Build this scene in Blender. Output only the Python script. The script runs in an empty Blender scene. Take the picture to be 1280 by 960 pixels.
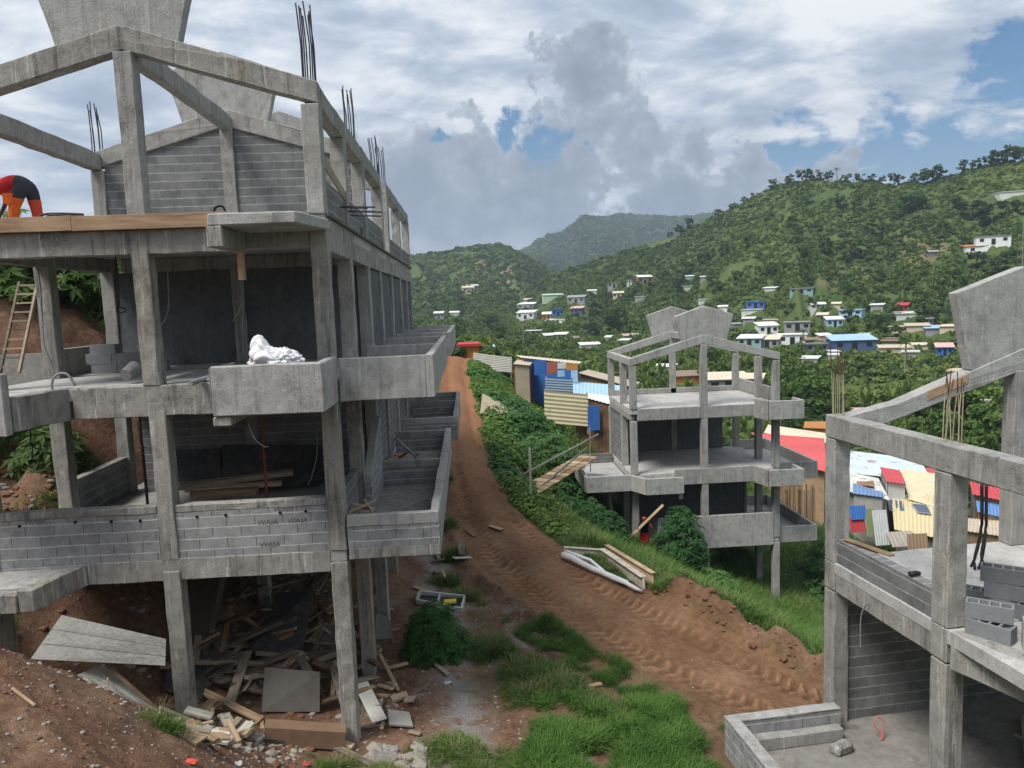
HAZE = True
import bpy, bmesh, math, random
import numpy as np
from mathutils import Matrix, Vector
random.seed(7)
RNG = np.random.default_rng(11)
S = bpy.context.scene
COL = S.collection
R = math.radians

# ------------------------------------------------------------------ camera frame (photo lens, pitch and roll)
F = 940.0
_dv = np.array([334.0, 8700.0, 940.0]); _dv /= np.linalg.norm(_dv)
_dy = np.array([-55.0, -102.0, 940.0]); _dy -= _dv * (_dy @ _dv); _dy /= np.linalg.norm(_dy)
_zc = -_dv
_xc = np.cross(_dy, _zc)
if _xc[0] < 0: _xc = -_xc
CM = np.array([_xc, _dy, _zc])          # world = CM @ (right, down, forward)

def ray(px, py):
    return CM @ np.array([px - 640.0, py - 480.0, F])
def at(px, py, Y=None, Z=None, X=None):
    r = ray(px, py)
    t = Y / r[1] if Y is not None else (Z / r[2] if Z is not None else X / r[0])
    return tuple(r * t)

# ------------------------------------------------------------------ object helpers
WM = {}
def setp(o, label=None, cat=None, group=None, kind=None):
    if label: o['label'] = label
    if cat: o['category'] = cat
    if group: o['group'] = group
    if kind: o['kind'] = kind
    return o
def emp(name, label, cat, loc, group=None, rz=0.0):
    o = bpy.data.objects.new(name, None); COL.objects.link(o)
    o.empty_display_size = 0.2
    o.location = loc; o.rotation_euler = (0, 0, rz)
    WM[o.name] = Matrix.Translation(Vector(loc)) @ Matrix.Rotation(rz, 4, 'Z')
    return setp(o, label, cat, group)

class MB:
    """collects shapes in world metres; build() links them as ONE mesh object"""
    def __init__(s): s.v = []; s.f = []; s.mi = []
    def add(s, vs, fs, m=0):
        n = len(s.v); s.v.extend([tuple(map(float, p)) for p in vs])
        for f in fs: s.f.append([i + n for i in f]); s.mi.append(m)
        return s
    def box(s, x0, x1, y0, y1, z0, z1, m=0):
        return s.add([(x0,y0,z0),(x1,y0,z0),(x1,y1,z0),(x0,y1,z0),(x0,y0,z1),(x1,y0,z1),(x1,y1,z1),(x0,y1,z1)],
                     [(0,3,2,1),(4,5,6,7),(0,1,5,4),(1,2,6,5),(2,3,7,6),(3,0,4,7)], m)
    def prism(s, poly, z0, z1, m=0):                     # plan polygon (ccw) extruded upward
        n = len(poly)
        vs = [(x, y, z0) for x, y in poly] + [(x, y, z1) for x, y in poly]
        fs = [tuple(range(n))[::-1], tuple(range(n, 2*n))] + [(i, (i+1) % n, n+(i+1) % n, n+i) for i in range(n)]
        return s.add(vs, fs, m)
    def slabxz(s, poly, y0, y1, m=0):                    # elevation polygon (x,z) given depth along y
        n = len(poly)
        vs = [(x, y0, z) for x, z in poly] + [(x, y1, z) for x, z in poly]
        fs = [tuple(range(n)), tuple(range(n, 2*n))[::-1]] + [(i, n+i, n+(i+1) % n, (i+1) % n) for i in range(n)]
        return s.add(vs, fs, m)
    def slabyz(s, poly, x0, x1, m=0):
        n = len(poly)
        vs = [(x0, y, z) for y, z in poly] + [(x1, y, z) for y, z in poly]
        fs = [tuple(range(n))[::-1], tuple(range(n, 2*n))] + [(i, (i+1) % n, n+(i+1) % n, n+i) for i in range(n)]
        return s.add(vs, fs, m)
    def beam(s, a, b, w, h, up=(0,0,1), m=0):            # rectangular bar from a to b, h along up
        a, b, up = Vector(a), Vector(b), Vector(up)
        d = (b - a).normalized(); sd = d.cross(up)
        if sd.length < 1e-4: sd = d.cross(Vector((1,0,0)))
        sd.normalize(); u = sd.cross(d).normalized()
        vs = []
        for p in (a, b):
            for i, j in ((-1,-1),(1,-1),(1,1),(-1,1)): vs.append(p + sd*(i*w/2) + u*(j*h/2))
        return s.add(vs, [(0,1,2,3),(7,6,5,4),(0,4,5,1),(1,5,6,2),(2,6,7,3),(3,7,4,0)], m)
    def tube(s, pts, r, n=6, r1=None, m=0):
        pts = [Vector(p) for p in pts]; k = len(pts); vs = []; fs = []
        up = Vector((0,0,1))
        for i, p in enumerate(pts):
            d = (pts[min(i+1,k-1)] - pts[max(i-1,0)])
            if d.length < 1e-6: d = Vector((0,0,1))
            d.normalize()
            a = d.cross(up)
            if a.length < .05: a = d.cross(Vector((1,0,0)))
            a.normalize(); b = a.cross(d)
            rr = r if r1 is None else r + (r1 - r) * i / max(k-1,1)
            for j in range(n):
                t = 2*math.pi*j/n
                vs.append(p + a*(rr*math.cos(t)) + b*(rr*math.sin(t)))
        for i in range(k-1):
            for j in range(n):
                fs.append((i*n+j, i*n+(j+1) % n, (i+1)*n+(j+1) % n, (i+1)*n+j))
        fs.append(tuple(range(n))[::-1]); fs.append(tuple(range((k-1)*n, k*n)))
        return s.add(vs, fs, m)
    def xf(s, fn): s.v = [tuple(fn(*p)) for p in s.v]; return s
    def build(s, name, mat, parent=None, bevel=0.0, smooth=False, uv=True, label=None, cat=None, group=None, kind=None, org=None, rough=0.0, jit=0.0):
        me = bpy.data.meshes.new(name)
        v = [Vector(p) for p in s.v]
        loc = Vector((0,0,0))
        if parent is not None:
            inv = WM[parent.name].inverted(); v = [inv @ p for p in v]
        elif org is not None:
            loc = Vector(org); v = [p - loc for p in v]
        me.from_pydata(v, [], s.f)
        mats = mat if isinstance(mat, (list, tuple)) else [mat]
        for m in mats: me.materials.append(m)
        if len(mats) > 1: me.polygons.foreach_set('material_index', s.mi)
        if bevel > 0 or rough > 0:
            bm = bmesh.new(); bm.from_mesh(me)
            bmesh.ops.remove_doubles(bm, verts=bm.verts, dist=1e-4)
            bmesh.ops.recalc_face_normals(bm, faces=bm.faces)
            if rough > 0:                                 # cut long edges so the edge line can wander a little
                for _ in range(4):
                    es = [e for e in bm.edges if e.calc_length() > .45]
                    if not es: break
                    bmesh.ops.subdivide_edges(bm, edges=es, cuts=1, use_grid_fill=True)
                for q in bm.verts:
                    q.co += Vector((random.uniform(-1,1), random.uniform(-1,1), random.uniform(-1,1))) * rough
            if bevel > 0:
                es = [e for e in bm.edges if len(e.link_faces) == 2 and e.calc_face_angle(0) > .6]
                bmesh.ops.bevel(bm, geom=es, offset=bevel, segments=1, affect='EDGES', clamp_overlap=True)
            bm.to_mesh(me); bm.free()
        elif jit > 0:
            pass
        if uv: boxuv(me)
        if smooth: me.polygons.foreach_set('use_smooth', [True]*len(me.polygons))
        me.update()
        o = bpy.data.objects.new(name, me); COL.objects.link(o)
        if parent is not None: o.parent = parent; WM[o.name] = WM[parent.name]
        else: o.location = loc; WM[o.name] = Matrix.Translation(loc)
        return setp(o, label, cat, group, kind)

def boxuv(me):
    """UVs in metres: along the face horizontally, height vertically"""
    uvl = me.uv_layers.new(name='UVMap')
    co = np.empty(len(me.vertices)*3); me.vertices.foreach_get('co', co); co = co.reshape(-1,3)
    li = np.empty(len(me.loops), dtype=np.int32); me.loops.foreach_get('vertex_index', li)
    nf = len(me.polygons)
    nn = np.empty(nf*3); me.polygons.foreach_get('normal', nn); nn = nn.reshape(-1,3)
    lt = np.empty(nf, dtype=np.int32); me.polygons.foreach_get('loop_total', lt)
    n = np.repeat(nn, lt, axis=0); p = co[li]
    hor = np.abs(n[:,2]) > .75
    xa = np.abs(n[:,0]) > np.abs(n[:,1])
    u = np.where(hor, p[:,0], np.where(xa, p[:,1], p[:,0])); w = np.where(hor, p[:,1], p[:,2])
    uvl.data.foreach_set('uv', np.stack([u, w], 1).ravel())

def dup(o, loc=None, rot=None, scale=None, label=None, group=None):
    r = o.copy(); COL.objects.link(r)
    if loc is not None: r.location = loc
    if rot is not None: r.rotation_euler = rot
    if scale is not None: r.scale = scale if hasattr(scale, '__len__') else (scale,)*3
    if label: r['label'] = label
    if group: r['group'] = group
    for ch in list(o.children):
        c = ch.copy(); COL.objects.link(c); c.parent = r
        for g in list(ch.children):
            d = g.copy(); COL.objects.link(d); d.parent = c
    return r

# ------------------------------------------------------------------ value noise for numpy work
def vnoise(x, y, seed=0):
    x = np.asarray(x, float); y = np.asarray(y, float)
    xi = np.floor(x).astype(np.int64); yi = np.floor(y).astype(np.int64)
    fx = x - xi; fy = y - yi
    fx = fx*fx*(3-2*fx); fy = fy*fy*(3-2*fy)
    def h(a, b):
        n = (a*374761393 + b*668265263 + seed*1442695041) & 0x7fffffff
        n = ((n ^ (n >> 13)) * 1274126177) & 0x7fffffff
        n = (n ^ (n >> 16)) & 0xffff
        return n / 65535.0
    return (h(xi,yi)*(1-fx)+h(xi+1,yi)*fx)*(1-fy) + (h(xi,yi+1)*(1-fx)+h(xi+1,yi+1)*fx)*fy
def fbm(x, y, o=4, seed=0):
    s = 0; a = .5; t = 0
    for i in range(o):
        s = s + a*vnoise(np.asarray(x)*2**i + 17.3*i, np.asarray(y)*2**i - 9.1*i, seed+i); t += a; a *= .5
    return s/t*2 - 1
def sstep(a, b, x):
    t = np.clip((x-a)/(b-a), 0, 1); return t*t*(3-2*t)

# ------------------------------------------------------------------ materials
def nt(name):
    m = bpy.data.materials.new(name); m.use_nodes = True
    t = m.node_tree; t.nodes.clear()
    out = t.nodes.new('ShaderNodeOutputMaterial'); b = t.nodes.new('ShaderNodeBsdfPrincipled')
    t.links.new(b.outputs[0], out.inputs[0])
    return m, t, b, out
def N(t, typ, **kw):
    n = t.nodes.new(typ)
    for k, v in kw.items():
        if k.startswith('i_'):
            key = k[2:]; n.inputs[int(key) if key.isdigit() else key.replace('_', ' ')].default_value = v
        else: setattr(n, k, v)
    return n
def ramp(t, fac, stops, interp='LINEAR'):
    n = t.nodes.new('ShaderNodeValToRGB'); n.color_ramp.interpolation = interp
    e = n.color_ramp.elements
    while len(e) < len(stops): e.new(0.5)
    for i, (p, c) in enumerate(stops):
        e[i].position = p
        c = c if hasattr(c, '__len__') else (c, c, c)
        e[i].color = (*c[:3], 1)
    t.links.new(fac, n.inputs[0]); return n.outputs[0]
def mix(t, fac, a, b, mode='MIX'):
    n = t.nodes.new('ShaderNodeMix'); n.data_type = 'RGBA'; n.blend_type = mode
    for sock, v in ((n.inputs[0], fac), (n.inputs[6], a), (n.inputs[7], b)):
        if isinstance(v, bpy.types.NodeSocket): t.links.new(v, sock)
        elif hasattr(v, '__len__'): sock.default_value = (*v[:3], 1)
        else: sock.default_value = v if sock.type == 'VALUE' else (v, v, v, 1)
    return n.outputs[2]
def math_(t, op, a, b=None, c=None, clamp=False):
    n = t.nodes.new('ShaderNodeMath'); n.operation = op; n.use_clamp = clamp
    for i, v in enumerate((a, b, c)):
        if v is None: continue
        if isinstance(v, bpy.types.NodeSocket): t.links.new(v, n.inputs[i])
        else: n.inputs[i].default_value = v
    return n.outputs[0]
def noise(t, vec, scale, detail=4, rough=.55, stretch=None, dist=0.0):
    if stretch:
        mp = t.nodes.new('ShaderNodeMapping'); mp.inputs['Scale'].default_value = stretch
        t.links.new(vec, mp.inputs[0]); vec = mp.outputs[0]
    n = t.nodes.new('ShaderNodeTexNoise'); n.inputs['Scale'].default_value = scale
    n.inputs['Detail'].default_value = detail; n.inputs['Roughness'].default_value = rough
    n.inputs['Distortion'].default_value = dist
    t.links.new(vec, n.inputs['Vector']); return n.outputs['Fac']
def bump(t, b, h, strength=.4, dist=.02):
    n = t.nodes.new('ShaderNodeBump'); n.inputs['Strength'].default_value = strength; n.inputs['Distance'].default_value = dist
    t.links.new(h, n.inputs['Height']); t.links.new(n.outputs[0], b.inputs['Normal'])
def pos(t): return t.nodes.new('ShaderNodeNewGeometry').outputs['Position']

def concrete(name, dark, mid, light, tint=(1,1,.97), streak=.5, bands=True):
    m, t, b, _ = nt(name); p = pos(t)
    T = lambda v, k=1.0: tuple(min(1, v*q*k) for q in tint)
    big = noise(t, p, .8, 5, .62); med = noise(t, p, 4.5, 7, .7); fine = noise(t, p, 38, 4, .72)
    f = math_(t, 'ADD', math_(t, 'MULTIPLY', big, .45), math_(t, 'MULTIPLY', med, .55))
    c = ramp(t, f, [(.32, T(dark)), (.46, T(mid)), (.56, T(mid*1.15)), (.72, T(light))])
    # water marks and laitance running down the faces
    s1 = noise(t, p, 1.0, 6, .68, (6.5, 6.5, .5)); s2 = noise(t, p, 1.0, 6, .7, (11, 11, .8)); s3 = noise(t, p, 1.0, 5, .65, (4, 4, .35))
    c = mix(t, math_(t, 'MULTIPLY', ramp(t, s1, [(.53, 0.), (.66, 1.)]), .75*streak+.12), c, T(dark*.62))
    c = mix(t, math_(t, 'MULTIPLY', ramp(t, s2, [(.56, 0.), (.68, 1.)]), .8*streak+.1), c, (light*1.45, light*1.42, light*1.33))
    c = mix(t, math_(t, 'MULTIPLY', ramp(t, s3, [(.55, 0.), (.72, 1.)]), .75*streak), c, (mid*1.10, mid*.90, mid*.62))
    blot = noise(t, p, 1.9, 7, .74, (1,1,.6))
    c = mix(t, ramp(t, blot, [(.54, 0.), (.70, .62)]), c, T(dark*.8))
    chalk = noise(t, p, 2.9, 7, .75)
    c = mix(t, ramp(t, chalk, [(.60, 0.), (.70, .55)]), c, (light*1.3, light*1.28, light*1.2))
    c = mix(t, .85, c, ramp(t, fine, [(.30, .55), (.43, 1.0), (.62, 1.0), (.80, 1.25)]), 'MULTIPLY')
    vo = N(t, 'ShaderNodeTexVoronoi', i_Scale=17.0); t.links.new(p, vo.inputs['Vector'])
    pit = math_(t, 'MULTIPLY', ramp(t, vo.outputs['Distance'], [(.09, 1.), (.16, 0.)]), ramp(t, noise(t, p, 3.3, 3), [(.48, 0.), (.58, 1.)]))
    c = mix(t, math_(t, 'MULTIPLY', pit, .75), c, T(dark*.35))
    t.links.new(c, b.inputs['Base Color']); b.inputs['Roughness'].default_value = .93
    b.inputs['Specular IOR Level'].default_value = .2
    h = math_(t, 'ADD', math_(t, 'MULTIPLY', med, .8), math_(t, 'MULTIPLY', fine, .45))
    h = math_(t, 'SUBTRACT', h, math_(t, 'MULTIPLY', pit, .5))
    if bands:                                            # faint grain and board joints left by the shutters
        gr = noise(t, p, 9, 4, .6, (3.2, 3.2, .12))
        h = math_(t, 'ADD', h, math_(t, 'MULTIPLY', gr, .4))
    bump(t, b, h, .8, .03)
    return m

def blockmat(name, c1, c2, mortar, msize=.013, chalk=.5, vj=.07):
    m, t, b, _ = nt(name); uv = t.nodes.new('ShaderNodeUVMap'); uv.uv_map = 'UVMap'; p = pos(t)
    wob = noise(t, p, 2.5, 2)
    br = N(t, 'ShaderNodeTexBrick', offset=.5, i_Scale=1.0, i_Mortar_Size=msize*.55, i_Mortar_Smooth=.3, i_Bias=-.1, i_Brick_Width=.5, i_Row_Height=.2)
    br.inputs['Color1'].default_value = (c1, c1*1.01, c1*1.03, 1); br.inputs['Color2'].default_value = (c2, c2*1.01, c2*1.02, 1)
    br.inputs['Mortar'].default_value = (vj, vj, vj*.97, 1)
    wv = N(t, 'ShaderNodeVectorMath', operation='ADD'); t.links.new(uv.outputs[0], wv.inputs[0])
    cx = N(t, 'ShaderNodeCombineXYZ'); t.links.new(math_(t, 'MULTIPLY', math_(t, 'SUBTRACT', wob, .5), .03), cx.inputs[1]); t.links.new(cx.outputs[0], wv.inputs[1])
    t.links.new(wv.outputs[0], br.inputs['Vector'])
    med = noise(t, p, 4, 6, .66); fine = noise(t, p, 60, 3, .7)
    sz = N(t, 'ShaderNodeSeparateXYZ'); t.links.new(wv.outputs[0], sz.inputs[0])
    fr = math_(t, 'ABSOLUTE', math_(t, 'SUBTRACT', math_(t, 'FRACT', math_(t, 'ADD', math_(t, 'MULTIPLY', sz.outputs[1], 5.0), .5)), .5))
    ln = math_(t, 'ADD', fr, math_(t, 'MULTIPLY', math_(t, 'SUBTRACT', noise(t, p, 7, 5, .7, (1,1,2)), .5), .13))
    bed = ramp(t, ln, [(.04, 1.), (.062+msize, 0.)])
    br_c = mix(t, math_(t, 'MULTIPLY', bed, .85), br.outputs['Color'], (mortar, mortar*.99, mortar*.95))
    c = mix(t, .8, br_c, ramp(t, med, [(.3, .62), (.5, 1.), (.7, 1.25)]), 'MULTIPLY')
    c = mix(t, .7, c, ramp(t, fine, [(.3, .65), (.5, 1.), (.7, 1.2)]), 'MULTIPLY')
    sm = noise(t, p, 2.2, 6, .72)
    c = mix(t, ramp(t, sm, [(.60, 0.), (.70, chalk)]), c, (mortar*.95, mortar*.95, mortar*.92))
    t.links.new(c, b.inputs['Base Color']); b.inputs['Roughness'].default_value = .95
    b.inputs['Specular IOR Level'].default_value = .2
    h = math_(t, 'ADD', math_(t, 'MULTIPLY', br.outputs['Fac'], -.5), math_(t, 'MULTIPLY', fine, .4))
    bump(t, b, h, .6, .02)
    return m

def wood(name, a, bcol, grain=1.0, along=None):
    m, t, b, _ = nt(name)
    tc = t.nodes.new('ShaderNodeTexCoord').outputs['Object']
    g = noise(t, tc, 7, 6, .65, along or (.25, 3, 3), .4)
    big = noise(t, pos(t), 1.3, 5, .6)
    rnd = t.nodes.new('ShaderNodeObjectInfo').outputs['Random']
    f = math_(t, 'ADD', math_(t, 'MULTIPLY', g, .55), math_(t, 'MULTIPLY', big, .45))
    f = math_(t, 'ADD', f, math_(t, 'MULTIPLY', math_(t, 'SUBTRACT', rnd, .5), .35))
    c = ramp(t, f, [(.25, tuple(k*.45 for k in a)), (.42, a), (.62, bcol), (.8, tuple(min(1, k*1.3) for k in bcol))])
    t.links.new(c, b.inputs['Base Color']); b.inputs['Roughness'].default_value = .85
    b.inputs['Specular IOR Level'].default_value = .2
    bump(t, b, g, .4, .01); return m

def plain(name, c, rough=.7, var=.35, scale=6, metal=0., rust=0., rustc=(.16,.07,.03), spec=.3, bmp=.15, fade=0.):
    m, t, b, _ = nt(name); p = pos(t)
    n1 = noise(t, p, scale, 6, .65); n2 = noise(t, p, scale*.23, 4, .6)
    f = math_(t, 'ADD', math_(t, 'MULTIPLY', n1, .5), math_(t, 'MULTIPLY', n2, .5))
    col = ramp(t, f, [(.28, tuple(k*(1-var) for k in c)), (.5, c), (.75, tuple(min(1, k*(1+var*.6)) for k in c))])
    if rust > 0:
        r = noise(t, p, scale*.6, 7, .72)
        col = mix(t, ramp(t, r, [(.72-rust*.3, 0.), (.80-rust*.3, .9)]), col, rustc)
    t.links.new(col, b.inputs['Base Color']); b.inputs['Roughness'].default_value = rough
    b.inputs['Metallic'].default_value = metal; b.inputs['Specular IOR Level'].default_value = spec
    if bmp: bump(t, b, n1, bmp, .01)
    return m

def leafmat(name, a, bcol, c3, scale=.5, transl=.35):
    m = bpy.data.materials.new(name); m.use_nodes = True; t = m.node_tree; t.nodes.clear()
    out = t.nodes.new('ShaderNodeOutputMaterial'); p = pos(t)
    g = t.nodes.new('ShaderNodeNewGeometry'); oi = t.nodes.new('ShaderNodeObjectInfo')
    n1 = noise(t, p, scale, 3, .6)
    f = math_(t, 'ADD', math_(t, 'MULTIPLY', n1, .75), math_(t, 'MULTIPLY', g.outputs['Random Per Island'], .32))
    f = math_(t, 'ADD', f, math_(t, 'MULTIPLY', math_(t, 'SUBTRACT', oi.outputs['Random'], .5), .42))
    c = ramp(t, f, [(.25, a), (.52, bcol), (.82, c3)])
    d = t.nodes.new('ShaderNodeBsdfPrincipled'); d.inputs['Roughness'].default_value = .62; d.inputs['Specular IOR Level'].default_value = .22
    t.links.new(c, d.inputs['Base Color'])
    tr = t.nodes.new('ShaderNodeBsdfTranslucent'); t.links.new(mix(t, .5, c, (.10, .16, .02)), tr.inputs[0])
    ms = t.nodes.new('ShaderNodeMixShader'); ms.inputs[0].default_value = transl
    t.links.new(d.outputs[0], ms.inputs[1]); t.links.new(tr.outputs[0], ms.inputs[2]); t.links.new(ms.outputs[0], out.inputs[0])
    return m

CON = concrete('concrete_grey', .15, .28, .40, (1,.975,.925), .45)
CONL = concrete('concrete_light', .19, .33, .43, (1,.985,.95), .3)
COND = concrete('concrete_stained', .12, .27, .42, (1,.965,.89), .72)
SLAB = concrete('concrete_floor', .20, .38, .54, (1,.975,.93), .1, False)
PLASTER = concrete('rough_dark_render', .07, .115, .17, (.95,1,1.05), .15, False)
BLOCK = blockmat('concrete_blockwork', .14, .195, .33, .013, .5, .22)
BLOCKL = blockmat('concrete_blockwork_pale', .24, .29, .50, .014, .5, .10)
BLOCKU = plain('grey_hollow_block', (.20,.205,.215), .95, .25, 30, bmp=.4, spec=.15)
SLABD = concrete('dusty_lower_floor', .11, .21, .33, (1,.95,.87), .1, False)
WOODO = wood('formwork_board', (.19,.115,.072), (.35,.235,.15), along=(.3,3,3))
WOODG = wood('weathered_timber', (.14,.115,.09), (.33,.27,.20))
WOODP = wood('fresh_timber', (.24,.16,.095), (.46,.34,.215))
WOODS = wood('silver_board', (.23,.225,.20), (.43,.42,.38), along=(.2,4,4))
STEEL = plain('rusty_rebar', (.075,.045,.035), .8, .5, 20, .3)
STEELD = plain('dark_rebar', (.05,.05,.055), .7, .4, 20, .4)
BLACK = plain('black_plastic', (.018,.018,.02), .55, .3, 8, bmp=.0)
GREYPVC = plain('grey_conduit', (.22,.23,.24), .6, .3, 8, bmp=0)
# ------------------------------------------------------------------ terrain: one sheet to the horizon
TRK = np.array([(-.6,75,-4.2),(-1.05,60,-4.3),(-1.1,52.6,-4.5),(-.75,43,-5.2),(-.6,37.5,-5.7),(-.3,31.8,-6.8),(.35,27,-7.6),(1.5,23.3,-8.15),(3.1,20.2,-8.5),(4.9,17.4,-8.75),(6.6,15.3,-8.9),(9.5,13.2,-9.1),(15,10.5,-9.2)])
TRKW = np.array([.9,.95,1.0,1.0,1.0,1.05,1.35,1.75,1.75,1.6,1.55,1.6,1.6])
CP = np.array([
 (-5.5,13.4,-7.25),(-2.5,13.5,-8.05),(-8.7,13.4,-6.6),(-7.2,12.3,-6.0),(-5.5,16,-7.5),(-2.4,16,-8.1),(-5.5,18.6,-7.5),(-8.7,18.6,-5.2),(-3.6,19,-7.9),
 (-2.2,20,-8.0),(-2.2,24,-7.9),(-2.3,28,-7.4),(-2.4,33,-6.6),(-4.5,22,-6.2),(-6,22.5,-5.0),(-5,30,-5.2),(-8,30,-3.0),
 (-5.8,9,-3.95),(-4.64,9,-4.62),(-3.38,9,-5.6),(-3.7,7,-4.45),(-5.2,7,-3.9),(-2,7.2,-5.6),(-1.5,10.5,-7.6),(-2.6,11,-7.4),(-4.6,11,-6.2),
 (0,0,-1.7),(-4,1,-1.5),(-6,5,-2.9),(0,3,-3.5),(0,6,-5.9),(0,9,-7.5),(0,12.2,-8.25),(3,3,-3.6),(3,6,-6.3),(4,9,-8.0),(3.6,11.5,-8.35),(8,4,-6.8),(8,8,-8.4),(6,12,-8.75),
 (.5,15,-8.3),(-.6,15,-8.22),(-.8,18,-8.15),(4.3,13,-8.5),
 (-9.9,17,-3.1),(-10,17,-3.7),(-11.5,17,-2.0),(-13,19,-.6),(-13,22,.3),(-11,22,-.9),(-16,24,1.3),(-14,28,1.3),(-20,20,1.0),(-12,12,-2.4),(-14,10,-1.2),(-11,30,0.6),(-9,24,-2.2),(-20,40,1.8),(-12,45,0.0),(-6,45,-3.0),
 (9.4,28,-12.4),(10,22.4,-11.7),(7.6,24,-10.7),(6.6,27,-10.4),(7.2,31.9,-11.0),(13.9,33,-14.5),(7.1,33,-11.7),(10.4,33,-13.2),(14,40,-14.5),(8,40,-11.5),(12,19,-11.6),(16,22,-13.6),(18,28,-15.2),(12,26,-13.2),
 (5.4,24.5,-9.2),(6.8,20,-8.85),(4.8,27.4,-9.7),(3.4,30,-8.7),(5,37,-9.2),(2.4,38.3,-7.5),(1.4,43,-5.7),(.3,34,-6.7),(1.8,33.2,-7.9),(5.5,30,-10.8),
 (5.3,50,-8.1),(8.5,55,-9.9),(4.5,58,-6.6),(1.5,62,-4.9),(3,72,-5.8),(-4,60,-3.4),(-5,75,-2.8),(10,75,-8.5),(16,60,-12.5),(22,45,-15.6),(26,45,-16.1),(32,45,-16.8),(24,52,-15.8),(30,60,-17),(18,38,-15.4),(40,50,-18),(30,35,-16.5),(24,28,-15.5),
 (20,85,-14.5),(45,80,-18.5),(70,80,-20),(0,95,-6.5),(25,115,-17.5),(60,120,-20),(-25,90,1),(-30,60,2.5),(-5,120,-9),(100,90,-20),
])
_xy = np.vstack([CP[:, :2], TRK[:, :2]]); _zz = np.concatenate([CP[:, 2], TRK[:, 2]])
def _ker(d2): return .5*d2*np.log(np.maximum(d2, 1e-9))
_n = len(_xy)
_A = np.zeros((_n+3, _n+3)); _d2 = ((_xy[:,None]-_xy[None])**2).sum(-1)
_A[:_n,:_n] = _ker(_d2) + np.eye(_n)*.02
_A[:_n,_n] = 1; _A[:_n,_n+1:] = _xy; _A[_n:,:_n] = _A[:_n,_n:].T
_W = np.linalg.solve(_A, np.concatenate([_zz, [0,0,0]]))
def tps(x, y):
    out = np.empty(len(x))
    for i in range(0, len(x), 20000):
        q = np.stack([x[i:i+20000], y[i:i+20000]], 1)
        d2 = ((q[:,None]-_xy[None])**2).sum(-1)
        out[i:i+20000] = _ker(d2) @ _W[:_n] + _W[_n] + q @ _W[_n+1:]
    return out
# hill silhouettes read off the photo: (pixel) -> azimuth, tan(elevation)
def sil(pts):
    a = []; e = []
    for px, py in pts:
        r = ray(px, py); a.append(math.atan2(r[0], r[1])); e.append(r[2]/math.hypot(r[0], r[1]))
    return np.array(a), np.array(e)
SR = sil([(640,372),(690,345),(740,327),(780,316),(820,302),(850,293),(900,268),(940,247),(975,231),(1010,224),(1060,226),(1110,229),(1165,228),(1200,215),(1240,205),(1290,198),(1400,190),(1700,200)])
SMH = sil([(300,345),(420,330),(500,322),(530,318),(560,312),(600,308),(625,306),(650,316),(680,334),(720,350),(800,380)])
SMT = sil([(560,345),(620,330),(655,313),(690,298),(720,283),(742,272),(760,272),(775,268),(800,270),(850,272),(872,270),(897,266),(940,268),(1000,300),(1100,330)])
def prof(a, r, sl, r0, r1, z0, p, fall=.35):
    t = np.interp(a, sl[0], sl[1])
    z1 = t*r1
    s = np.clip((r-r0)/(r1-r0), 0, None)
    up = z0 + (z1-z0)*np.minimum(s,1)**p
    return np.where(s <= 1, up, z1 - (r-r1)*fall)
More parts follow.
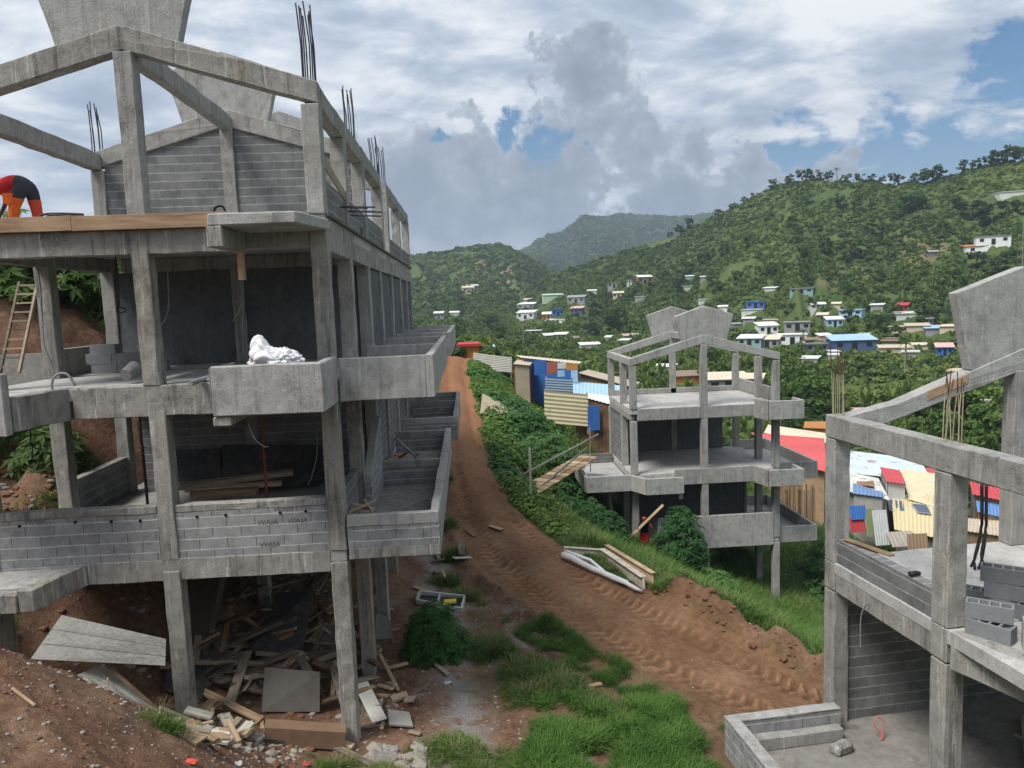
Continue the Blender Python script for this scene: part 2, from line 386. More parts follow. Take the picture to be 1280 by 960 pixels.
def height(x, y, detail=True):
    x = np.asarray(x, float).ravel(); y = np.asarray(y, float).ravel()
    r = np.hypot(x, y); a = np.arctan2(x, y)
    near = np.zeros_like(r); m = r < 150
    near[m] = tps(x[m], y[m])
    # far relief
    base = -15 + 6*sstep(.25, -.15, a) + 12*sstep(-.12, -.45, a)
    base = base + 2.0*fbm(x/60, y/60, 3, 5)
    rr1 = np.interp(a, [-.1, .1, .25, .45, .7], [620, 560, 470, 400, 380])
    hr = prof(a, r, SR, 125., rr1, -19., 2.0, .3)
    gul = fbm(a*38 + 3, r/130, 4, 21)
    amp = sstep(120, 260, r)*sstep(rr1*1.02, rr1*.8, r)
    hr = hr + amp*7.0*gul + amp*2.2*fbm(x/22, y/22, 3, 31)
    hm = prof(a, r, SMH, 300., 760., -14., 1.35, .25) + sstep(300,450,r)*sstep(770,640,r)*(15*fbm(a*30, r/170, 4, 3) + 5*fbm(x/50,y/50,3,9))
    ht = prof(a, r, SMT, 800., 1900., -20., 1.25, .2) + sstep(800,1100,r)*sstep(1910,1700,r)*(70*fbm(a*22, r/420, 4, 13) + 20*fbm(x/120,y/120,3,8))
    far = np.maximum(np.maximum(base, hr), np.maximum(hm, ht))
    # behind and to the left of the camera: an easy slope
    w = sstep(70, 140, r)
    front = sstep(-.2, .25, y/np.maximum(r,1e-3))
    back = -1.5 + .05*np.minimum(r, 400)
    far = far*front + back*(1-front)
    nb = near*sstep(-12, -2, y) + (-1.5)*(1-sstep(-12, -2, y))
    h = nb*(1-w) + far*w
    if detail:
        t_ = track(x, y)
        d = np.abs(t_[1]); inT = sstep(1.15, .85, d/t_[2])*(r < 90)
        h = h + (1-inT)*(r < 120)*(.10*fbm(x/1.6, y/1.6, 4, 41) + .035*fbm(x/.35, y/.35, 3, 43))
        q = t_[1]/t_[2]
        rut = np.exp(-((np.abs(q)-.52)/.20)**2)
        h = h + inT*(-.10*rut + .04*fbm(x/.5, y/.5, 3, 44) + .06*np.exp(-(q/.22)**2)*fbm(t_[0]/2.5, q, 2, 3))
        h = h + inT*.062*cleats(x, y, t_[0], q, r)
        # spoil bank thrown up along the valley side of the track
        bm = np.exp(-((q-1.28)/.22)**2)*sstep(21.8, 19.6, y)*sstep(10.5, 12.5, y)*(r < 60)*(x > 2)
        h = h + bm*(.66 + .5*fbm(x/.7, y/.7, 4, 51))
        bl = np.exp(-((q+1.12)/.14)**2)*sstep(28, 24, y)*(r < 60)
        h = h + bl*(.14 + .14*fbm(x/.6, y/.6, 3, 52))
        # raw cut bank behind the building, left
        ct = sstep(-.4, .6, (y-20.2) + 1.2*fbm(x/1.5, y/3, 3, 61))*sstep(-9.6, -10.6, x)*(r < 60)
        h = h + ct*(.55 + .3*fbm(x/.6, y/.6, 3, 62))
        md = sstep(-2.5, -4.5, x)*sstep(12, 10, y)*(r < 16)*(y > 4)
        h = h + md*(.12*fbm(x/.45, y/.45, 4, 71))
    return h
def cleats(x, y, s, q, r):
    """ridges pressed by a tracked digger in the two wheel lanes, -1..1"""
    ph = (s + .45*np.abs(np.abs(q)-.52) + .22*fbm(x/1.6, y/1.6, 2, 45))/.31
    lane = sstep(.30, .17, np.abs(np.abs(q)-.52))*np.clip(.75+1.9*fbm(s/3.1, q*1.3, 3, 46), 0, 1)*sstep(34, 27, r)
    return lane*np.clip((np.abs((ph % 1)-.5)*4-1)*1.4, -1, 1)
def track(x, y):
    """(distance along, signed offset to the right, half width) of the haul road"""
    best = np.full(len(x), 1e9); S_ = np.zeros(len(x)); Dd = np.full(len(x), 99.); Wd = np.ones(len(x))
    acc = 0
    for i in range(len(TRK)-1):
        p, q = TRK[i,:2], TRK[i+1,:2]; e = q-p; L = np.hypot(*e)
        u = ((x-p[0])*e[0] + (y-p[1])*e[1])/L**2; uc = np.clip(u, 0, 1)
        dx = x-(p[0]+uc*e[0]); dy = y-(p[1]+uc*e[1]); d = np.hypot(dx, dy)
        m = d < best
        sg = np.sign(-(e[0]*dy - e[1]*dx)) * -1            # + on the valley side
        best[m] = d[m]; S_[m] = (acc+uc*L)[m]; Dd[m] = (d*sg)[m]
        Wd[m] = (TRKW[i]*(1-uc)+TRKW[i+1]*uc)[m]; acc += L
    return S_, Dd, Wd
def hz(x, y): return float(height(np.array([x]), np.array([y]))[0])
def ground_at(px, py, r0=4., r1=2500.):
    """first point where the sight line through a photo pixel meets the terrain"""
    d = ray(px, py); d = d/math.hypot(d[0], d[1])
    rs = np.geomspace(r0, r1, 1500)
    g = height(d[0]*rs, d[1]*rs) - d[2]*rs
    k = np.argmax(g > 0)
    if g[k] <= 0: return None
    if k == 0: r = rs[0]
    else: r = rs[k-1] + (rs[k]-rs[k-1])*(-g[k-1])/(g[k]-g[k-1]+1e-12)
    return (d[0]*r, d[1]*r, float(height(np.array([d[0]*r]), np.array([d[1]*r]))[0]))

def build_terrain():
    fine = np.radians(np.arange(-42, 42.01, .17))
    coarse = np.radians(np.arange(46, 315, 4.0))
    ang = np.concatenate([fine, coarse])
    rad = np.concatenate([[1.2, 2.2, 3.2, 4.2], np.geomspace(5., 11.5, 75), np.geomspace(11.55, 33, 330), np.geomspace(33.4, 2600, 390), [3000, 4000]])
    na, nr = len(ang), len(rad)
    A_, R_ = np.meshgrid(ang, rad)
    x = (R_*np.sin(A_)).ravel(); y = (R_*np.cos(A_)).ravel()
    z = height(x, y)
    v = np.stack([x, y, z], 1)
    i = np.arange(nr-1)[:,None]*na; j = np.arange(na)[None]; jn = (j+1) % na
    f = np.stack([i+j, i+jn, i+na+jn, i+na+j], -1).reshape(-1,4)
    f = f[:, ::-1]
    # centre disc
    v = np.vstack([v, [[0,0,-1.7]]]); c = len(v)-1
    me = bpy.data.meshes.new('ground')
    tri = np.array([[c, jj, (jj+1) % na] for jj in range(na)])
    nq = len(f); ntri = len(tri)
    me.vertices.add(len(v)); me.vertices.foreach_set('co', v.ravel())
    me.loops.add(nq*4+ntri*3); me.loops.foreach_set('vertex_index', np.concatenate([f.ravel(), tri.ravel()]).astype(np.int32))
    me.polygons.add(nq+ntri)
    ls = np.concatenate([np.arange(nq)*4, nq*4+np.arange(ntri)*3]).astype(np.int32)
    me.polygons.foreach_set('loop_start', ls)
    me.update(calc_edges=True); me.validate()
    me.polygons.foreach_set('use_smooth', [True]*len(me.polygons))
    r = np.hypot(x, y)
    s_, d_, w_ = track(x, y); q = d_/w_
    e = .18*fbm(x/.9, y/.9, 3, 77)
    dirt_t = sstep(1.22, .98, np.abs(q) + e)*(r < 95)
    bank = np.exp(-((q-1.3)/.3)**2)*sstep(22.5, 20, y)*(x > 2)*(r < 60)*sstep(10,12,y)
    site = (x < -1.3)*(y < 34)*(r < 60)*sstep(6, 8, y)                    # bare earth under and round the building
    site = np.maximum(site, (x < -2.0)*(y < 14)*(r < 30))
    verge = (x > -2.2)*(x < 2.6)*(y < 26)*(y > 8)*sstep(1.05,1.25,-q)
    nz = fbm(x/1.1, y/1.1, 4, 88)
    bare = np.maximum(np.maximum(dirt_t, bank*1.2), site*1.0)
    bare = np.maximum(bare, verge*sstep(-.25, .15, nz + .25))
    nearz = (r < 42)*(q < 1.55)*(y > 6)
    bare = np.maximum(bare, nearz*(.72 + .28*sstep(-.2,.3,nz)))
    bare = np.maximum(bare, (r < 45)*(q >= 1.55)*(x > 2)*.55*sstep(-.1,.3,fbm(x/1.4,y/1.4,4,89)))
    cut = ((x < -9.0)*(x > -30)*(y > 15)*(y < 30)*(z < 0.55+.35*fbm(x/1.3,y/1.3,3,90))*1.0)
    bare = np.clip(np.maximum(bare, cut), 0, 1)
    scar = sstep(.30, .42, fbm(x/70, y/70, 4, 99))*(r > 330)*(r < 900)*.0
    sx = [(1150,310,60,.5),(625,345,45,.75),(590,378,20,.8),(632,338,34,.9),(598,330,22,.8),(1050,345,60,.35)]
    # old landslips seen on the hills
    for px, py, wpx, st in sx:
        d = ray(px, py); az = math.atan2(d[0], d[1]); el = d[2]/math.hypot(d[0], d[1])
        aa = np.arctan2(x, y); ee = z/np.maximum(r, 1)
        m = np.exp(-(((aa-az)/(wpx/F*.5))**2 + ((ee-el)/(wpx/F*.28))**2))*(r > 200)*(r < 1000)
        scar = np.maximum(scar, st*sstep(.25, .7, m + .3*fbm(x/15, y/15, 3, 17)))
    gravel = np.exp(-((x - np.interp(y, [11,13,15,18,22,26],[-.35,-.35,-.55,-.95,-1.35,-1.6]) + .35*fbm(x/.7,y/.9,3,34))/.42)**2)*(y < 27)*(y > 8)*sstep(-.45,.15,fbm(x/.28,y/.28,4,33)+.15)
    gravel = np.maximum(gravel, .55*sstep(.15,.4,fbm(x/.8,y/.8,4,36))*(x>-3)*(x<2)*(y<20)*(y>11)*sstep(1.0,1.2,-q))
    ca = me.color_attributes.new('mask', 'FLOAT_COLOR', 'POINT')
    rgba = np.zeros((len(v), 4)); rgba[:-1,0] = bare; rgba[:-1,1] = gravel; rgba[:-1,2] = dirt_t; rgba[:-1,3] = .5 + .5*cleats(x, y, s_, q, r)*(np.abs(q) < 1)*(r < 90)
    ca.data.foreach_set('color', rgba.ravel())
    ca2 = me.color_attributes.new('road', 'FLOAT_COLOR', 'POINT')
    rg2 = np.zeros((len(v), 4)); rg2[:-1,0] = s_; rg2[:-1,1] = q; rg2[:-1,2] = scar; rg2[:-1,3] = 1
    ca2.data.foreach_set('color', rg2.ravel())
    m, t, b, _ = nt('ground_earth_and_grass'); p = pos(t)
    at1 = N(t, 'ShaderNodeAttribute', attribute_name='mask'); at2 = N(t, 'ShaderNodeAttribute', attribute_name='road')
    s1 = N(t, 'ShaderNodeSeparateColor'); t.links.new(at1.outputs['Color'], s1.inputs[0])
    s2 = N(t, 'ShaderNodeSeparateColor'); t.links.new(at2.outputs['Color'], s2.inputs[0])
    n1 = noise(t, p, .7, 6, .65); n2 = noise(t, p, 6, 6, .7); n3 = noise(t, p, 34, 4, .7); nb = noise(t, p, .035, 5, .6); nm = noise(t, p, .16, 5, .65)
    f = math_(t, 'ADD', math_(t, 'MULTIPLY', n1, .5), math_(t, 'MULTIPLY', n2, .5))
    dirt = ramp(t, f, [(.30, (.078,.039,.025)), (.45, (.150,.080,.050)), (.58, (.215,.135,.088)), (.75, (.31,.21,.14))])
    dirt = mix(t, .8, dirt, ramp(t, n3, [(.3, .6), (.5, 1.), (.72, 1.3)]), 'MULTIPLY')
    roadc = ramp(t, f, [(.30, (.110,.056,.031)), (.46, (.190,.102,.056)), (.6, (.275,.160,.092)), (.76, (.40,.265,.165))])
    far_ = N(t, 'ShaderNodeSeparateXYZ'); t.links.new(p, far_.inputs[0])
    roadc = mix(t, ramp(t, math_(t, 'MULTIPLY', far_.outputs[1], .02), [(.48, 0.), (.85, .6)]), roadc, (.36,.16,.075))
    # tread relief shading put into the road colour: ridges paler, grooves darker
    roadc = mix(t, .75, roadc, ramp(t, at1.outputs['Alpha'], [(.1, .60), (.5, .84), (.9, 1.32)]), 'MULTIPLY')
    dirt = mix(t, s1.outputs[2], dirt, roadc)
    vor = N(t, 'ShaderNodeTexVoronoi', i_Scale=22.0); t.links.new(p, vor.inputs['Vector'])
    peb = ramp(t, vor.outputs['Distance'], [(.0, 1.), (.16, .9), (.2, 0.)])
    pebm = math_(t, 'MULTIPLY', peb, ramp(t, noise(t, p, 2.3, 4, .6), [(.52, 0.), (.66, 1.)]))
    dirt = mix(t, math_(t, 'MULTIPLY', pebm, .7), dirt, (.40,.36,.31))
    grv = ramp(t, n3, [(.3, (.13,.125,.12)), (.5, (.26,.25,.235)), (.7, (.42,.41,.39))])
    dirt = mix(t, math_(t, 'MULTIPLY', s1.outputs[1], .85), dirt, grv)
    gf = math_(t, 'ADD', math_(t, 'MULTIPLY', nb, .5), math_(t, 'ADD', math_(t, 'MULTIPLY', nm, .3), math_(t, 'MULTIPLY', n1, .2)))
    grass = ramp(t, gf, [(.32, (.030,.058,.014)), (.46, (.050,.084,.021)), (.56, (.085,.115,.032)), (.70, (.125,.13,.05))])
    grass = mix(t, s2.outputs[2], grass, (.25,.17,.11))
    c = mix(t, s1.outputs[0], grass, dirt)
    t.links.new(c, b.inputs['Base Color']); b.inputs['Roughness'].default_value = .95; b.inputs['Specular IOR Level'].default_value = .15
    # caterpillar tread prints in the two wheel lanes
    sw = math_(t, 'SINE', math_(t, 'MULTIPLY', math_(t, 'ADD', s2.outputs[0], math_(t, 'MULTIPLY', n1, .35)), 2*math.pi/.34))
    aq = math_(t, 'ABSOLUTE', s2.outputs[1])
    lane = ramp(t, aq, [(.26, 0.), (.34, 1.), (.70, 1.), (.80, 0.)])
    lane = math_(t, 'MULTIPLY', lane, ramp(t, noise(t, p, .8, 3), [(.38, 0.1), (.55, 1.)]))
    tread = math_(t, 'MULTIPLY', math_(t, 'MULTIPLY', sw, lane), s1.outputs[2])
    h = math_(t, 'ADD', math_(t, 'MULTIPLY', n2, 1.0), math_(t, 'ADD', math_(t, 'MULTIPLY', n3, .35), math_(t, 'MULTIPLY', tread, .12)))
    h = math_(t, 'ADD', h, math_(t, 'MULTIPLY', pebm, .3))
    bump(t, b, h, .75, .09)
    me.materials.append(m)
    o = bpy.data.objects.new('ground', me); COL.objects.link(o)
    setp(o, 'red earth building site with rutted haul road, green valley and hills', None, None, 'structure')
    return o
ground = build_terrain()
# ------------------------------------------------------------------ camera, sky, sun, haze
cam = bpy.data.cameras.new('camera'); camo = bpy.data.objects.new('camera', cam); COL.objects.link(camo)
cam.sensor_fit = 'HORIZONTAL'; cam.sensor_width = 36.0; cam.lens = 36.0*F/1280.0
cam.clip_start = .1; cam.clip_end = 9000
rx, dn, fw = CM[:,0], CM[:,1], CM[:,2]
camo.matrix_world = Matrix(((rx[0], -dn[0], -fw[0], 0), (rx[1], -dn[1], -fw[1], 0), (rx[2], -dn[2], -fw[2], 0), (0,0,0,1)))
S.camera = camo

SUN_DIR = Vector((-.52, -.40, 1.0)).normalized()
sl = bpy.data.lights.new('sun', 'SUN'); slo = bpy.data.objects.new('sun', sl); COL.objects.link(slo)
sl.energy = 2.5; sl.angle = R(22); sl.color = (1.0, .965, .90)
slo.rotation_euler = (-SUN_DIR).to_track_quat('-Z', 'Y').to_euler()
slo.location = (0, 0, 60)

w = bpy.data.worlds.new('World'); S.world = w; w.use_nodes = True
t = w.node_tree; t.nodes.clear()
wo = t.nodes.new('ShaderNodeOutputWorld')
sky = N(t, 'ShaderNodeTexSky', sky_type='NISHITA', sun_disc=False, sun_elevation=math.asin(SUN_DIR.z), sun_rotation=math.atan2(SUN_DIR.x, SUN_DIR.y), altitude=100, air_density=1.0, dust_density=.5, ozone_density=1.6)
bg1 = t.nodes.new('ShaderNodeBackground'); bg1.inputs[1].default_value = .10
hs = N(t, 'ShaderNodeHueSaturation', i_Saturation=1.5, i_Value=.50); t.links.new(sky.outputs[0], hs.inputs['Color'])
t.links.new(hs.outputs[0], bg1.inputs[0])
tc = t.nodes.new('ShaderNodeTexCoord'); D = tc.outputs['Generated']
sx = N(t, 'ShaderNodeSeparateXYZ'); t.links.new(D, sx.inputs[0])
zz = math_(t, 'ADD', math_(t, 'MAXIMUM', sx.outputs[2], 0.0), .16)
cv = t.nodes.new('ShaderNodeCombineXYZ')
t.links.new(math_(t, 'DIVIDE', sx.outputs[0], zz), cv.inputs[0]); t.links.new(math_(t, 'DIVIDE', sx.outputs[1], zz), cv.inputs[1])
Q = cv.outputs[0]
wn = t.nodes.new('ShaderNodeTexNoise'); wn.inputs['Scale'].default_value = 9.0; wn.inputs['Detail'].default_value = 7; wn.inputs['Roughness'].default_value = .62; t.links.new(D, wn.inputs['Vector'])
w1 = N(t, 'ShaderNodeVectorMath', operation='SUBTRACT'); t.links.new(wn.outputs['Color'], w1.inputs[0]); w1.inputs[1].default_value = (.5,.5,.5)
w2 = N(t, 'ShaderNodeVectorMath', operation='MULTIPLY'); t.links.new(w1.outputs[0], w2.inputs[0]); w2.inputs[1].default_value = (.22,.22,.14)
w3 = N(t, 'ShaderNodeVectorMath', operation='ADD'); t.links.new(D, w3.inputs[0]); t.links.new(w2.outputs[0], w3.inputs[1])
def blobs(lst):
    """union of soft discs on the sky: (px, py, radius in px)"""
    out = None
    for px, py, rad in lst:
        d = ray(px, py); d = d/np.linalg.norm(d)
        vm = N(t, 'ShaderNodeVectorMath', operation='DISTANCE'); t.links.new(w3.outputs[0], vm.inputs[0]); vm.inputs[1].default_value = tuple(d)
        v = math_(t, 'SUBTRACT', 1.0, math_(t, 'DIVIDE', vm.outputs['Value'], rad/F))
        out = v if out is None else math_(t, 'SMOOTH_MAX', out, v, .25)
    return out
lump = noise(t, D, 11.5, 11, .62, None, .3); lump2 = noise(t, D, 30, 9, .66)
strk = noise(t, Q, 1.5, 10, .62, (1.0, 1.25, 1), .6); strk2 = noise(t, Q, 3.6, 7, .62, (1., 1.15, 1), .3)
# high layer: white with grey-blue undersides
hi = math_(t, 'ADD', math_(t, 'MULTIPLY', strk, .62), math_(t, 'MULTIPLY', strk2, .38))
hicol = ramp(t, hi, [(.35, (.18,.215,.285)), (.43, (.24,.28,.35)), (.485, (.32,.36,.42)), (.53, (.43,.455,.49)), (.58, (.54,.55,.56))])
# blue openings
gap = blobs([(1305,215,135),(1190,210,105),(1090,200,95),(1000,198,70),(1245,95,60)])
gn = math_(t, 'ADD', gap, math_(t, 'MULTIPLY', math_(t, 'SUBTRACT', hi, .5), -2.6))
gn = math_(t, 'ADD', gn, math_(t, 'MULTIPLY', math_(t, 'SUBTRACT', lump2, .5), -.8))
gapm = ramp(t, gn, [(.32, 0.), (.62, 1.)])
# low cumulus bank, grey with paler rims
cum = blobs([(540,240,110),(470,215,90),(620,260,105),(590,200,60),(700,255,100),(735,95,72),(725,60,46),(745,150,80),(790,190,75),(840,250,85),(715,215,80),(900,255,62),(950,235,48),(1020,215,38),(420,260,120),(300,300,120),(700,75,30),(870,175,45)])
cn = math_(t, 'ADD', cum, math_(t, 'ADD', math_(t, 'MULTIPLY', math_(t, 'SUBTRACT', lump, .5), 1.7), math_(t, 'MULTIPLY', math_(t, 'SUBTRACT', lump2, .5), .7)))
cumm = ramp(t, cn, [(.22, 0.), (.31, 1.)])
shade = math_(t, 'ADD', math_(t, 'MULTIPLY', cn, .42), math_(t, 'MULTIPLY', math_(t, 'SUBTRACT', lump2, .5), .6))
low = ramp(t, sx.outputs[2], [(.02, .08), (.10, .10), (.20, 0.0)])
shade = math_(t, 'ADD', shade, low)
cumcol = ramp(t, shade, [(.02, (.44,.465,.49)), (.10, (.30,.33,.37)), (.22, (.20,.228,.27)), (.46, (.135,.16,.20))])
# pale strip where the bank ends above the hills
strip = ramp(t, math_(t, 'ADD', sx.outputs[2], math_(t, 'MULTIPLY', math_(t, 'SUBTRACT', lump, .5), .06)), [(.070, 1.), (.092, 0.)])
cumcol = mix(t, math_(t, 'MULTIPLY', strip, .75), cumcol, (.40,.44,.48))
cloud = mix(t, cumm, hicol, cumcol)
gap2 = blobs([(655,170,40),(700,190,40),(725,204,26),(540,156,26),(560,160,18)])
gap2 = math_(t, 'ADD', gap2, math_(t, 'MULTIPLY', math_(t, 'SUBTRACT', lump2, .5), -1.6))
gapc = ramp(t, gap2, [(.34, 0.), (.60, 1.)])
cover = math_(t, 'MULTIPLY', math_(t, 'MAXIMUM', math_(t, 'SUBTRACT', 1.0, gapm), cumm, clamp=True), math_(t, 'SUBTRACT', 1.0, gapc))
bg2 = t.nodes.new('ShaderNodeBackground'); t.links.new(cloud, bg2.inputs[0]); bg2.inputs[1].default_value = 1.0
ms = t.nodes.new('ShaderNodeMixShader'); t.links.new(cover, ms.inputs[0]); t.links.new(bg1.outputs[0], ms.inputs[1]); t.links.new(bg2.outputs[0], ms.inputs[2])
t.links.new(ms.outputs[0], wo.inputs[0])

S.view_settings.view_transform = 'Standard'; S.view_settings.look = 'None'
S.view_settings.exposure = 0.97; S.view_settings.gamma = 1.0; S.view_settings.use_curve_mapping = False
S.render.engine = 'CYCLES'
S.cycles.max_bounces = 6; S.cycles.diffuse_bounces = 3; S.cycles.glossy_bounces = 2; S.cycles.transmission_bounces = 3
S.cycles.volume_bounces = 0; S.cycles.transparent_max_bounces = 6
S.cycles.use_denoising = True

hzm = bpy.data.materials.new('haze'); hzm.use_nodes = True; ht = hzm.node_tree; ht.nodes.clear()
ho = ht.nodes.new('ShaderNodeOutputMaterial'); hv = ht.nodes.new('ShaderNodeVolumePrincipled')
hv.inputs['Color'].default_value = (.64,.77,.94,1); hv.inputs['Density'].default_value = 3.1e-4; hv.inputs['Anisotropy'].default_value = .2
ht.links.new(hv.outputs[0], ho.inputs['Volume'])
if HAZE:
    MB().box(-4300, 4300, -4300, 4300, -760, 420).build('haze', hzm, kind='stuff', uv=False, label='thin humid air that pales the far hills')
# ------------------------------------------------------------------ terraced concrete shell on the left
LB = emp('concrete_building', 'long unfinished grey concrete terrace block with open gable frames beside the dirt road', 'building', (-5.5, 13.4, -8.0))
BV = dict(bevel=.014, rough=.010)
def colm(x, y, z0, z1, p=LB, s=.3, mat=COND):
    return MB().box(x-s/2, x+s/2, y-s/2, y+s/2, z0, z1).build('column', mat, p, **BV)
XL, XM, XR = -8.65, -5.58, -2.545
YS = [13.55, 16.15, 18.95, 21.55, 24.55, 27.75, 30.45, 32.85]
random.seed(3)
for y in YS:
    for x in ([XL, XM, XR] if y < 19.5 else [XR]):
        if x == XM and abs(y-16.15) < .1: continue
        base = hz(x, y) - .4
        for k, (z0, z1) in enumerate(((base, -4.56), (-4.345, -1.5), (-1.2, 1.4))):
            if y > 13.6 and k == 0 and x == XL: pass
            jx = random.uniform(-.03,.03) if y > 20 else 0
            colm(x + (.05 if (k < 2 and x == XM) else 0), y+jx, z0, z1, mat=COND if y < 17 else (CON if k else COND))
# roof-level columns
for x, y, z1 in ((XM,13.55,4.42),(XR,13.55,3.5),(XL,13.55,3.5),(XR,16.15,3.5),(XL,18.95,3.5),(XR,18.95,3.5),(XM,18.95,4.42),(XR,22.75,3.5),(XR,24.45,3.56),(XR,32.75,3.56),(XR,28.5,3.56)):
    colm(x, y, 1.66, z1, mat=CON)
# floor slabs (with their zigzag front edge)
def slab(z0, z1, x1=XR+.14, y1=33.0):
    MB().box(XL-.14, x1, 13.44, y1, z0, z1).build('floor_slab', SLAB, LB, bevel=.01)
slab(-4.56, -4.35); slab(-1.42, -1.205); slab(1.40, 1.655)
# edge beams, front
def fb(x0, x1, y0, y1, z0, z1, mat=COND): return MB().box(x0, x1, y0, y1, z0, z1).build('beam', mat, LB, **BV)
fb(-7.0, -2.70, 13.415, 13.44, -4.73, -4.345)
fb(-7.05, -2.72, 13.46, 13.70, -4.728, -4.57)
fb(-6.95, -4.1, 13.41, 13.62, -1.74, -1.2)
fb(-4.1, -2.70, 13.42, 13.62, -1.73, -1.43)
fb(-8.8, -4.0, 13.405, 13.64, 1.07, 1.485)
fb(-4.0, -2.70, 13.42, 13.64, 1.09, 1.39, CON)
# side beams along the road
for z0, z1, m in ((-4.72,-4.58,COND),(-1.73,-1.43,COND),(1.02,1.60,COND)):
    fb(-2.66, -2.405, 13.72, 33.0, z0, z1, m)
fb(-8.77, -8.53, 13.72, 18.8, 1.08, 1.39); fb(-8.77, -8.53, 13.72, 18.8, -1.73, -1.43)
fb(-8.3, -2.8, 18.82, 19.06, 1.08, 1.39); fb(-8.3, -2.8, 18.82, 19.06, -1.73, -1.43)
# left diagonal edges and the cantilevered left bays
def diag(z0, z1):
    MB().prism([(-7.02,13.43),(-7.30,12.28),(-7.55,12.28),(-7.55,12.5),(-7.27,13.66),(-7.02,13.66)], z0, z1).build('beam', COND, LB, **BV)
diag(-4.74, -4.36); diag(-1.75, -1.19)
MB().box(-9.6, -7.56, 12.26, 12.5, -4.74, -4.42).build('beam', COND, LB, **BV)
MB().prism([(-9.6,12.51),(-7.57,12.51),(-7.24,13.42),(-9.6,13.42)], -4.56, -4.40).build('floor_slab', SLAB, LB)
MB().prism([(-9.6,12.35),(-7.57,12.35),(-7.24,13.42),(-9.6,13.42)], -1.42, -1.22).build('floor_slab', SLAB, LB)
MB().box(-9.6, -7.30, 12.08, 12.25, -1.78, -.80).build('parapet', CONL, LB, **BV)
# cantilevered right bay, level two: solid parapet returning along the side
bal = MB().box(-4.12, -2.36, 12.08, 12.22, -1.63, -.82); bal.add(*(lambda b: (b.v, b.f))(MB().box(-2.49, -2.36, 12.222, 13.40, -1.63, -.82)))
bal.build('parapet', CONL, LB, bevel=.02, rough=.008)
MB().box(-4.10, -2.50, 12.23, 13.43, -1.60, -1.42).build('floor_slab', SLAB, LB)
MB().box(-4.14, -3.86, 12.12, 13.4, -1.78, -1.635).build('beam', COND, LB, **BV)
MB().box(-4.14, -4.125, 12.1, 13.40, -1.42, -.85).build('parapet', CON, LB)
# balcony level two along the road
def balcony(z0, zt, y0, y1, x1, div, mat, floor_z, t=.14, side=None):
    bb = MB().box(-2.34, x1-t-.002, y0, y0+t, z0, zt)
    b2 = MB().box(x1-t, x1, y0, y1, z0, zt+.006)
    o = emp2('balcony'); 
    bb.build('parapet', mat, o, bevel=.014, rough=.005); b2.build('parapet', mat, o, bevel=.014, rough=.005)
    MB().box(-2.38, x1-t-.004, y0+t+.004, y1, floor_z-.16, floor_z).build('floor_slab', SLAB, o)
    for yd, zd in div: MB().box(-2.36, x1-t-.004, yd-.07, yd+.07, floor_z+.004, zd).build('dividing_wall', mat, o, bevel=.01)
    return o
def emp2(name, p=LB):
    o = bpy.data.objects.new(name, None); COL.objects.link(o); o.parent = p; WM[o.name] = WM[p.name]; return o
balcony(-1.63, -.86, 13.42, 21.6, -.66, [(17.4,-.86),(21.5,-.86)], CONL, -1.25)
balcony(-1.63, -.86, 24.4, 32.8, -.60, [(27.7,-.86),(32.7,-.86)], CONL, -1.25)
# balcony level one: blockwork upstand on a cantilever slab
def blockbal(y0, y1, x1, div):
    o = emp2('balcony')
    MB().box(-2.36, x1, y0, y1, -4.53, -4.33).build('floor_slab', COND, o, bevel=.012, rough=.004)
    MB().box(-2.36, x1-.16, y0+.004, y0+.15, -4.326, -3.93).build('parapet', BLOCKL, o)
    MB().box(x1-.155, x1-.004, y0+.004, y1-.004, -4.326, -3.93).build('parapet', BLOCKL, o)
    MB().box(-2.36, x1, y0-.004, y0+.155, -3.928, -3.72).build('coping', CONL, o, **BV)
    MB().box(x1-.16, x1+.004, y0+.157, y1, -3.928, -3.715).build('coping', CONL, o, **BV)
    for yd in div:
        MB().box(-2.36, x1-.165, yd-.07, yd+.07, -4.326, -3.93).build('dividing_wall', BLOCKL, o)
        MB().box(-2.36, x1-.165, yd-.075, yd+.075, -3.928, -3.73).build('coping', CON, o, **BV)
blockbal(13.42, 22.7, -.70, [18.3, 22.55])
blockbal(25.0, 32.5, -.52, [29.6, 32.4])
MB().slabyz([(15.95,-4.326),(18.2,-4.326),(18.2,-2.75),(17.9,-2.75),(15.95,-3.70)], -2.385, -2.24).build('stair_wall', BLOCKL, LB)
MB().slabyz([(15.93,-3.695),(17.9,-2.745),(18.2,-2.745),(18.2,-2.60),(17.85,-2.60),(15.93,-3.53)], -2.39, -2.23).build('coping', CONL, LB)
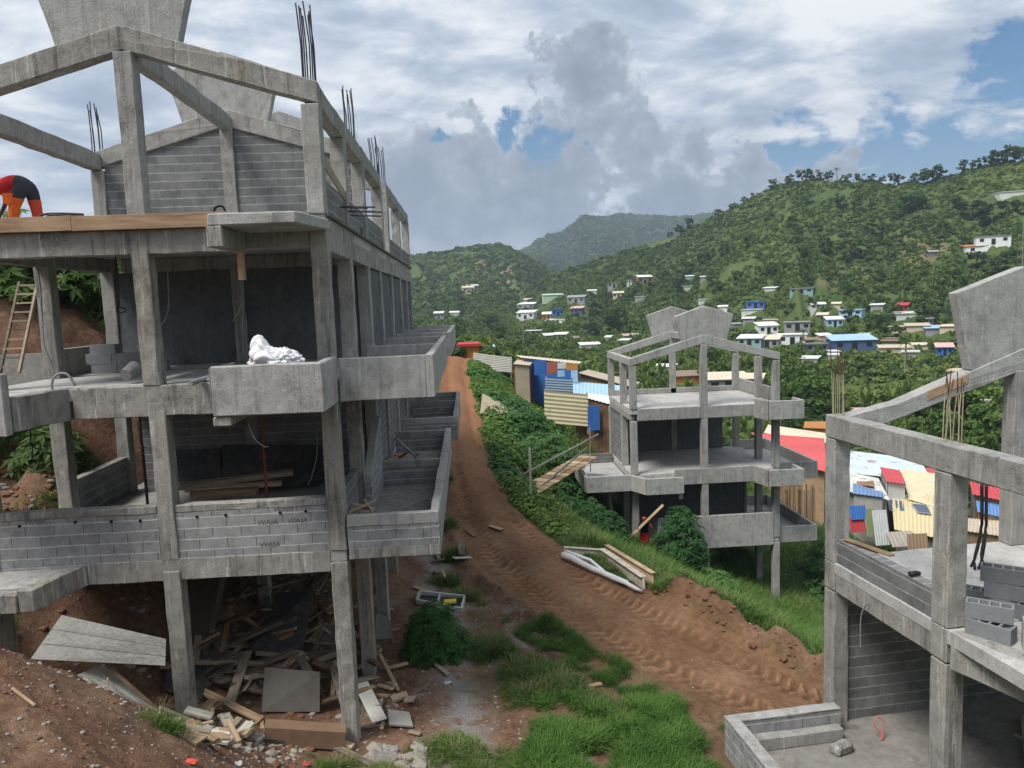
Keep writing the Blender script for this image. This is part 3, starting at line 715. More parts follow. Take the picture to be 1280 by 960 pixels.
# front block wall, level one
fw_ = emp2('front_wall')
for x0, x1 in ((-8.5,-5.70),(-5.385,-2.70)):
    MB().box(x0, x1, 13.44, 13.64, -4.345, -3.50).build('block_wall', BLOCKL, fw_)
    MB().box(x0, x1, 13.43, 13.65, -3.498, -3.36).build('coping', COND, fw_, **BV)
hol = plain('drain_hole_dark', (.01,.01,.01), .9, 0, 5, bmp=0)
for px, py in ((24,658),(94,653),(139,652),(175,651),(246,646),(282,644),(350,641),(382,639)):
    x, y, z = at(px, py, Y=13.43)
    MB().tube([(x,13.45,z),(x,13.428,z)], .028, 8).build('weep_hole', hol, fw_)
def stamp(txt, px, py, Y, size, mat, parent, rot=0.0, sh=0.2):
    cu = bpy.data.curves.new('lettering', 'FONT'); cu.body = txt; cu.size = size; cu.extrude = .0008; cu.align_x = 'CENTER'; cu.align_y = 'CENTER'; cu.shear = sh
    cu.materials.append(mat)
    tmp = bpy.data.objects.new("lettering", cu); o = bpy.data.objects.new("lettering", bpy.data.meshes.new_from_object(tmp)); COL.objects.link(o); bpy.data.objects.remove(tmp)
    x, y, z = at(px, py, Y=Y)
    o.parent = parent
    o.matrix_local = WM[parent.name].inverted() @ (Matrix.Translation((x, Y, z)) @ Matrix.Rotation(R(90), 4, 'X') @ Matrix.Rotation(rot, 4, 'Z'))
    return o
ink = plain('faded_black_ink', (.11,.11,.11), .95, .3, 30, bmp=0)
inkg = plain('faded_green_ink', (.14,.165,.15), .95, .3, 30, bmp=0)
for px, py in ((334,653),(371,651),(337,681),(43,652),(354,636)):
    stamp('WAIA', px, py, 13.437, .14, ink, fw_)
stamp('PAWE', 66, 297, 13.401, .17, inkg, LB, -.05); stamp('TOI', 67, 304, 13.401, .12, inkg, LB, -.25)
# inner walls
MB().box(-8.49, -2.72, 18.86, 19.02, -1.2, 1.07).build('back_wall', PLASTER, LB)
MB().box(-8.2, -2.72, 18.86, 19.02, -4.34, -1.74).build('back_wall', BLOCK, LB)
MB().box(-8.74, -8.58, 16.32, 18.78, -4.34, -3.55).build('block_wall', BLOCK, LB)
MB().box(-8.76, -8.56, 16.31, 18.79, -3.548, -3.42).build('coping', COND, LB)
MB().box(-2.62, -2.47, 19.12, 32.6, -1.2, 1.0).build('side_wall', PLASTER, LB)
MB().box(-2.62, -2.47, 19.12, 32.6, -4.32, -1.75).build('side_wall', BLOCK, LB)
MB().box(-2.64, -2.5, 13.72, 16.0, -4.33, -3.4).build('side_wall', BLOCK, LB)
# low retaining wall at the left of level two
MB().box(-12.5, -8.83, 18.7, 18.9, -1.9, -.78).build('retaining_wall', CON, LB)
MB().box(-8.86, -8.66, 16.3, 18.68, -1.2, -.62).build('retaining_wall', CON, LB)
# slab three edge: formwork boards, overhanging corner
MB().box(-9.3, -6.6, 13.26, 13.30, 1.49, 1.735).build('formwork_board', WOODO, LB, bevel=.004)
MB().box(-6.59, -4.02, 13.25, 13.29, 1.48, 1.725).build('formwork_board', WOODO, LB, bevel=.004)
MB().box(-5.9, -5.0, 13.295, 13.40, 1.69, 1.72).build('formwork_board', WOODG, LB)
MB().box(-9.3, -4.05, 13.31, 13.435, 1.50, 1.65).build('floor_slab', SLAB, LB)
MB().prism([(-4.0,12.15),(-2.62,12.15),(-2.34,13.41),(-4.0,13.41)], 1.37, 1.56).build('floor_slab', CONL, LB, bevel=.02, rough=.006)
MB().box(-4.02, -3.78, 12.14, 13.40, 1.05, 1.368).build('beam', COND, LB, **BV)
MB().box(-3.80, -3.70, 12.9, 13.0, .55, 1.04).build('prop_board', WOODO, LB)
MB().box(-2.40, -2.34, 13.44, 33.0, 1.62, 1.66).build('formwork_board', WOODG, LB)
# roof frames
def gable(y, eave_top, apex_top, x0, xm, x1, h=.38, t=.27, p=LB, mat=CON, nm='gable_beam'):
    MB().slabxz([(x0,eave_top-h),(xm,apex_top-h),(x1,eave_top-h),(x1,eave_top),(xm+.1,apex_top),(xm-.1,apex_top),(x0,eave_top)], y-t/2, y+t/2).build(nm, mat, p, bevel=.016, rough=.007)
gable(13.55, 3.88, 4.82, -8.82, -5.58, -2.40, mat=COND)
gable(18.95, 3.88, 4.82, -8.82, -5.58, -2.40)
gable(24.45, 3.92, 4.82, -8.82, -5.58, -2.40)
MB().box(-2.67, -2.415, 13.70, 22.9, 3.50, 3.874).build('eave_beam', COND, LB, **BV)
MB().box(-2.67, -2.415, 24.6, 33.0, 3.56, 3.90).build('eave_beam', CON, LB, **BV)
MB().box(-8.80, -8.53, 13.70, 18.8, 3.50, 3.874).build('eave_beam', CON, LB, **BV)
MB().box(-5.70, -5.46, 13.70, 18.8, 4.36, 4.70).build('ridge_beam', CON, LB, **BV)
def pent(y, xc, zb, p=LB, t=.22, mat=CONL, s=1.0):
    MB().slabxz([(xc-.98*s,zb),(xc+.98*s,zb),(xc+1.33*s,zb+1.28*s),(xc,zb+1.72*s),(xc-1.33*s,zb+1.28*s)], y-t/2, y+t/2).build('gable_panel', mat, p, bevel=.02, rough=.008)
pent(13.60, -5.68, 4.44); pent(18.95, -5.58, 4.44); pent(24.45, -5.58, 4.44)
# block infill of the second gable
for x0, x1, za, zb in ((-8.49,-5.74,3.62,4.42),(-5.42,-2.71,4.42,3.62)):
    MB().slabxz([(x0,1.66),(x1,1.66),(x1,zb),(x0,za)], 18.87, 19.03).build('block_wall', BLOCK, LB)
# roof-terrace parapet along the road
for y0, y1 in ((13.71,15.99),(16.31,18.79),(19.12,22.58)):
    MB().box(-2.60, -2.45, y0, y1, 1.665, 2.30).build('block_wall', BLOCK, LB)
MB().beam((-2.50,13.75,2.75),(-2.44,16.1,2.30), .03, .2).build('formwork_board', WOODG, LB)
MB().box(-2.62, -2.42, 24.65, 32.6, 1.665, 2.2).build('block_wall', BLOCK, LB)
for k in range(5):
    y = 15.3 + .35*k
    MB().tube([(-2.7, y, 2.02+.05*(k%2)),(-1.9+.1*(k%3), y+.1, 1.98+.06*(k%2))], .016, 5).build('formwork_pin', STEELD, LB)
MB().box(-2.47,-2.43,18.2,18.35,1.0,1.9).build('formwork_clamp', STEEL, LB)
# starter bars
def bars(x, y, z, h, n=6, sp=.11, p=LB, mat=STEELD, lean=.03, r=.013):
    for i in range(n):
        a = 2*math.pi*i/n + .4
        bx, by = x+sp*math.cos(a), y+sp*math.sin(a)
        MB().tube([(bx,by,z-.02),(bx+random.uniform(-lean,lean)*.4,by,z+h*.5),(bx+random.uniform(-lean,lean)-.03,by+random.uniform(-lean,lean),z+h*random.uniform(.9,1.05))], r, 5).build('starter_bar', mat, p)
bars(XR,13.55,3.88,1.25,8); bars(XR,18.0,3.87,1.15,7); bars(XR,22.7,3.87,1.1,5); bars(XR,24.5,3.9,1.1,5); bars(XL,18.95,3.88,1.15)
# sloping stair slab under the building
MB().slabyz([(15.4,-7.2),(18.6,-4.75),(18.6,-5.05),(15.6,-7.5)], -6.9, -5.9).build('stair_slab', plain('muddy_concrete', (.10,.075,.055), .95, .4, 5, bmp=.4), LB)
# ------------------------------------------------------------------ concrete shell, near right (its own axes: v along the gable, u up the slope)
RA = -R(-5.4)
RO = (6.23, 12.5)
_u = Vector((-.0941409, .9955589)); _v = Vector((.9955589, .0941409))
def rw(v, u, z): return (RO[0]+_v.x*v+_u.x*u, RO[1]+_v.y*v+_u.y*u, z)
RB = emp('concrete_building', 'nearest unfinished concrete shell, with grey hollow blocks piled on its upper floor', 'building', (RO[0], RO[1], -8.0), rz=R(5.4018))
def rbox(name, v0, v1, u0, u1, z0, z1, mat, **k):
    kk = dict(bevel=.014, rough=.006); kk.update(k)
    return MB().box(v0, v1, u0, u1, z0, z1).xf(rw).build(name, mat, RB, **kk)
# far frame columns (near face at u=0) and near frame (u=-2.76..-2.44)
NEARU = (-2.76, -2.44)
for (u0, u1) in ((0,.3), NEARU):
    rbox('column', 0, .30, u0, u1, -8.4, -5.31, COND)
    rbox('column', 0, .30, u0, u1, -5.29, -4.79, COND)
    rbox('column', 0, .30, u0, u1, -4.78, -2.57, COND if u0 < 0 else CON)
rbox('column', 3.50, 3.80, 0, .3, -4.77, -1.55, CON)
rbox('column', 3.30, 3.60, -2.76, -2.44, -8.3, -5.3, COND)
rbox('column', 7.0, 7.3, 0, .3, -4.77, -2.3, CON)
# floors
rbox('floor_slab', .02, 7.3, -2.74, .29, -4.98, -4.775, SLAB)
rbox('floor_slab', -.1, 7.3, -2.78, .32, -8.0, -7.78, SLABD)
MB().prism([(.0,-2.775),(.0,-5.2),(7.3,-5.2),(7.3,-2.775)][::-1], -4.98, -4.778).xf(rw).build('floor_slab', SLAB, RB)
MB().prism([(-2.09,-6.0),(7.3,-6.0),(7.3,-2.79),(-.105,-2.79),(-.105,-.12),(-2.09,-.12)], -8.02, -7.79).xf(rw).build('floor_slab', SLABD, RB)
# edge beams
rbox('beam', .03, .27, -2.43, -.005, -5.30, -4.785, COND)
rbox('beam', .31, 7.0, .03, .27, -5.30, -4.99, COND)
MB().prism([(-.02,-2.85),(.30,-2.85),(.62,-4.2),(.62,-5.2),(.38,-5.2),(.36,-4.2)][::-1], -5.32, -4.772).xf(rw).build('beam', COND, RB, bevel=.014, rough=.006)
# eave beam on the valley-road side and the rising far gable beam
rbox('eave_beam', .0, .28, -6.0, .30, -2.56, -2.165, CON)
def rgable(u0, u1, pts, name, mat): return MB().slabxz(pts, u0, u1).xf(rw).build(name, mat, RB, bevel=.015, rough=.006)
rgable(.02, .30, [(.285,-2.56),(.285,-2.17),(1.2,-2.0),(3.65,-1.16),(7.3,-2.17),(7.3,-2.56),(3.65,-1.55)], 'gable_beam', CONL)
rgable(.04, .27, [(2.62,-1.50),(4.68,-1.50),(4.98,-.12),(3.65,.30),(2.32,-.12)], 'gable_panel', CONL)
rgable(.0, .018, [(1.75,-2.0),(2.55,-1.72),(2.55,-1.56),(1.75,-1.82)], 'formwork_board', WOODO)
# block upstand, two courses
rbox('block_wall', .05, .25, -2.43, -.01, -4.78, -4.34, BLOCK, bevel=0, rough=0)
# dark block wall behind the lower loggia
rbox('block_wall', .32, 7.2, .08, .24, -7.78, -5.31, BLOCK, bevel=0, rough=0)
# lower terrace upstand, hollow blocks laid in one course on a footing
rbox('terrace_wall', -2.1, -.03, -.30, -.10, -8.0, -7.33, BLOCKL, bevel=0, rough=0)
rbox('terrace_wall', -2.1, -1.9, -6.0, -.305, -8.0, -7.325, BLOCKL, bevel=0, rough=0)
rbox('coping', -2.11, -.03, -.31, -.09, -7.328, -7.30, CONL, bevel=.004); rbox('coping', -2.11, -1.89, -6.0, -.315, -7.323, -7.295, CONL, bevel=.004)
rbox('terrace_wall', -1.88, -.1, -.50, -.31, -7.785, -7.56, CON)
# starter bars in two clumps on the eave beam
def rbars(v, u, z, h, n, sp, lean):
    for i in range(n):
        a = 2*math.pi*i/n + .7
        b0 = (v+sp*math.cos(a), u+sp*1.3*math.sin(a)); dv = random.uniform(-lean, lean); du = random.uniform(-lean, lean)
        hh = h*random.uniform(.78, 1.05)
        MB().tube([rw(b0[0], b0[1], z-.02), rw(b0[0]+dv*.4, b0[1]+du*.4, z+hh*.5), rw(b0[0]+dv*1.2, b0[1]+du, z+hh)], .0075, 6).build('starter_bar', REBAR, RB)
def rebar_mat():
    m, t, b, _ = nt('rebar_rust_and_laitance'); p = pos(t)
    z = N(t, 'ShaderNodeSeparateXYZ'); t.links.new(p, z.inputs[0])
    f = math_(t, 'ADD', math_(t, 'ADD', z.outputs[2], 1.55), math_(t, 'MULTIPLY', math_(t, 'SUBTRACT', noise(t, p, 5, 4), .5), .5))
    c = ramp(t, f, [(.0, (.36,.31,.20)), (.12, (.085,.04,.028))])
    t.links.new(c, b.inputs['Base Color']); b.inputs['Roughness'].default_value = .85; return m
REBAR = rebar_mat()
random.seed(5)
rbars(.14, .12, -2.17, 1.15, 8, .085, .05); rbars(.14, -2.6, -2.165, 1.05, 8, .10, .07)
# ------------------------------------------------------------------ concrete shell in the middle distance
MBD = emp('concrete_building', 'three-storey concrete shell with two pentagon gable panels, among bushes below the road', 'building', (10.4, 33.0, -13.0))
def mbox(name, x0, x1, y0, y1, z0, z1, mat=CON, p=MBD): return MB().box(x0, x1, y0, y1, z0, z1).build(name, mat, p, bevel=.015)
MX = (7.2, 10.42, 13.74); MY = (33.15, 35.2, 38.3)
mlev = ((None,-11.45),(-11.2,-8.55),(-7.95,-5.52),(-4.96,-3.02))
for x in MX:
    for y in MY:
        if x == MX[1] and y == MY[1]: continue
        for k, (z0, z1) in enumerate(mlev):
            if z0 is None: z0 = hz(x, y) - .5
            if k == 3 and x == MX[1]: z1 = -2.15
            mbox('column', x-.15, x+.15, y-.15, y+.15, z0, z1)
for z0, z1, zb in ((-11.42,-11.2,-11.75),(-8.2,-7.96,-8.5),(-5.2,-4.965,-5.5)):
    mbox('floor_slab', 7.08, 13.86, 33.04, 38.42, z0, z1, SLAB)
    if zb > -11:
        mbox('beam', 7.36, 13.58, 33.03, 33.28, zb, z0-.004); mbox('beam', 7.06, 7.32, 33.31, 38.1, zb, z0-.004); mbox('beam', 13.62, 13.88, 33.31, 38.1, zb, z0-.004)
# front upstands
mbox('parapet', 7.36, 12.8, 33.0, 33.03, -5.5, -4.955, CON)
mbox('parapet', 9.0, 12.75, 32.98, 33.03, -8.52, -7.80, CON)
mbox('front_wall', 8.2, 13.58, 32.97, 32.995, -11.55, -10.02, CONL)
mbox('front_wall', 7.36, 8.19, 33.02, 33.14, -11.75, -11.0, COND); mbox('front_wall', 8.2, 10.26, 33.0, 33.14, -11.55, -10.03); mbox('front_wall', 10.58, 13.58, 33.0, 33.14, -11.55, -10.03)
# zigzag upper left, level two
MB().prism([(4.9,32.6),(7.0,32.6),(7.45,31.7),(9.05,31.7),(9.05,32.95),(4.9,32.95)], -8.55, -8.3).build('floor_slab', SLAB, MBD)
for a, b in (((4.9,32.6),(6.95,32.6)),((6.95,32.6),(7.42,31.72)),((7.42,31.72),(9.05,31.72))):
    MB().beam((*a,-8.20),(*b,-8.20), .14, .72).build('parapet', CONL, MBD, bevel=.012)
mbox('beam', 8.85, 9.04, 31.8, 32.95, -8.85, -8.56)
# left side balcony with block upstand
mbox('floor_slab', 4.85, 7.03, 32.98, 37.6, -8.5, -8.3, SLAB)
mbox('parapet', 4.83, 4.99, 32.7, 37.6, -8.55, -7.82, CONL); mbox('parapet', 5.0, 7.03, 37.45, 37.6, -8.29, -7.82, BLOCK)
# right side balconies
for z0, zt, x1, y0, y1 in ((-8.62,-7.85,15.9,33.5,39.6),(-11.55,-10.8,15.75,33.2,39.0)):
    b = bpy.data.objects.new('balcony', None); COL.objects.link(b); b.parent = MBD; WM[b.name] = WM[MBD.name]
    mbox('floor_slab', 13.9, x1, y0, y1, z0+.04, z0+.22, SLAB, b)
    mbox('parapet', 13.9, x1-.15, y0-.002, y0+.14, z0, zt, CONL, b); mbox('parapet', x1-.145, x1, y0-.004, y1, z0, zt+.004, CONL, b); mbox('parapet', 13.9, x1-.15, y1-.14, y1-.002, z0+.22, zt, CON, b)
for z0, zt, tag_ in ((-8.55,-7.8,0),(-5.55,-4.72,1)):
    b = bpy.data.objects.new('balcony', None); COL.objects.link(b); b.parent = MBD; WM[b.name] = WM[MBD.name]
    mbox('parapet', 13.0, 14.55, 31.95, 32.07, z0, zt, CONL, b); mbox('parapet', 14.42, 14.55, 32.08, 33.0, z0, zt, CONL, b)
    MB().beam((12.75,33.0,(z0+zt)/2-.02),(13.02,32.1,(z0+zt)/2-.02), .13, zt-z0).build('parapet', CON, b)
    MB().prism([(12.8,32.99),(13.06,32.1),(14.41,32.1),(14.41,32.99)], z0+.05, z0+.25).build('floor_slab', SLAB, b)
mbox('parapet', 13.88, 14.02, 33.3, 38.4, -4.96, -4.35); mbox('parapet', 7.36, 13.58, 38.15, 38.3, -4.96, -4.7)
# inner walls and left side infill
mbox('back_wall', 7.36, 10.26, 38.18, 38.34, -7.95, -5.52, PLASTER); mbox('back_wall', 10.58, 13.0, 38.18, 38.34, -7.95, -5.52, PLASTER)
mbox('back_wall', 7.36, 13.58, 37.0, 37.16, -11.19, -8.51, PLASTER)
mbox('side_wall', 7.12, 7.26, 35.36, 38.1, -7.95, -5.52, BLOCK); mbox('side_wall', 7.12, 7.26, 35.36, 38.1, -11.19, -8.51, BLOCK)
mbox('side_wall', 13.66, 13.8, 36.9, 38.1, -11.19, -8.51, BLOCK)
MB().slabyz([(32.9,-11.5),(35.0,-11.5),(35.0,-9.2),(34.6,-9.0),(33.3,-10.6),(32.9,-10.7)], 6.2, 6.34).build('stair_wall', CON, MBD)
def mgable(y): MB().slabxz([(7.04,-3.02),(10.42,-2.12),(13.9,-3.02),(13.9,-2.68),(10.52,-1.76),(10.32,-1.76),(7.04,-2.68)], y-.14, y+.14).build('gable_beam', CONL, MBD, bevel=.015)
mgable(33.15); mgable(38.3)
for x in (7.2,): MB().box(x-.14, x+.12, 33.3, 38.15, -3.0, -2.69).build('eave_beam', CONL, MBD, bevel=.015)
MB().box(10.3, 10.54, 33.3, 38.15, -2.1, -1.8).build('ridge_beam', CON, MBD, bevel=.012)
pent(33.15, 10.46, -2.16, MBD); pent(38.3, 10.42, -2.2, MBD)
# ------------------------------------------------------------------ village houses on the far slope, shacks nearby
_cm = {}
def paint(c, rust=0., rough=.75, tin=False):
    k = (tuple(c), rust, tin)
    if k not in _cm:
        _cm[k] = plain('sheet_metal' if tin else 'house_paint', c, .55 if tin else rough, .22, 3.0 if not tin else 1.6, 0., rust, (.17,.085,.045), .35 if tin else .25, .1)
    return _cm[k]
WHT=(.72,.72,.70); PAL=(.58,.58,.55); CRM=(.60,.53,.40); GRY=(.27,.27,.27); GR2=(.17,.17,.175); BRN=(.24,.17,.12); BLU=(.04,.14,.42); LBL=(.33,.50,.66); TEA=(.22,.36,.36); RED=(.42,.035,.04); ORA=(.48,.20,.045); LIL=(.28,.26,.52); PNK=(.62,.38,.34); GRN=(.42,.52,.40); DKB=(.06,.10,.20); SND=(.52,.43,.32)
DARK = plain('dark_opening', (.012,.013,.016), .6, .2, 4, bmp=0)
HPOS = []
def house(px, py, wp, hp, wc, rc, label, roof='mono', dep=.8, win=2, yaw=None, door=True):
    q = ground_at(px, py, 58)
    if q is None: return
    r = math.hypot(q[0], q[1]); m = r/F; w_, h_ = wp*m, hp*m; d_ = max(3.0, w_*dep)
    az = math.atan2(q[0], q[1]); HPOS.append((az, (wp*.5+1.5)/F, r, q[2]))
    rz = -az + (random.uniform(-.35,.35) if yaw is None else yaw)
    cx, cy = q[0]+math.sin(az)*d_*.5, q[1]+math.cos(az)*d_*.5
    e = emp('house', label, 'house', (cx, cy, q[2]), 'houses on the slope across the valley', rz)
    M_ = WM[e.name]
    def loc(mb): return mb.xf(lambda x,y,z: tuple(M_ @ Vector((x,y,z))))
    rt = min(.28*h_, 1.1)
    hb = h_-rt
    loc(MB().box(-w_/2, w_/2, -d_/2, d_/2, -2.5, hb)).build('wall', paint(wc), e)
    rm = paint(rc, .25 if roof != 'flat' else 0, tin=True); ov = .35
    if roof == 'flat': mb = MB().box(-w_/2-.2, w_/2+.2, -d_/2-.3, d_/2+.2, hb+.004, hb+.22)
    elif roof == 'gable':
        mb = MB().slabyz([(-d_/2-ov,hb+.0),(0,hb+rt),(d_/2+ov,hb),(d_/2+ov,hb+.1),(0,hb+rt+.1),(-d_/2-ov,hb+.1)], -w_/2-ov, w_/2+ov)
    else:
        mb = MB().slabyz([(-d_/2-ov,hb+.02),(d_/2+ov,hb+rt),(d_/2+ov,hb+rt+.1),(-d_/2-ov,hb+.12)], -w_/2-ov, w_/2+ov)
    loc(mb).build('roof', rm, e)
    if hp >= 8 and hb > 1.4:
        n = win + (1 if door else 0)
        for i in range(n):
            xc = -w_/2 + w_*(i+.5)/n; ww = min(.6, w_/n*.28)
            isd = door and i == n//2
            z0, z1 = (.05, min(2.0, hb*.85)) if isd else (hb*.42, hb*.80)
            loc(MB().box(xc-ww, xc+ww, -d_/2-.05, -d_/2-.003, z0, z1)).build('door' if isd else 'window', DARK, e)
    return e
random.seed(31)
HT_ = [
(660,387,22,9,GRY,WHT,'grey house with pale tin roof, topmost of the white-roofed cluster at the hill foot','mono'),
(659,399,22,11,PAL,WHT,'white-walled hut directly below the topmost pale roof of the hill-foot cluster','mono'),
(686,400,15,10,ORA,WHT,'white-roofed hut with an orange side wall next to the bright blue hut','mono'),
(697,395,14,11,BLU,BLU,'bright blue tarpaulin hut on the slope','flat'),
(702,404,13,6,WHT,WHT,'small all-white hut just below the bright blue hut','flat'),
(689,405,12,6,LBL,PAL,'pale blue-grey lean-to beside the small all-white hut','mono'),
(668,420,20,9,GR2,WHT,'dark hut with a flat white roof standing in the trees above the corrugated shacks','flat'),
(688,426,16,9,GR2,PAL,'low dark hut with broken pale roof, right of the flat white roof in the trees','mono'),
(701,424,16,8,GRY,WHT,'hut with two-level white roof sheets among the trees','mono'),
(737,436,24,7,PAL,WHT,'long low white-roofed shed left of the middle shell','mono'),
(691,374,25,7,GRN,GRN,'long shed with a faded green roof, above the bright blue hut','mono'),
(722,379,22,10,GRY,GRY,'weathered grey house with sagging grey roof beside a small white roof','gable'),
(740,367,11,5,PAL,WHT,'tiny white-roofed hut above the weathered grey house','mono'),
(768,360,16,9,GRY,BRN,'bare block house with flat brown roof higher up the slope','flat'),
(787,356,6,8,PAL,GRY,'narrow grey block tower next to the bare block house','flat'),
(804,355,18,11,BRN,WHT,'brown house with small white upper roof on the slope','gable'),
(722,392,15,9,DKB,PNK,'dark blue patched hut with a rosy roof','mono'),
(781,430,12,6,GRY,PAL,'small grey hut half hidden behind the left gable panel','mono'),
(789,424,22,6,GRY,PNK,'long low hut with rosy tin roof behind the left gable panel','mono'),
(945,386,20,11,BLU,BLU,'house wrapped in blue tarpaulin on the right-hand slope','flat'),
(942,391,24,5,PAL,PAL,'long pale roof directly under the house wrapped in blue tarpaulin','flat'),
(904,388,10,6,WHT,WHT,'tiny white gabled hut just above the right gable panel','gable'),
(936,403,13,6,GRY,WHT,'small white roof between the trees, above the white house with blue door','mono'),
(958,418,22,14,WHT,WHT,'white house with a long white roof left of the bare grey upper storey','mono'),
(939,433,27,13,TEA,WHT,'teal-walled house with rusty white roof right of the gable panels','mono'),
(961,436,25,15,GRY,CRM,'grey boarded house with cream roof beside the teal-walled house','mono'),
(996,414,28,14,GRY,GRY,'unrendered grey block storey with two dark doorways above the white house','flat'),
(990,431,32,16,WHT,WHT,'white two-storey house with a row of dark windows','flat'),
(1018,440,24,12,GR2,GR2,'dark grey block building right of the white two-storey house','flat'),
(1042,409,17,12,LBL,WHT,'white-roofed house with pale blue lower wall','mono'),
(1028,401,11,9,BRN,CRM,'small brown hut uphill of the white-roofed pale blue house','mono'),
(1065,395,24,9,LBL,LBL,'pale blue house alone among trees','flat'),
(1063,439,47,17,DKB,LBL,'long blue house with veranda and sloping pale blue roof','mono'),
(1030,426,13,8,PNK,WHT,'small pinkish house between the grey block building and the long blue house','mono'),
(1130,390,11,10,RED,RED,'small bright red house on the slope','gable'),
(1133,397,22,6,PAL,PAL,'pale tin roof directly below the small bright red house','mono'),
(1123,416,17,9,SND,CRM,'small cream house with flat cream roof','flat'),
(1146,414,22,8,SND,SND,'sand-coloured hut with wide sloping roof beside the small cream house','mono'),
(1161,407,11,10,GR2,GRY,'dark stone-grey hut between sand-coloured and pale blue roofs','flat'),
(1171,417,26,8,GRY,LBL,'hut with wide pale blue roof near the big gable panel','mono'),
(1117,442,32,9,SND,SND,'long sandy-roofed house behind the slim palm','gable'),
(1149,437,20,7,SND,CRM,'low sandy hut right of the slim palm','gable'),
(1180,445,15,13,BLU,PNK,'blue hut with a dull pink roof beside the big gable panel','mono'),
(1013,453,17,6,PAL,WHT,'white roof almost buried in trees right of the middle shell','mono'),
(963,364,15,5,PAL,WHT,'small white roof up the slope, alone in banana plants','mono'),
(1003,367,25,8,TEA,GRY,'grey-green shed high on the slope under the terrace scar','flat'),
(863,349,11,5,TEA,WHT,'small white roof above the middle shell on the banana slope','mono'),
(880,350,8,5,GRY,PAL,'tiny pale roof high on the banana slope','mono'),
(1240,306,31,12,WHT,GRY,'white flat-roofed house high on the right, beside an orange roof','flat'),
(1228,317,38,11,WHT,ORA,'low house with a long orange roof high on the right','mono'),
(1264,246,28,7,PAL,PAL,'long pale wall-like house near the top right ridge','flat'),
(1165,321,9,7,GR2,GRY,'tiny grey hut on bare ground high on the slope','gable'),
(855,480,36,13,ORA,BRN,'orange house with rusty brown roof seen through the middle shell','mono'),
(907,488,50,18,GRY,CRM,'long house with a cream roof seen through the middle shell','mono'),
(941,486,22,16,LIL,CRM,'lilac house end with small dark window behind the middle shell','mono'),
(832,463,24,6,PAL,WHT,'low white roof seen between the left columns of the middle shell','mono'),
(585,446,24,18,ORA,RED,'hut with a bright red roof at the head of the dirt road','flat'),
(610,440,14,8,LBL,LBL,'little hut with a pale blue roof at the head of the dirt road','mono'),
(1088,524,36,8,RED,PNK,'low dull red roof below the rebar clump in the valley trees','mono'),
(1208,470,30,6,SND,SND,'low sandy hut right of the big gable panel base','flat'),
]
for h_ in HT_: house(*h_)
rv = np.random.default_rng(5); VAR = ((PAL,WHT,'tiny pale hut with a white roof among the trees on the far slope'),(GRY,PAL,'tiny grey hut with a pale tin roof among the trees on the far slope'),(SND,CRM,'tiny sand-coloured hut among the trees on the far slope'),(GR2,BRN,'tiny dark hut with a brown rusty roof among the trees on the far slope'))
for k in range(52):
    x0, x1, y0, y1 = ((655,790,368,440),(905,1190,382,452),(700,900,350,385),(1040,1200,395,450),(520,600,360,400))[(0,1,1,3,2,1,0,3,4)[k % 9]]
    wc, rc, lab = VAR[k % 4]; px, py = rv.uniform(x0,x1), rv.uniform(y0,y1)
    if any(abs(px-h_[0]) < 14 and abs(py-h_[1]) < 8 for h_ in HT_): continue
    house(px, py, rv.uniform(8,17), rv.uniform(5,9), wc, rc, lab, ('mono','flat','gable')[k % 3])
# boundary wall and parked van beyond the right shell
q = ground_at(1212, 520, 60); az = math.atan2(q[0], q[1]); r_ = math.hypot(q[0], q[1])
e = emp('boundary_wall', 'grey concrete boundary wall with pale posts in the valley, seen under the gable beam', 'wall', q, None, -az)
M_ = WM[e.name]; L = lambda mb: mb.xf(lambda x,y,z: tuple(M_ @ Vector((x,y,z))))
k = r_/F
L(MB().box(-22*k, 22*k, 0, .25, -1, 17*k)).build('wall', paint(GRY), e)
L(MB().box(-22*k, 22*k, -.04, .29, 17*k+.003, 17*k+.18)).build('coping', paint(PAL), e)
for i in range(6): L(MB().box((-22+8.6*i)*k-.12, (-22+8.6*i)*k+.12, -.07, -.003, -1, 17*k)).build('post', paint(PAL), e)
q2 = (q[0]+math.sin(az)*7-5*k*math.cos(az), q[1]+math.cos(az)*7, 0); zv = at(1206, 500, Y=q2[1])[2]
e = emp('parked_van', 'white van parked behind the grey boundary wall', 'van', (q2[0], q2[1], zv), None, -az+.15)
M_ = WM[e.name]; L = lambda mb: mb.xf(lambda x,y,z: tuple(M_ @ Vector((x,y,z))))
L(MB().slabyz([(-2.3,.35),(2.3,.35),(2.3,2.0),(-1.1,2.0),(-1.8,1.15),(-2.3,1.0)], -.9, .9)).build('body', paint(WHT), e, bevel=.08)
L(MB().slabyz([(-1.83,1.17),(-1.16,1.9),(-1.20,1.92),(-1.90,1.19)], -.75, .75)).build('windscreen', DARK, e)
for sx_ in (-.92, .72):
    for yy in (-1.5, 1.5): L(MB().tube([(sx_, yy, .36), (sx_+.2, yy, .36)], .36, 12)).build('wheel', BLACK, e)
L(MB().box(-3.5, 3.5, -2.6, 2.6, -4.0, .02)).build('terrace_base', paint(GR2), None, label='green-stained retaining terrace under the white van', cat='terrace', org=(q2[0], q2[1], zv))

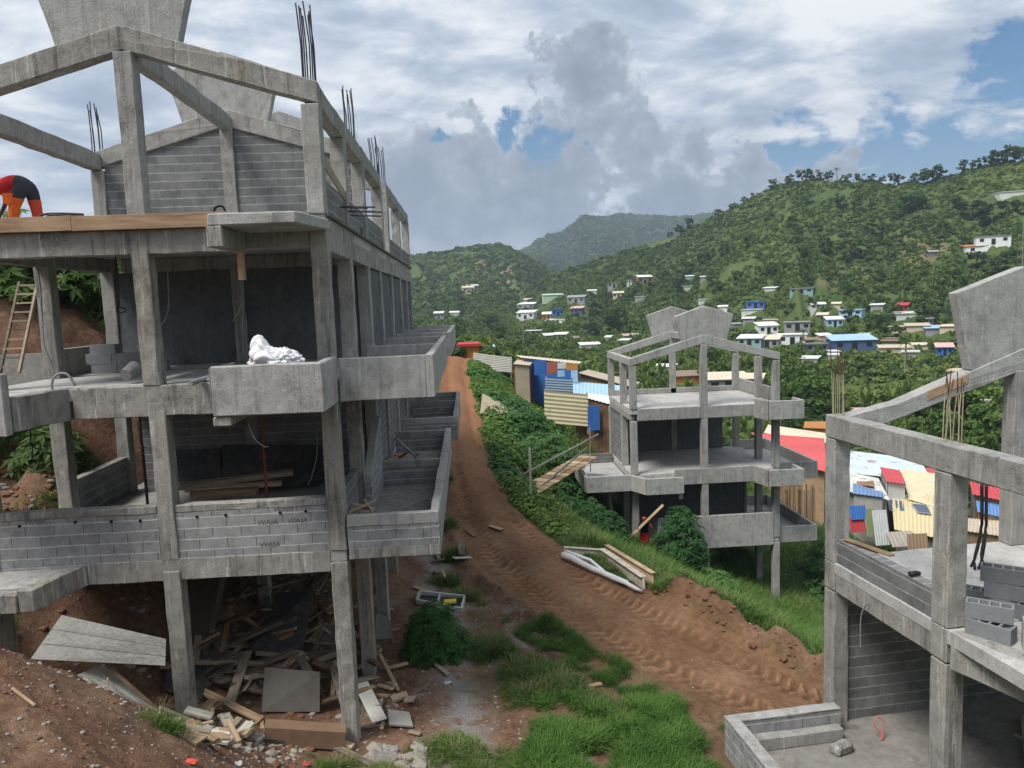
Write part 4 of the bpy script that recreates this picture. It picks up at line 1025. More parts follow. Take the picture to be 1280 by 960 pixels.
# --- corrugated shacks: each roof is a real ribbed sheet over walls that reach the ground
def ribbed(p, n_rib, amp, thick=.02, mb=None, along='v', seg=1):
    """ribbed sheet over a quad p0..p3 (p0->p1 across the ribs)"""
    mb = mb or MB(); p = [Vector(q) for q in p]; nrm = (p[1]-p[0]).cross(p[3]-p[0]).normalized()
    if nrm.z < 0: nrm = -nrm
    cols = n_rib*2; top = []
    for j in (0, 1):
        for i in range(cols+1):
            u = i/cols; a = p[0].lerp(p[1], u); b = p[3].lerp(p[2], u)
            top.append(a.lerp(b, j) + nrm*(amp if i % 2 else 0))
    n = cols+1; vs = top + [v - nrm*thick for v in top]; fs = []
    for i in range(cols):
        fs.append((i, i+1, n+i+1, n+i)); fs.append((2*n+i, 3*n+i, 3*n+i+1, 2*n+i+1))
        fs.append((i, 2*n+i, 2*n+i+1, i+1)); fs.append((n+i, n+i+1, 3*n+i+1, 3*n+i))
    fs += [(0, n, 3*n, 2*n), (n-1, 3*n-1, 4*n-1, 2*n-1)]
    return mb.add(vs, fs)
def shack(label, roof, wallmats, roofc, rust=.3, rib='w', gz_=None, drop=4.0, name='shack', cat='shack', inset=.25, extra=None):
    """roof: four (px, py, Y) corners: front-left, front-right, back-right, back-left"""
    P = [Vector(at(px, py, Y=Y)) for px, py, Y in roof]
    c = sum(P, Vector())/4
    zb = min(hz(c.x, c.y), min(p.z for p in P)-1.6) if gz_ is None else gz_
    e = emp(name, label, cat, (c.x, c.y, zb), 'corrugated shacks below the building site')
    wdt = (P[1]-P[0]).length; 
    if rib == 'w': mb = ribbed(P, max(4, int(wdt/.22)), .035)
    else: mb = ribbed([P[1],P[2],P[3],P[0]], max(4, int((P[2]-P[1]).length/.22)), .035)
    mb.build('roof', paint(roofc, rust, tin=True), e)
    I = [p.lerp(c, inset*.35) for p in P]
    for k in range(4):
        a, b = I[k].copy(), I[(k+1) % 4].copy(); a.z -= .06; b.z -= .06
        nn = Vector((b.y-a.y, -(b.x-a.x), 0)).normalized()*.06
        vs = [(a.x,a.y,zb-1),(b.x,b.y,zb-1),b,a]; vs = [Vector(v) for v in vs]
        MB().add(vs + [v-nn for v in vs], [(0,1,2,3),(7,6,5,4),(0,4,5,1),(1,5,6,2),(2,6,7,3),(3,7,4,0)]).build('wall', wallmats[k % len(wallmats)], e)
    return e, P, I, zb
tin = lambda c, r=.3: paint(c, r, tin=True)
PLK = wood('shack_planks', (.20,.12,.07), (.40,.27,.17), along=(3,3,.3))
# left group beside the road
e, P, I, zb = shack('long shack with cream tin roof and blue and red patchwork walls', [(652,447,52),(724,455,50),(727,452,55),(645,444,58)], [tin(BLU,.1), PLK], CRM, .15, gz_=-7.4)
for x0,x1,y0,y1,m in ((668,683,450,469,tin(BLU,.1)),(684,696,452,468,tin((.36,.12,.08),.5)),(697,708,453,461,tin(PAL,.2)),(708,722,454,463,tin(ORA,.3)),(697,706,463,471,tin(LBL,.1)),(706,714,463,469,tin(BLU,0)),(714,722,463,478,tin(LBL,.1))):
    Y_ = 50.2 - (x0-652)/72*1.0
    a, b = at(x0, y1, Y=Y_), at(x1, y0, Y=Y_); MB().box(a[0], b[0], Y_, Y_+.05, a[2], b[2]).build('wall_sheet', m, e)
shack('narrow tan corrugated hut with a small rusty awning, left end of the long cream roof', [(641,455,50),(662,457,50),(668,451,53),(646,450,53)], [tin((.38,.33,.24),.1), tin((.25,.06,.05),.4)], SND, .3, gz_=-7.0)
def fence(label, corners, c, rust, ribs, name='corrugated_fence'):
    """standing sheet fence: bottom-left, bottom-right, top-right, top-left as (px,py,Y)"""
    P = [Vector(at(px, py, Y=Y)) for px, py, Y in corners]
    e = emp(name, label, 'fence', tuple((P[0]+P[1])/2))
    mb = ribbed([P[0],P[3],P[2],P[1]], ribs, .03); mb.build('sheet', tin(c, rust), e)
    for q in (0, 1):
        a, b = P[0].lerp(P[1], .02+.96*q), P[3].lerp(P[2], .02+.96*q); a.z -= .5
        MB().beam((a.x,a.y+.08,a.z),(b.x,b.y+.08,b.z+.1), .09, .09, (0,1,0)).build('post', PLK, e)
    return e
fence('cream corrugated fence with rusty lower edge below the blue-roofed shack', [(681,528,45.5),(736,533,45.5),(735,493,45.5),(680,488,45.5)], (.62,.55,.36), .25, 8)
fence('slate-blue corrugated fence panel above the cream fence', [(682,489,46.5),(716,491,46),(716,475,46),(682,473,46.5)], (.17,.24,.33), .1, 5)
fence('pale grey patched sheet fence at the head of the dirt road', [(590,462,60),(640,466,56),(640,447,56),(592,441,60)], (.40,.39,.36), .25, 9)
e, P, I, zb = shack('shack under a sky-blue tarpaulin roof beside the middle shell', [(716,494,46),(776,503,45),(776,482,49),(716,477,50)], [PLK], LBL, .0, gz_=-9.6)
shack('shack with white tin roof and rusty brown plank front beside a blue door', [(735,498,44.5),(772,508,44),(772,496,46),(735,492,46.5)], [PLK], WHT, .1, gz_=-9.7)
a = at(735,538,Y=44.2); b = at(749,507,Y=44.2)
MB().box(a[0], b[0], 44.12, 44.2, a[2], b[2]).build('loose_door', tin(BLU,.05), None, label='tall bright blue sheet door leaning beside the rusty plank shack', cat='door', org=a)
shack('low shack with brown and cream roof behind the middle shell, left of its columns', [(722,466,56),(790,484,55),(800,478,60),(735,462,62)], [PLK, tin(GRY)], SND, .5, gz_=-8.0)
# right group below the middle shell
shack('large shack with faded red corrugated roof beside the middle shell', [(1004,582,47),(1034,590,46),(1030,548,58),(938,541,58)], [PLK], (.55,.10,.10), .0, rib='v')
shack('shack with long cream roof behind the faded red roof', [(955,541,60),(1034,554,58),(1034,542,66),(960,531,66)], [tin(GRY)], CRM, .15, rib='v')
shack('small hut with orange brick walls beyond the cream roof', [(1004,535,68),(1036,536,68),(1036,527,72),(1006,527,72)], [tin(ORA,.1)], ORA, .2)
shack('shack with streaky white and rust roof sheets beside the far column of the right shell', [(1050,612,45),(1112,625,44),(1098,598,50),(1050,588,51)], [tin(GRY,.1)], PAL, .55, rib='v', gz_=-16.0)
shack('shack with pale blue-white roof sheets, highest in the shack row', [(1050,590,52),(1165,602,50),(1150,574,58),(1050,562,59)], [tin(GRY,.1)], (.50,.58,.62), .55, rib='v')
shack('small shack with bright red roof and blue edging', [(1108,602,46),(1133,606,46),(1125,588,50),(1100,584,50)], [tin(PAL,.1), tin(GR2)], (.52,.07,.08), .0)
shack('shack with wide plain cream corrugated roof', [(1136,624,46),(1170,634,45.5),(1170,592,52),(1126,586,52)], [tin(GR2), PLK], (.60,.54,.36), .22, rib='v')
e, P, I, zb = shack('shack with yellow ribbed roof carrying two solar panels', [(1118,662,42),(1178,674,41.5),(1178,622,47),(1114,617,47)], [tin(GR2), PLK], (.60,.50,.29), .3)
def panel(label, c4):
    Q = [Vector(at(px, py, Y=Y)) for px, py, Y in c4]; e = emp('solar_panel', label, 'solar panel', tuple(sum(Q, Vector())/4), 'solar panels on the yellow roof')
    n = (Q[1]-Q[0]).cross(Q[3]-Q[0]).normalized(); n = n if n.z > 0 else -n
    MB().add(Q+[q+n*.05 for q in Q], [(3,2,1,0),(4,5,6,7),(0,1,5,4),(1,2,6,5),(2,3,7,6),(3,0,4,7)]).build('frame', tin((.4,.4,.42),0), e)
    cc = sum(Q, Vector())/4; I2 = [q.lerp(cc, .06) for q in Q]
    MB().add([q+n*.053 for q in I2]+[q+n*.058 for q in I2], [(3,2,1,0),(4,5,6,7),(0,1,5,4),(1,2,6,5),(2,3,7,6),(3,0,4,7)]).build('cells', paint((.07,.10,.16), 0, .3), e)
panel('left one of two blue-grey solar panels on the yellow ribbed roof', [(1112,639,44.6),(1131,640,44.5),(1129,627,46),(1109,624,46.2)])
panel('right one of two blue-grey solar panels on the yellow ribbed roof', [(1147,641,44.3),(1164,643,44.2),(1158,632,45.5),(1139,630,45.6)])
shack('low grey lean-to with blue-edged roof, left of the yellow ribbed roof', [(1066,617,43),(1105,622,42.6),(1104,616,45),(1066,604,46)], [tin((.42,.40,.37),.25)], (.16,.26,.45), .1, gz_=-16.0)
def sheet(label, x0, y0, x1, y1, Y, c, rust=.1, cat='metal sheet', ribs=6, tilt=.25):
    a = at(x0, y1, Y=Y); b = at(x1, y0, Y=Y)
    return ribbed([(a[0],Y,a[2]-.1),(b[0],Y,a[2]-.1),(b[0],Y+tilt,b[2]),(a[0],Y+tilt,b[2])], ribs, .03).build('metal_sheet', tin(c, rust), None, label=label, cat=cat, org=((a[0]+b[0])/2,Y,a[2]))
sheet('blue sheet standing above red slats in the shack fence', 1064, 633, 1084, 648, 41.8, BLU, 0)
sheet('red ribbed sheet in the shack fence, under the blue one', 1064, 648, 1083, 664, 41.7, (.42,.05,.06), 0)
sheet('olive green sheet standing like a door in the shack fence', 1084, 637, 1095, 669, 41.6, (.24,.28,.15), .1)
sheet('tall pale grey sheet leaning at the end of the shack fence', 1095, 640, 1114, 680, 41.3, (.52,.54,.54), .0, tilt=.5)
sheet('low rusty sheet lying against the bank under the yellow roof', 1116, 668, 1148, 682, 40.6, (.33,.29,.25), .4, tilt=.7)
sheet('brown board fence on the bank below the yellow roof', 1136, 668, 1162, 690, 40.2, (.30,.20,.13), .3)
shack('shack with bright red roof seen right of the near column', [(1216,618,44),(1262,628,43.5),(1256,612,48),(1212,602,48)], [PLK, tin(GR2)], (.55,.06,.07), .0)
shack('shack with blue-edged red lower roof right of the near column', [(1222,640,41),(1266,650,41),(1262,632,44),(1220,626,44)], [PLK, tin((.20,.04,.04))], (.12,.25,.50), .1)
shack('shack with a cream and rust lean-to roof right of the near column, lowest there', [(1208,664,38),(1262,672,38),(1258,652,41),(1210,648,41)], [PLK, tin(GR2)], SND, .4)
for px, py, w_, hgt, Y, rc, ru, wm, lab in (
 (1076,583,26,7,55,SND,.5,PLK,'narrow rusty sand-coloured roof at the top left of the shack row'),
 (1130,575,30,6,60,PAL,.6,PLK,'rust-streaked pale roof behind the blue-white one'),
 (1160,588,22,6,56,(.45,.08,.07),.2,PLK,'small dull red roof at the top right of the shack row'),
 (1082,600,22,6,48,(.30,.16,.11),.7,PLK,'brown rusted roof sheet hut in the middle of the shack row'),
 (1150,612,20,5,49,GRY,.4,PLK,'little grey roof between the cream and yellow roofs'),
 (1240,596,30,7,52,PAL,.5,PLK,'pale rusty roof highest right of the near column'),
 (968,560,30,6,62,PAL,.4,PLK,'pale roof partly hidden behind the faded red roof'),
 (1012,548,26,6,64,LBL,.2,PLK,'light blue roof behind the faded red roof')):
    q0 = at(px, py, Y=Y); k_ = Y/F
    shack('shack with a '+lab, [(px-w_/2,py+hgt,Y-1.5),(px+w_/2,py+hgt+2,Y-1.7),(px+w_/2-2,py-hgt*.4,Y+2.5),(px-w_/2-1,py-hgt*.6,Y+2.5)], [wm, tin(GR2,.3)], rc, ru, rib='v')
# cane fence below the red roof
e = emp('cane_fence', 'brown cane and plank fence below the faded red roof', 'fence', at(985, 650, Y=44))
for i in range(16):
    x, y, z = at(982+2.4*i, 655, Y=44+.05*(i%3)); MB().beam((x,y,z-.8),(x+random.uniform(-.05,.05),y,z+2.3+random.uniform(-.2,.3)), .09, .04, (0,1,0)).build('cane', PLK, e)
# utility poles
for px, py, hp, lab in ((655,444,42,'white-banded pole standing in the trees above the corrugated shacks'),(1131,470,34,'slim pale pole in the trees on the far slope'),(1277,352,64,'slim grey mast at the right picture edge on the hillside')):
    q = ground_at(px, py, 58); k = math.hypot(q[0], q[1])/F; e = emp('utility_pole', lab, 'pole', q)
    MB().tube([(q[0],q[1],q[2]-.5),(q[0],q[1],q[2]+hp*k)], .09, 8, .06).build('shaft', paint(GRY), e)
    if px < 1200: MB().box(q[0]-.7, q[0]+.7, q[1]-.2, q[1]-.1, q[2]+hp*k*.9, q[2]+hp*k*.9+.12).build('crossarm', PLK, e)
# ------------------------------------------------------------------ leaves, bushes, trees
LM_DARK = leafmat('leaf_dark', (.018,.042,.014), (.040,.086,.023), (.085,.14,.038), .25)
LM_MID = leafmat('leaf_mid', (.028,.066,.016), (.062,.125,.026), (.12,.19,.045), .25)
LM_LIT = leafmat('leaf_light', (.06,.11,.022), (.11,.18,.036), (.18,.24,.065), .25)
LM_HILL = leafmat('hill_leaf', (.036,.072,.020), (.095,.148,.034), (.190,.235,.060), .018)
LM_STAR = leafmat('castor_leaf', (.022,.070,.020), (.052,.135,.040), (.105,.205,.062), 1.2)
LM_VINE = leafmat('creeper_leaf', (.034,.085,.016), (.095,.19,.034), (.19,.275,.06), .7)
LM_GRASS = leafmat('grass_blade', (.034,.088,.014), (.072,.160,.026), (.135,.22,.05), .9, .3)
LM_DRY = leafmat('pale_grass', (.10,.13,.04), (.18,.20,.075), (.30,.29,.14), 1.0, .3)
BARK = plain('bark', (.12,.095,.07), .9, .4, 9)

class LeafSoup:
    def __init__(s): s.v = []; s.f = []
    def quad(s, c, n, size, asp=1.6, roll=None):
        c = np.asarray(c); n = np.asarray(n, float); n /= (np.linalg.norm(n)+1e-9)
        a = np.cross(n, RNG.normal(size=3)); a /= np.linalg.norm(a)+1e-9; b = np.cross(n, a)
        k = len(s.v); L = size*asp*.5; W = size*.5
        s.v += [c-a*L, c+b*W-n*size*.10, c+a*L, c-b*W-n*size*.10]
        s.f.append((k,k+1,k+2,k+3))
    def blade(s, base, d, h, w, bend):
        k = len(s.v); base = np.asarray(base); d = np.asarray(d); side = np.array([-d[1], d[0], 0.])
        m = base + np.array([d[0]*bend*.35, d[1]*bend*.35, h*.6]); tip = base + np.array([d[0]*bend, d[1]*bend, h*(1-.25*min(1,bend/h))])
        s.v += [base-side*w, base+side*w, m+side*w*.8, m-side*w*.8, tip]
        s.f += [(k,k+1,k+2,k+3),(k+3,k+2,k+4)]
    def star(s, c, n, r, lobes=7):
        c = np.asarray(c); n = np.asarray(n, float); n /= np.linalg.norm(n)
        a = np.cross(n, RNG.normal(size=3)); a /= np.linalg.norm(a); b = np.cross(n, a)
        for i in range(lobes):
            t = 2*math.pi*(i/lobes)*.92 + .3; L = r*(.75+.25*math.cos(t)); d = a*math.cos(t)+b*math.sin(t); e = -a*math.sin(t)+b*math.cos(t)
            k = len(s.v)
            s.v += [c, c+d*L*.5+e*L*.17-n*L*.02, c+d*L-n*L*.22, c+d*L*.5-e*L*.17-n*L*.02]; s.f.append((k,k+1,k+2,k+3))
    def mesh(s, name, mat):
        me = bpy.data.meshes.new(name)
        me.from_pydata([tuple(p) for p in s.v], [], s.f); me.materials.append(mat); me.update(); return me

def sph(n):
    v = RNG.normal(size=(n,3)); return v/np.linalg.norm(v, axis=1)[:,None]
def bush_mesh(name, mat, clumps=7, per=22, size=.32, squash=.8, up=.3):
    L = LeafSoup()
    for c in range(clumps):
        d = sph(1)[0]; d[2] = abs(d[2])*squash; cc = d*RNG.uniform(.25,.72); cr = RNG.uniform(.28,.46)
        for p in sph(per):
            if p[2] < -.45: continue
            L.quad(cc + p*cr*RNG.uniform(.75,1.08)*[1,1,.85], p*.8+RNG.normal(size=3)*.45+[0,0,up], size*RNG.uniform(.6,1.25))
    return L.mesh(name, mat)
def banana_mesh(name, mat):
    L = LeafSoup()
    for i in range(9):
        t = RNG.uniform(0, 6.28); d = np.array([math.cos(t), math.sin(t), 0]); side = np.array([-d[1], d[0], 0.])
        tilt = RNG.uniform(.25, .9); prev = None
        for q in range(5):
            u = q/4; pnt = d*(u*.9*tilt+.05) + np.array([0,0,.35+ u*1.1*(1-.55*u*tilt*1.3)])
            w = .15*math.sin(math.pi*min(u*.9+.08,1))+.01
            cur = (len(L.v), len(L.v)+1); L.v += [pnt-side*w, pnt+side*w]
            if prev: L.f.append((prev[0],prev[1],cur[1],cur[0]))
            prev = cur
    return L.mesh(name, mat)

def proto(me):
    o = bpy.data.objects.new(me.name, me); return o
def scatter(name, pts, sc, rz, ix, protos, label):
    """one 'stuff' object: geometry nodes put a plant on each vertex"""
    me = bpy.data.meshes.new(name); me.vertices.add(len(pts)); me.vertices.foreach_set('co', np.asarray(pts, float).ravel())
    for nm, typ, dat in (('sc','FLOAT',sc),('rz','FLOAT',rz),('ix','INT',ix)):
        a = me.attributes.new(nm, typ, 'POINT'); a.data.foreach_set('value', np.asarray(dat).astype(np.int32 if typ == 'INT' else np.float32))
    o = bpy.data.objects.new(name, me); COL.objects.link(o)
    g = bpy.data.node_groups.new(name, 'GeometryNodeTree')
    g.interface.new_socket('Geometry', in_out='INPUT', socket_type='NodeSocketGeometry'); g.interface.new_socket('Geometry', in_out='OUTPUT', socket_type='NodeSocketGeometry')
    gi = g.nodes.new('NodeGroupInput'); go = g.nodes.new('NodeGroupOutput'); ip = g.nodes.new('GeometryNodeInstanceOnPoints'); jn = g.nodes.new('GeometryNodeJoinGeometry')
    for p in reversed(protos):
        oi = g.nodes.new('GeometryNodeObjectInfo'); oi.inputs['Object'].default_value = p; oi.inputs['As Instance'].default_value = True
        g.links.new(oi.outputs['Geometry'], jn.inputs[0])
    def na(nm, typ):
        n = g.nodes.new('GeometryNodeInputNamedAttribute'); n.data_type = typ; n.inputs[0].default_value = nm; return n.outputs[0]
    cx = g.nodes.new('ShaderNodeCombineXYZ'); g.links.new(na('rz','FLOAT'), cx.inputs[2])
    er = g.nodes.new('FunctionNodeEulerToRotation'); g.links.new(cx.outputs[0], er.inputs[0])
    g.links.new(gi.outputs[0], ip.inputs['Points']); g.links.new(jn.outputs[0], ip.inputs['Instance'])
    ip.inputs['Pick Instance'].default_value = True; g.links.new(na('ix','INT'), ip.inputs['Instance Index'])
    g.links.new(er.outputs[0], ip.inputs['Rotation']); g.links.new(na('sc','FLOAT'), ip.inputs['Scale'])
    g.links.new(ip.outputs[0], go.inputs[0])
    md = o.modifiers.new('plants', 'NODES'); md.node_group = g
    return setp(o, label, None, None, 'stuff')

BUSH = [proto(bush_mesh('hill_bush', LM_HILL, 7, 20, .36)) for _ in range(4)] + [proto(banana_mesh('banana_clump', LM_LIT)), proto(bush_mesh('hill_bush_dark', LM_DARK, 8, 20, .34, 1.0))]
def sample(n, a0, a1, r0, r1, seed):
    g = np.random.default_rng(seed)
    a = g.uniform(a0, a1, n); r = np.sqrt(g.uniform(r0**2, r1**2, n))
    return r*np.sin(a), r*np.cos(a), r, a, g
# shrubs on the near hillside and valley floor
x, y, r, a, g = sample(72000, -.22, .70, 62, 480, 1)
dn_ = fbm(x/38, y/38, 4, 5) + .35*fbm(x/9, y/9, 2, 8)
up = sstep(210, 330, r)
keep = dn_ > (-.50 + up*.22)
keep &= g.uniform(size=len(x)) < np.interp(r, [62, 200, 480], [1, .8, .62])
for ha, hw, hr_, hzz in HPOS:                           # keep the village houses clear
    keep &= ~((np.abs(a-ha) < hw) & (r > hr_-8) & (r < hr_+5))
x, y, r, dn_ = x[keep], y[keep], r[keep], dn_[keep]
z = height(x, y, False)
sc = np.clip(.55+1.5*g.uniform(0, 1, len(x))**2.2+0*g.uniform(0,1,len(x))*np.interp(r, [60,150,480],[.8,1.1,1.35])*(1+.5*np.clip(dn_,0,1)), .6, 4)
ban = fbm(x/30+9, y/30, 3, 15) > .12
ix = np.where(ban & (g.uniform(size=len(x)) < .55), 4, np.where(g.uniform(size=len(x)) < np.where(fbm(x/24+5, y/24, 3, 39) > .1, .45, .05), 5, g.integers(0, 4, len(x))))
sc = np.where(ix == 4, sc*1.25, sc)
scatter('hillside_shrubs', np.stack([x, y, z-.25], 1), sc, g.uniform(0, 6.28, len(x)), ix, BUSH, 'unbroken green cover of shrubs and banana clumps over the near hillside')
# far hills: coarser cover
x, y, r, a, g = sample(26000, -.20, .55, 430, 1000, 2)
keep = fbm(x/70, y/70, 4, 25) + .3*fbm(x/20,y/20,2,6) > -.22
x, y, r = x[keep], y[keep], r[keep]; z = height(x, y, False)
scatter('middle_hill_woods', np.stack([x, y, z-.5], 1), g.uniform(1.6, 4.2, len(x))*np.interp(r,[430,1000],[.8,1.25]), g.uniform(0,6.28,len(x)), np.where(g.uniform(size=len(x))<.35,5,g.integers(0,4,len(x))), BUSH, 'scattered trees and scrub on the hills beyond the village')
x, y, r, a, g = sample(24000, -.12, .42, 950, 1990, 3)
z = height(x, y, False)
scatter('mountain_forest', np.stack([x, y, z-1], 1), g.uniform(4, 9.5, len(x)), g.uniform(0,6.28,len(x)), np.where(g.uniform(size=len(x))<.5,5,g.integers(0,4,len(x))), BUSH, 'forest covering the far blue-green mountain')

# --- individually visible trees
def tree_mesh_set(h, cr, ncl, per, size, mat, seed, low=.35):
    rs = np.random.default_rng(seed)
    mb = MB(); lean = rs.uniform(-.06,.06,2)*h
    top = (lean[0], lean[1], h*.72)
    mb.tube([(0,0,-.6),(lean[0]*.3,lean[1]*.3,h*.3),top], h*.028+.04, 7, h*.010)
    L = LeafSoup()
    for c in range(ncl):
        t = rs.uniform(0, 6.28); zz = rs.uniform(low, 1.0); rad = cr*math.sqrt(max(.05, 1-((zz-.62)/.48)**2))*rs.uniform(.35, .95)
        cc = np.array([math.cos(t)*rad+lean[0]*zz, math.sin(t)*rad+lean[1]*zz, h*zz*.93])
        q = rs.uniform(.25,.6)
        if c % 2 == 0: mb.tube([(lean[0]*q, lean[1]*q, h*.72*q), tuple(cc*[.6,.6,1]*.5+np.array([lean[0]*q,lean[1]*q,h*.72*q])*.5+[0,0,.03*h]), tuple(cc)], h*.011+.015, 5, .012)
        r_ = cr*rs.uniform(.22,.42)
        for p in sph(per):
            L.quad(cc + p*r_*rs.uniform(.6,1.1)*[1,1,.75], p*.6+RNG.normal(size=3)*.5+[0,0,.45], size*rs.uniform(.6,1.3))
    return mb, L.mesh('crown', mat)
def tree_thing(name, label, loc, h, cr, ncl, per, size, mat, seed, group=None, cat='tree', low=.35):
    e = emp(name, label, cat, loc, group)
    mb, me = tree_mesh_set(h, cr, ncl, per, size, mat, seed, low)
    mb.xf(lambda x,y,z: (x+loc[0], y+loc[1], z+loc[2])).build('trunk', BARK, e, uv=False)
    c = bpy.data.objects.new('crown', me); COL.objects.link(c); c.parent = e
    return e
def palm_thing(label, loc, h, seed, group=None, fr=2.6):
    rs = np.random.default_rng(seed)
    e = emp('palm_tree', label, 'palm tree', loc, group)
    lean = rs.uniform(-.12,.12,2)*h
    tp = np.array([lean[0], lean[1], h])
    MB().tube([(loc[0],loc[1],loc[2]-.5),(loc[0]+lean[0]*.35,loc[1]+lean[1]*.35,loc[2]+h*.5),(loc[0]+lean[0],loc[1]+lean[1],loc[2]+h)], .20, 7, .11).build('trunk', BARK, e, uv=False)
    L = LeafSoup()
    for i in range(17):
        t = i*2.4+rs.uniform(-.3,.3); el = rs.uniform(-.35, 1.1); d = np.array([math.cos(t),math.sin(t),0]); side = np.array([-d[1],d[0],0]); pr = None
        for q in range(7):
            u = q/6; pnt = tp + d*fr*u*math.cos(el*.7) + np.array([0,0,fr*(u*math.sin(el)-.55*u*u)])
            w = .34*math.sin(math.pi*(u*.9+.1))*fr/2.6
            if pr is not None:
                for sgn in (1,-1):
                    for hh in (0,.5):
                        k = len(L.v); a0 = pr+(pnt-pr)*hh; a1 = pr+(pnt-pr)*(hh+.36)
                        tipp = a1+side*sgn*w*1.3-np.array([0,0,w*.7])+d*.12
                        L.v += [a0, a1, tipp]; L.f.append((k,k+1,k+2))
            pr = pnt
    c = bpy.data.objects.new('crown', L.mesh('crown', LM_MID)); COL.objects.link(c); c.parent = e
    return e
def ridge_at(px):
    d = ray(px, 300); az = math.atan2(d[0], d[1]); rs = np.linspace(200, 640, 300)
    hh = height(rs*math.sin(az), rs*math.cos(az)); k = int(np.argmax(hh/rs)); r_ = rs[k]-2
    return (r_*math.sin(az), r_*math.cos(az), hh[k]-.4)
random.seed(21)
# trees standing on the skyline ridge
RT = [tree_thing('ridge_tree', 'dark tree standing against the sky on the ridge of the right-hand hill', (0,0,0), 6.2, 2.9, 14, 30, .55, LM_DARK, 100+i, 'trees along the hill ridge', low=.14+.05*i) for i in range(4)]
rp = [(966,16),(986,16),(1003,19),(1014,20),(1024,14),(1034,17),(1057,13),(1073,15),(1089,14),(1101,13),(1116,18),(1123,15),(1141,16),(1151,19),(1165,27),(1158,20),(1202,18),(1216,17),(1232,15),(1243,22),(1252,18),(1264,26),(1275,22),(898,12),(862,22),(851,18),(838,12),(942,9),(930,10),(915,11)]
for i, (px, hp) in enumerate(rp):
    o = RT[i] if i < 4 else dup(RT[i % 4])
    q = ridge_at(px); o.location = q; k = hp*math.hypot(q[0], q[1])/F/8.2
    o.scale = (k*random.uniform(.9,1.3), k*random.uniform(.9,1.3), k*.9); o.rotation_euler = (0,0,random.uniform(0,6.28))
q = ridge_at(1046); palm_thing('lone palm on the skyline of the right-hand hill', q, 5.5, 3, None, 2.4)
# dark round trees dotted over the slope
HT = [tree_thing('hillside_tree', 'dark bushy tree dotted on the open slope of the right-hand hill', (0,0,0), 6, 2.9, 15, 30, .6, [LM_DARK, LM_MID, LM_DARK][i], 130+i, 'trees dotted over the hillside', low=.12) for i in range(3)]
hp_ = [(1063,327,26),(1032,318,20),(1003,322,16),(1050,262,16),(1010,255,14),(1138,265,22),(1128,272,18),(1150,262,16),(1213,275,24),(1232,282,22),(1070,256,12),(1090,262,10),(990,285,14),(960,275,14),(995,305,12),(935,310,16),(905,320,18),(880,330,16),(858,345,18),(1175,290,18),(1260,270,20),(1195,262,14),(1110,310,12),(1220,335,20),(1245,345,22),(1190,350,18),(1262,330,18),(1100,352,16),(1135,362,14),(1060,368,14),(1005,350,12),(965,345,14),(920,350,14),(895,365,16),(830,350,14),(850,362,16),(815,365,14),(790,372,14),(760,378,16),(745,395,18),(1018,388,18),(985,392,14),(1062,402,16),(1095,410,20),(1112,425,22),(1120,400,16),(1150,392,16),(1170,398,14),(1088,385,14),(1030,392,12),(860,395,16),(905,410,18),(890,425,20),(915,440,16)]
for i, (px, py, h_) in enumerate(hp_):
    o = HT[i] if i < 3 else dup(HT[i % 3])
    q = ground_at(px, py, 60); 
    if q is None: q = ridge_at(px)
    o.location = (q[0], q[1], q[2]-.3); k = h_*math.hypot(q[0], q[1])/F/6.0
    o.scale = (k*random.uniform(.9,1.35), k*random.uniform(.9,1.35), k*random.uniform(.85,1.1)); o.rotation_euler = (0,0,random.uniform(0,6.28))
# larger valley trees between the shells and the village
VT = [tree_thing('valley_tree', 'broad leafy tree in the thick belt of trees on the valley floor', (0,0,0), 8, 3.9, 26, 46, .55, [LM_DARK, LM_MID, LM_DARK, LM_MID, LM_LIT][i], 160+i, 'trees filling the valley floor', low=.18) for i in range(5)]
rg = np.random.default_rng(77); cnt = 0
spots = []
for (x0,x1,y0,y1,n,hh) in ((985,1200,462,520,24,46),(1180,1290,505,600,14,60),(990,1040,500,575,9,46),(780,960,455,470,12,26),(640,780,405,447,20,24),(560,690,395,432,18,20),(900,1100,445,470,14,30),(1040,1190,440,470,12,28),(840,900,470,492,7,22),(700,770,440,462,8,26)):
    for _ in range(n): spots.append((rg.uniform(x0,x1), rg.uniform(y0,y1), hh*rg.uniform(.75,1.2)))
for i, (px, py, h_) in enumerate(spots):
    q = ground_at(px, py, 56)
    if q is None or math.hypot(q[0],q[1]) > 420: continue
    qa, qr = math.atan2(q[0],q[1]), math.hypot(q[0],q[1])
    if any(abs(qa-ha) < hw + 3.5/qr and qr < hr_+5 and (hzz/hr_) < (q[2]+h_*qr/F)/qr and qr > hr_*.35 for ha, hw, hr_, hzz in HPOS): continue
    o = VT[cnt] if cnt < 5 else dup(VT[int(rg.choice([0,0,1,1,2,3,4]))]); cnt += 1
    k = min(1.35, h_*math.hypot(q[0], q[1])/F/8.0)
    o.location = (q[0], q[1], q[2]-.3); o.scale = (k*rg.uniform(.85,1.2), k*rg.uniform(.85,1.2), k); o.rotation_euler = (0,0,rg.uniform(0,6.28))
for i, (px, py, hp2, lab) in enumerate(((1131,466,42,'tall slim palm in front of the sandy roofs on the far slope'),(1002,440,30,'palm rising beside the white house with dark windows'),(716,396,20,'palm beside the bright blue hut'),(790,398,16,'small palm on the grassy slope left of the gable panels'),(1272,345,60,'palm leaning at the far edge of the hillside'))):
    q = ground_at(px, py, 60); k = hp2*math.hypot(q[0],q[1])/F
    palm_thing(lab, (q[0],q[1],q[2]), k*.82, 40+i, None, k*.27)

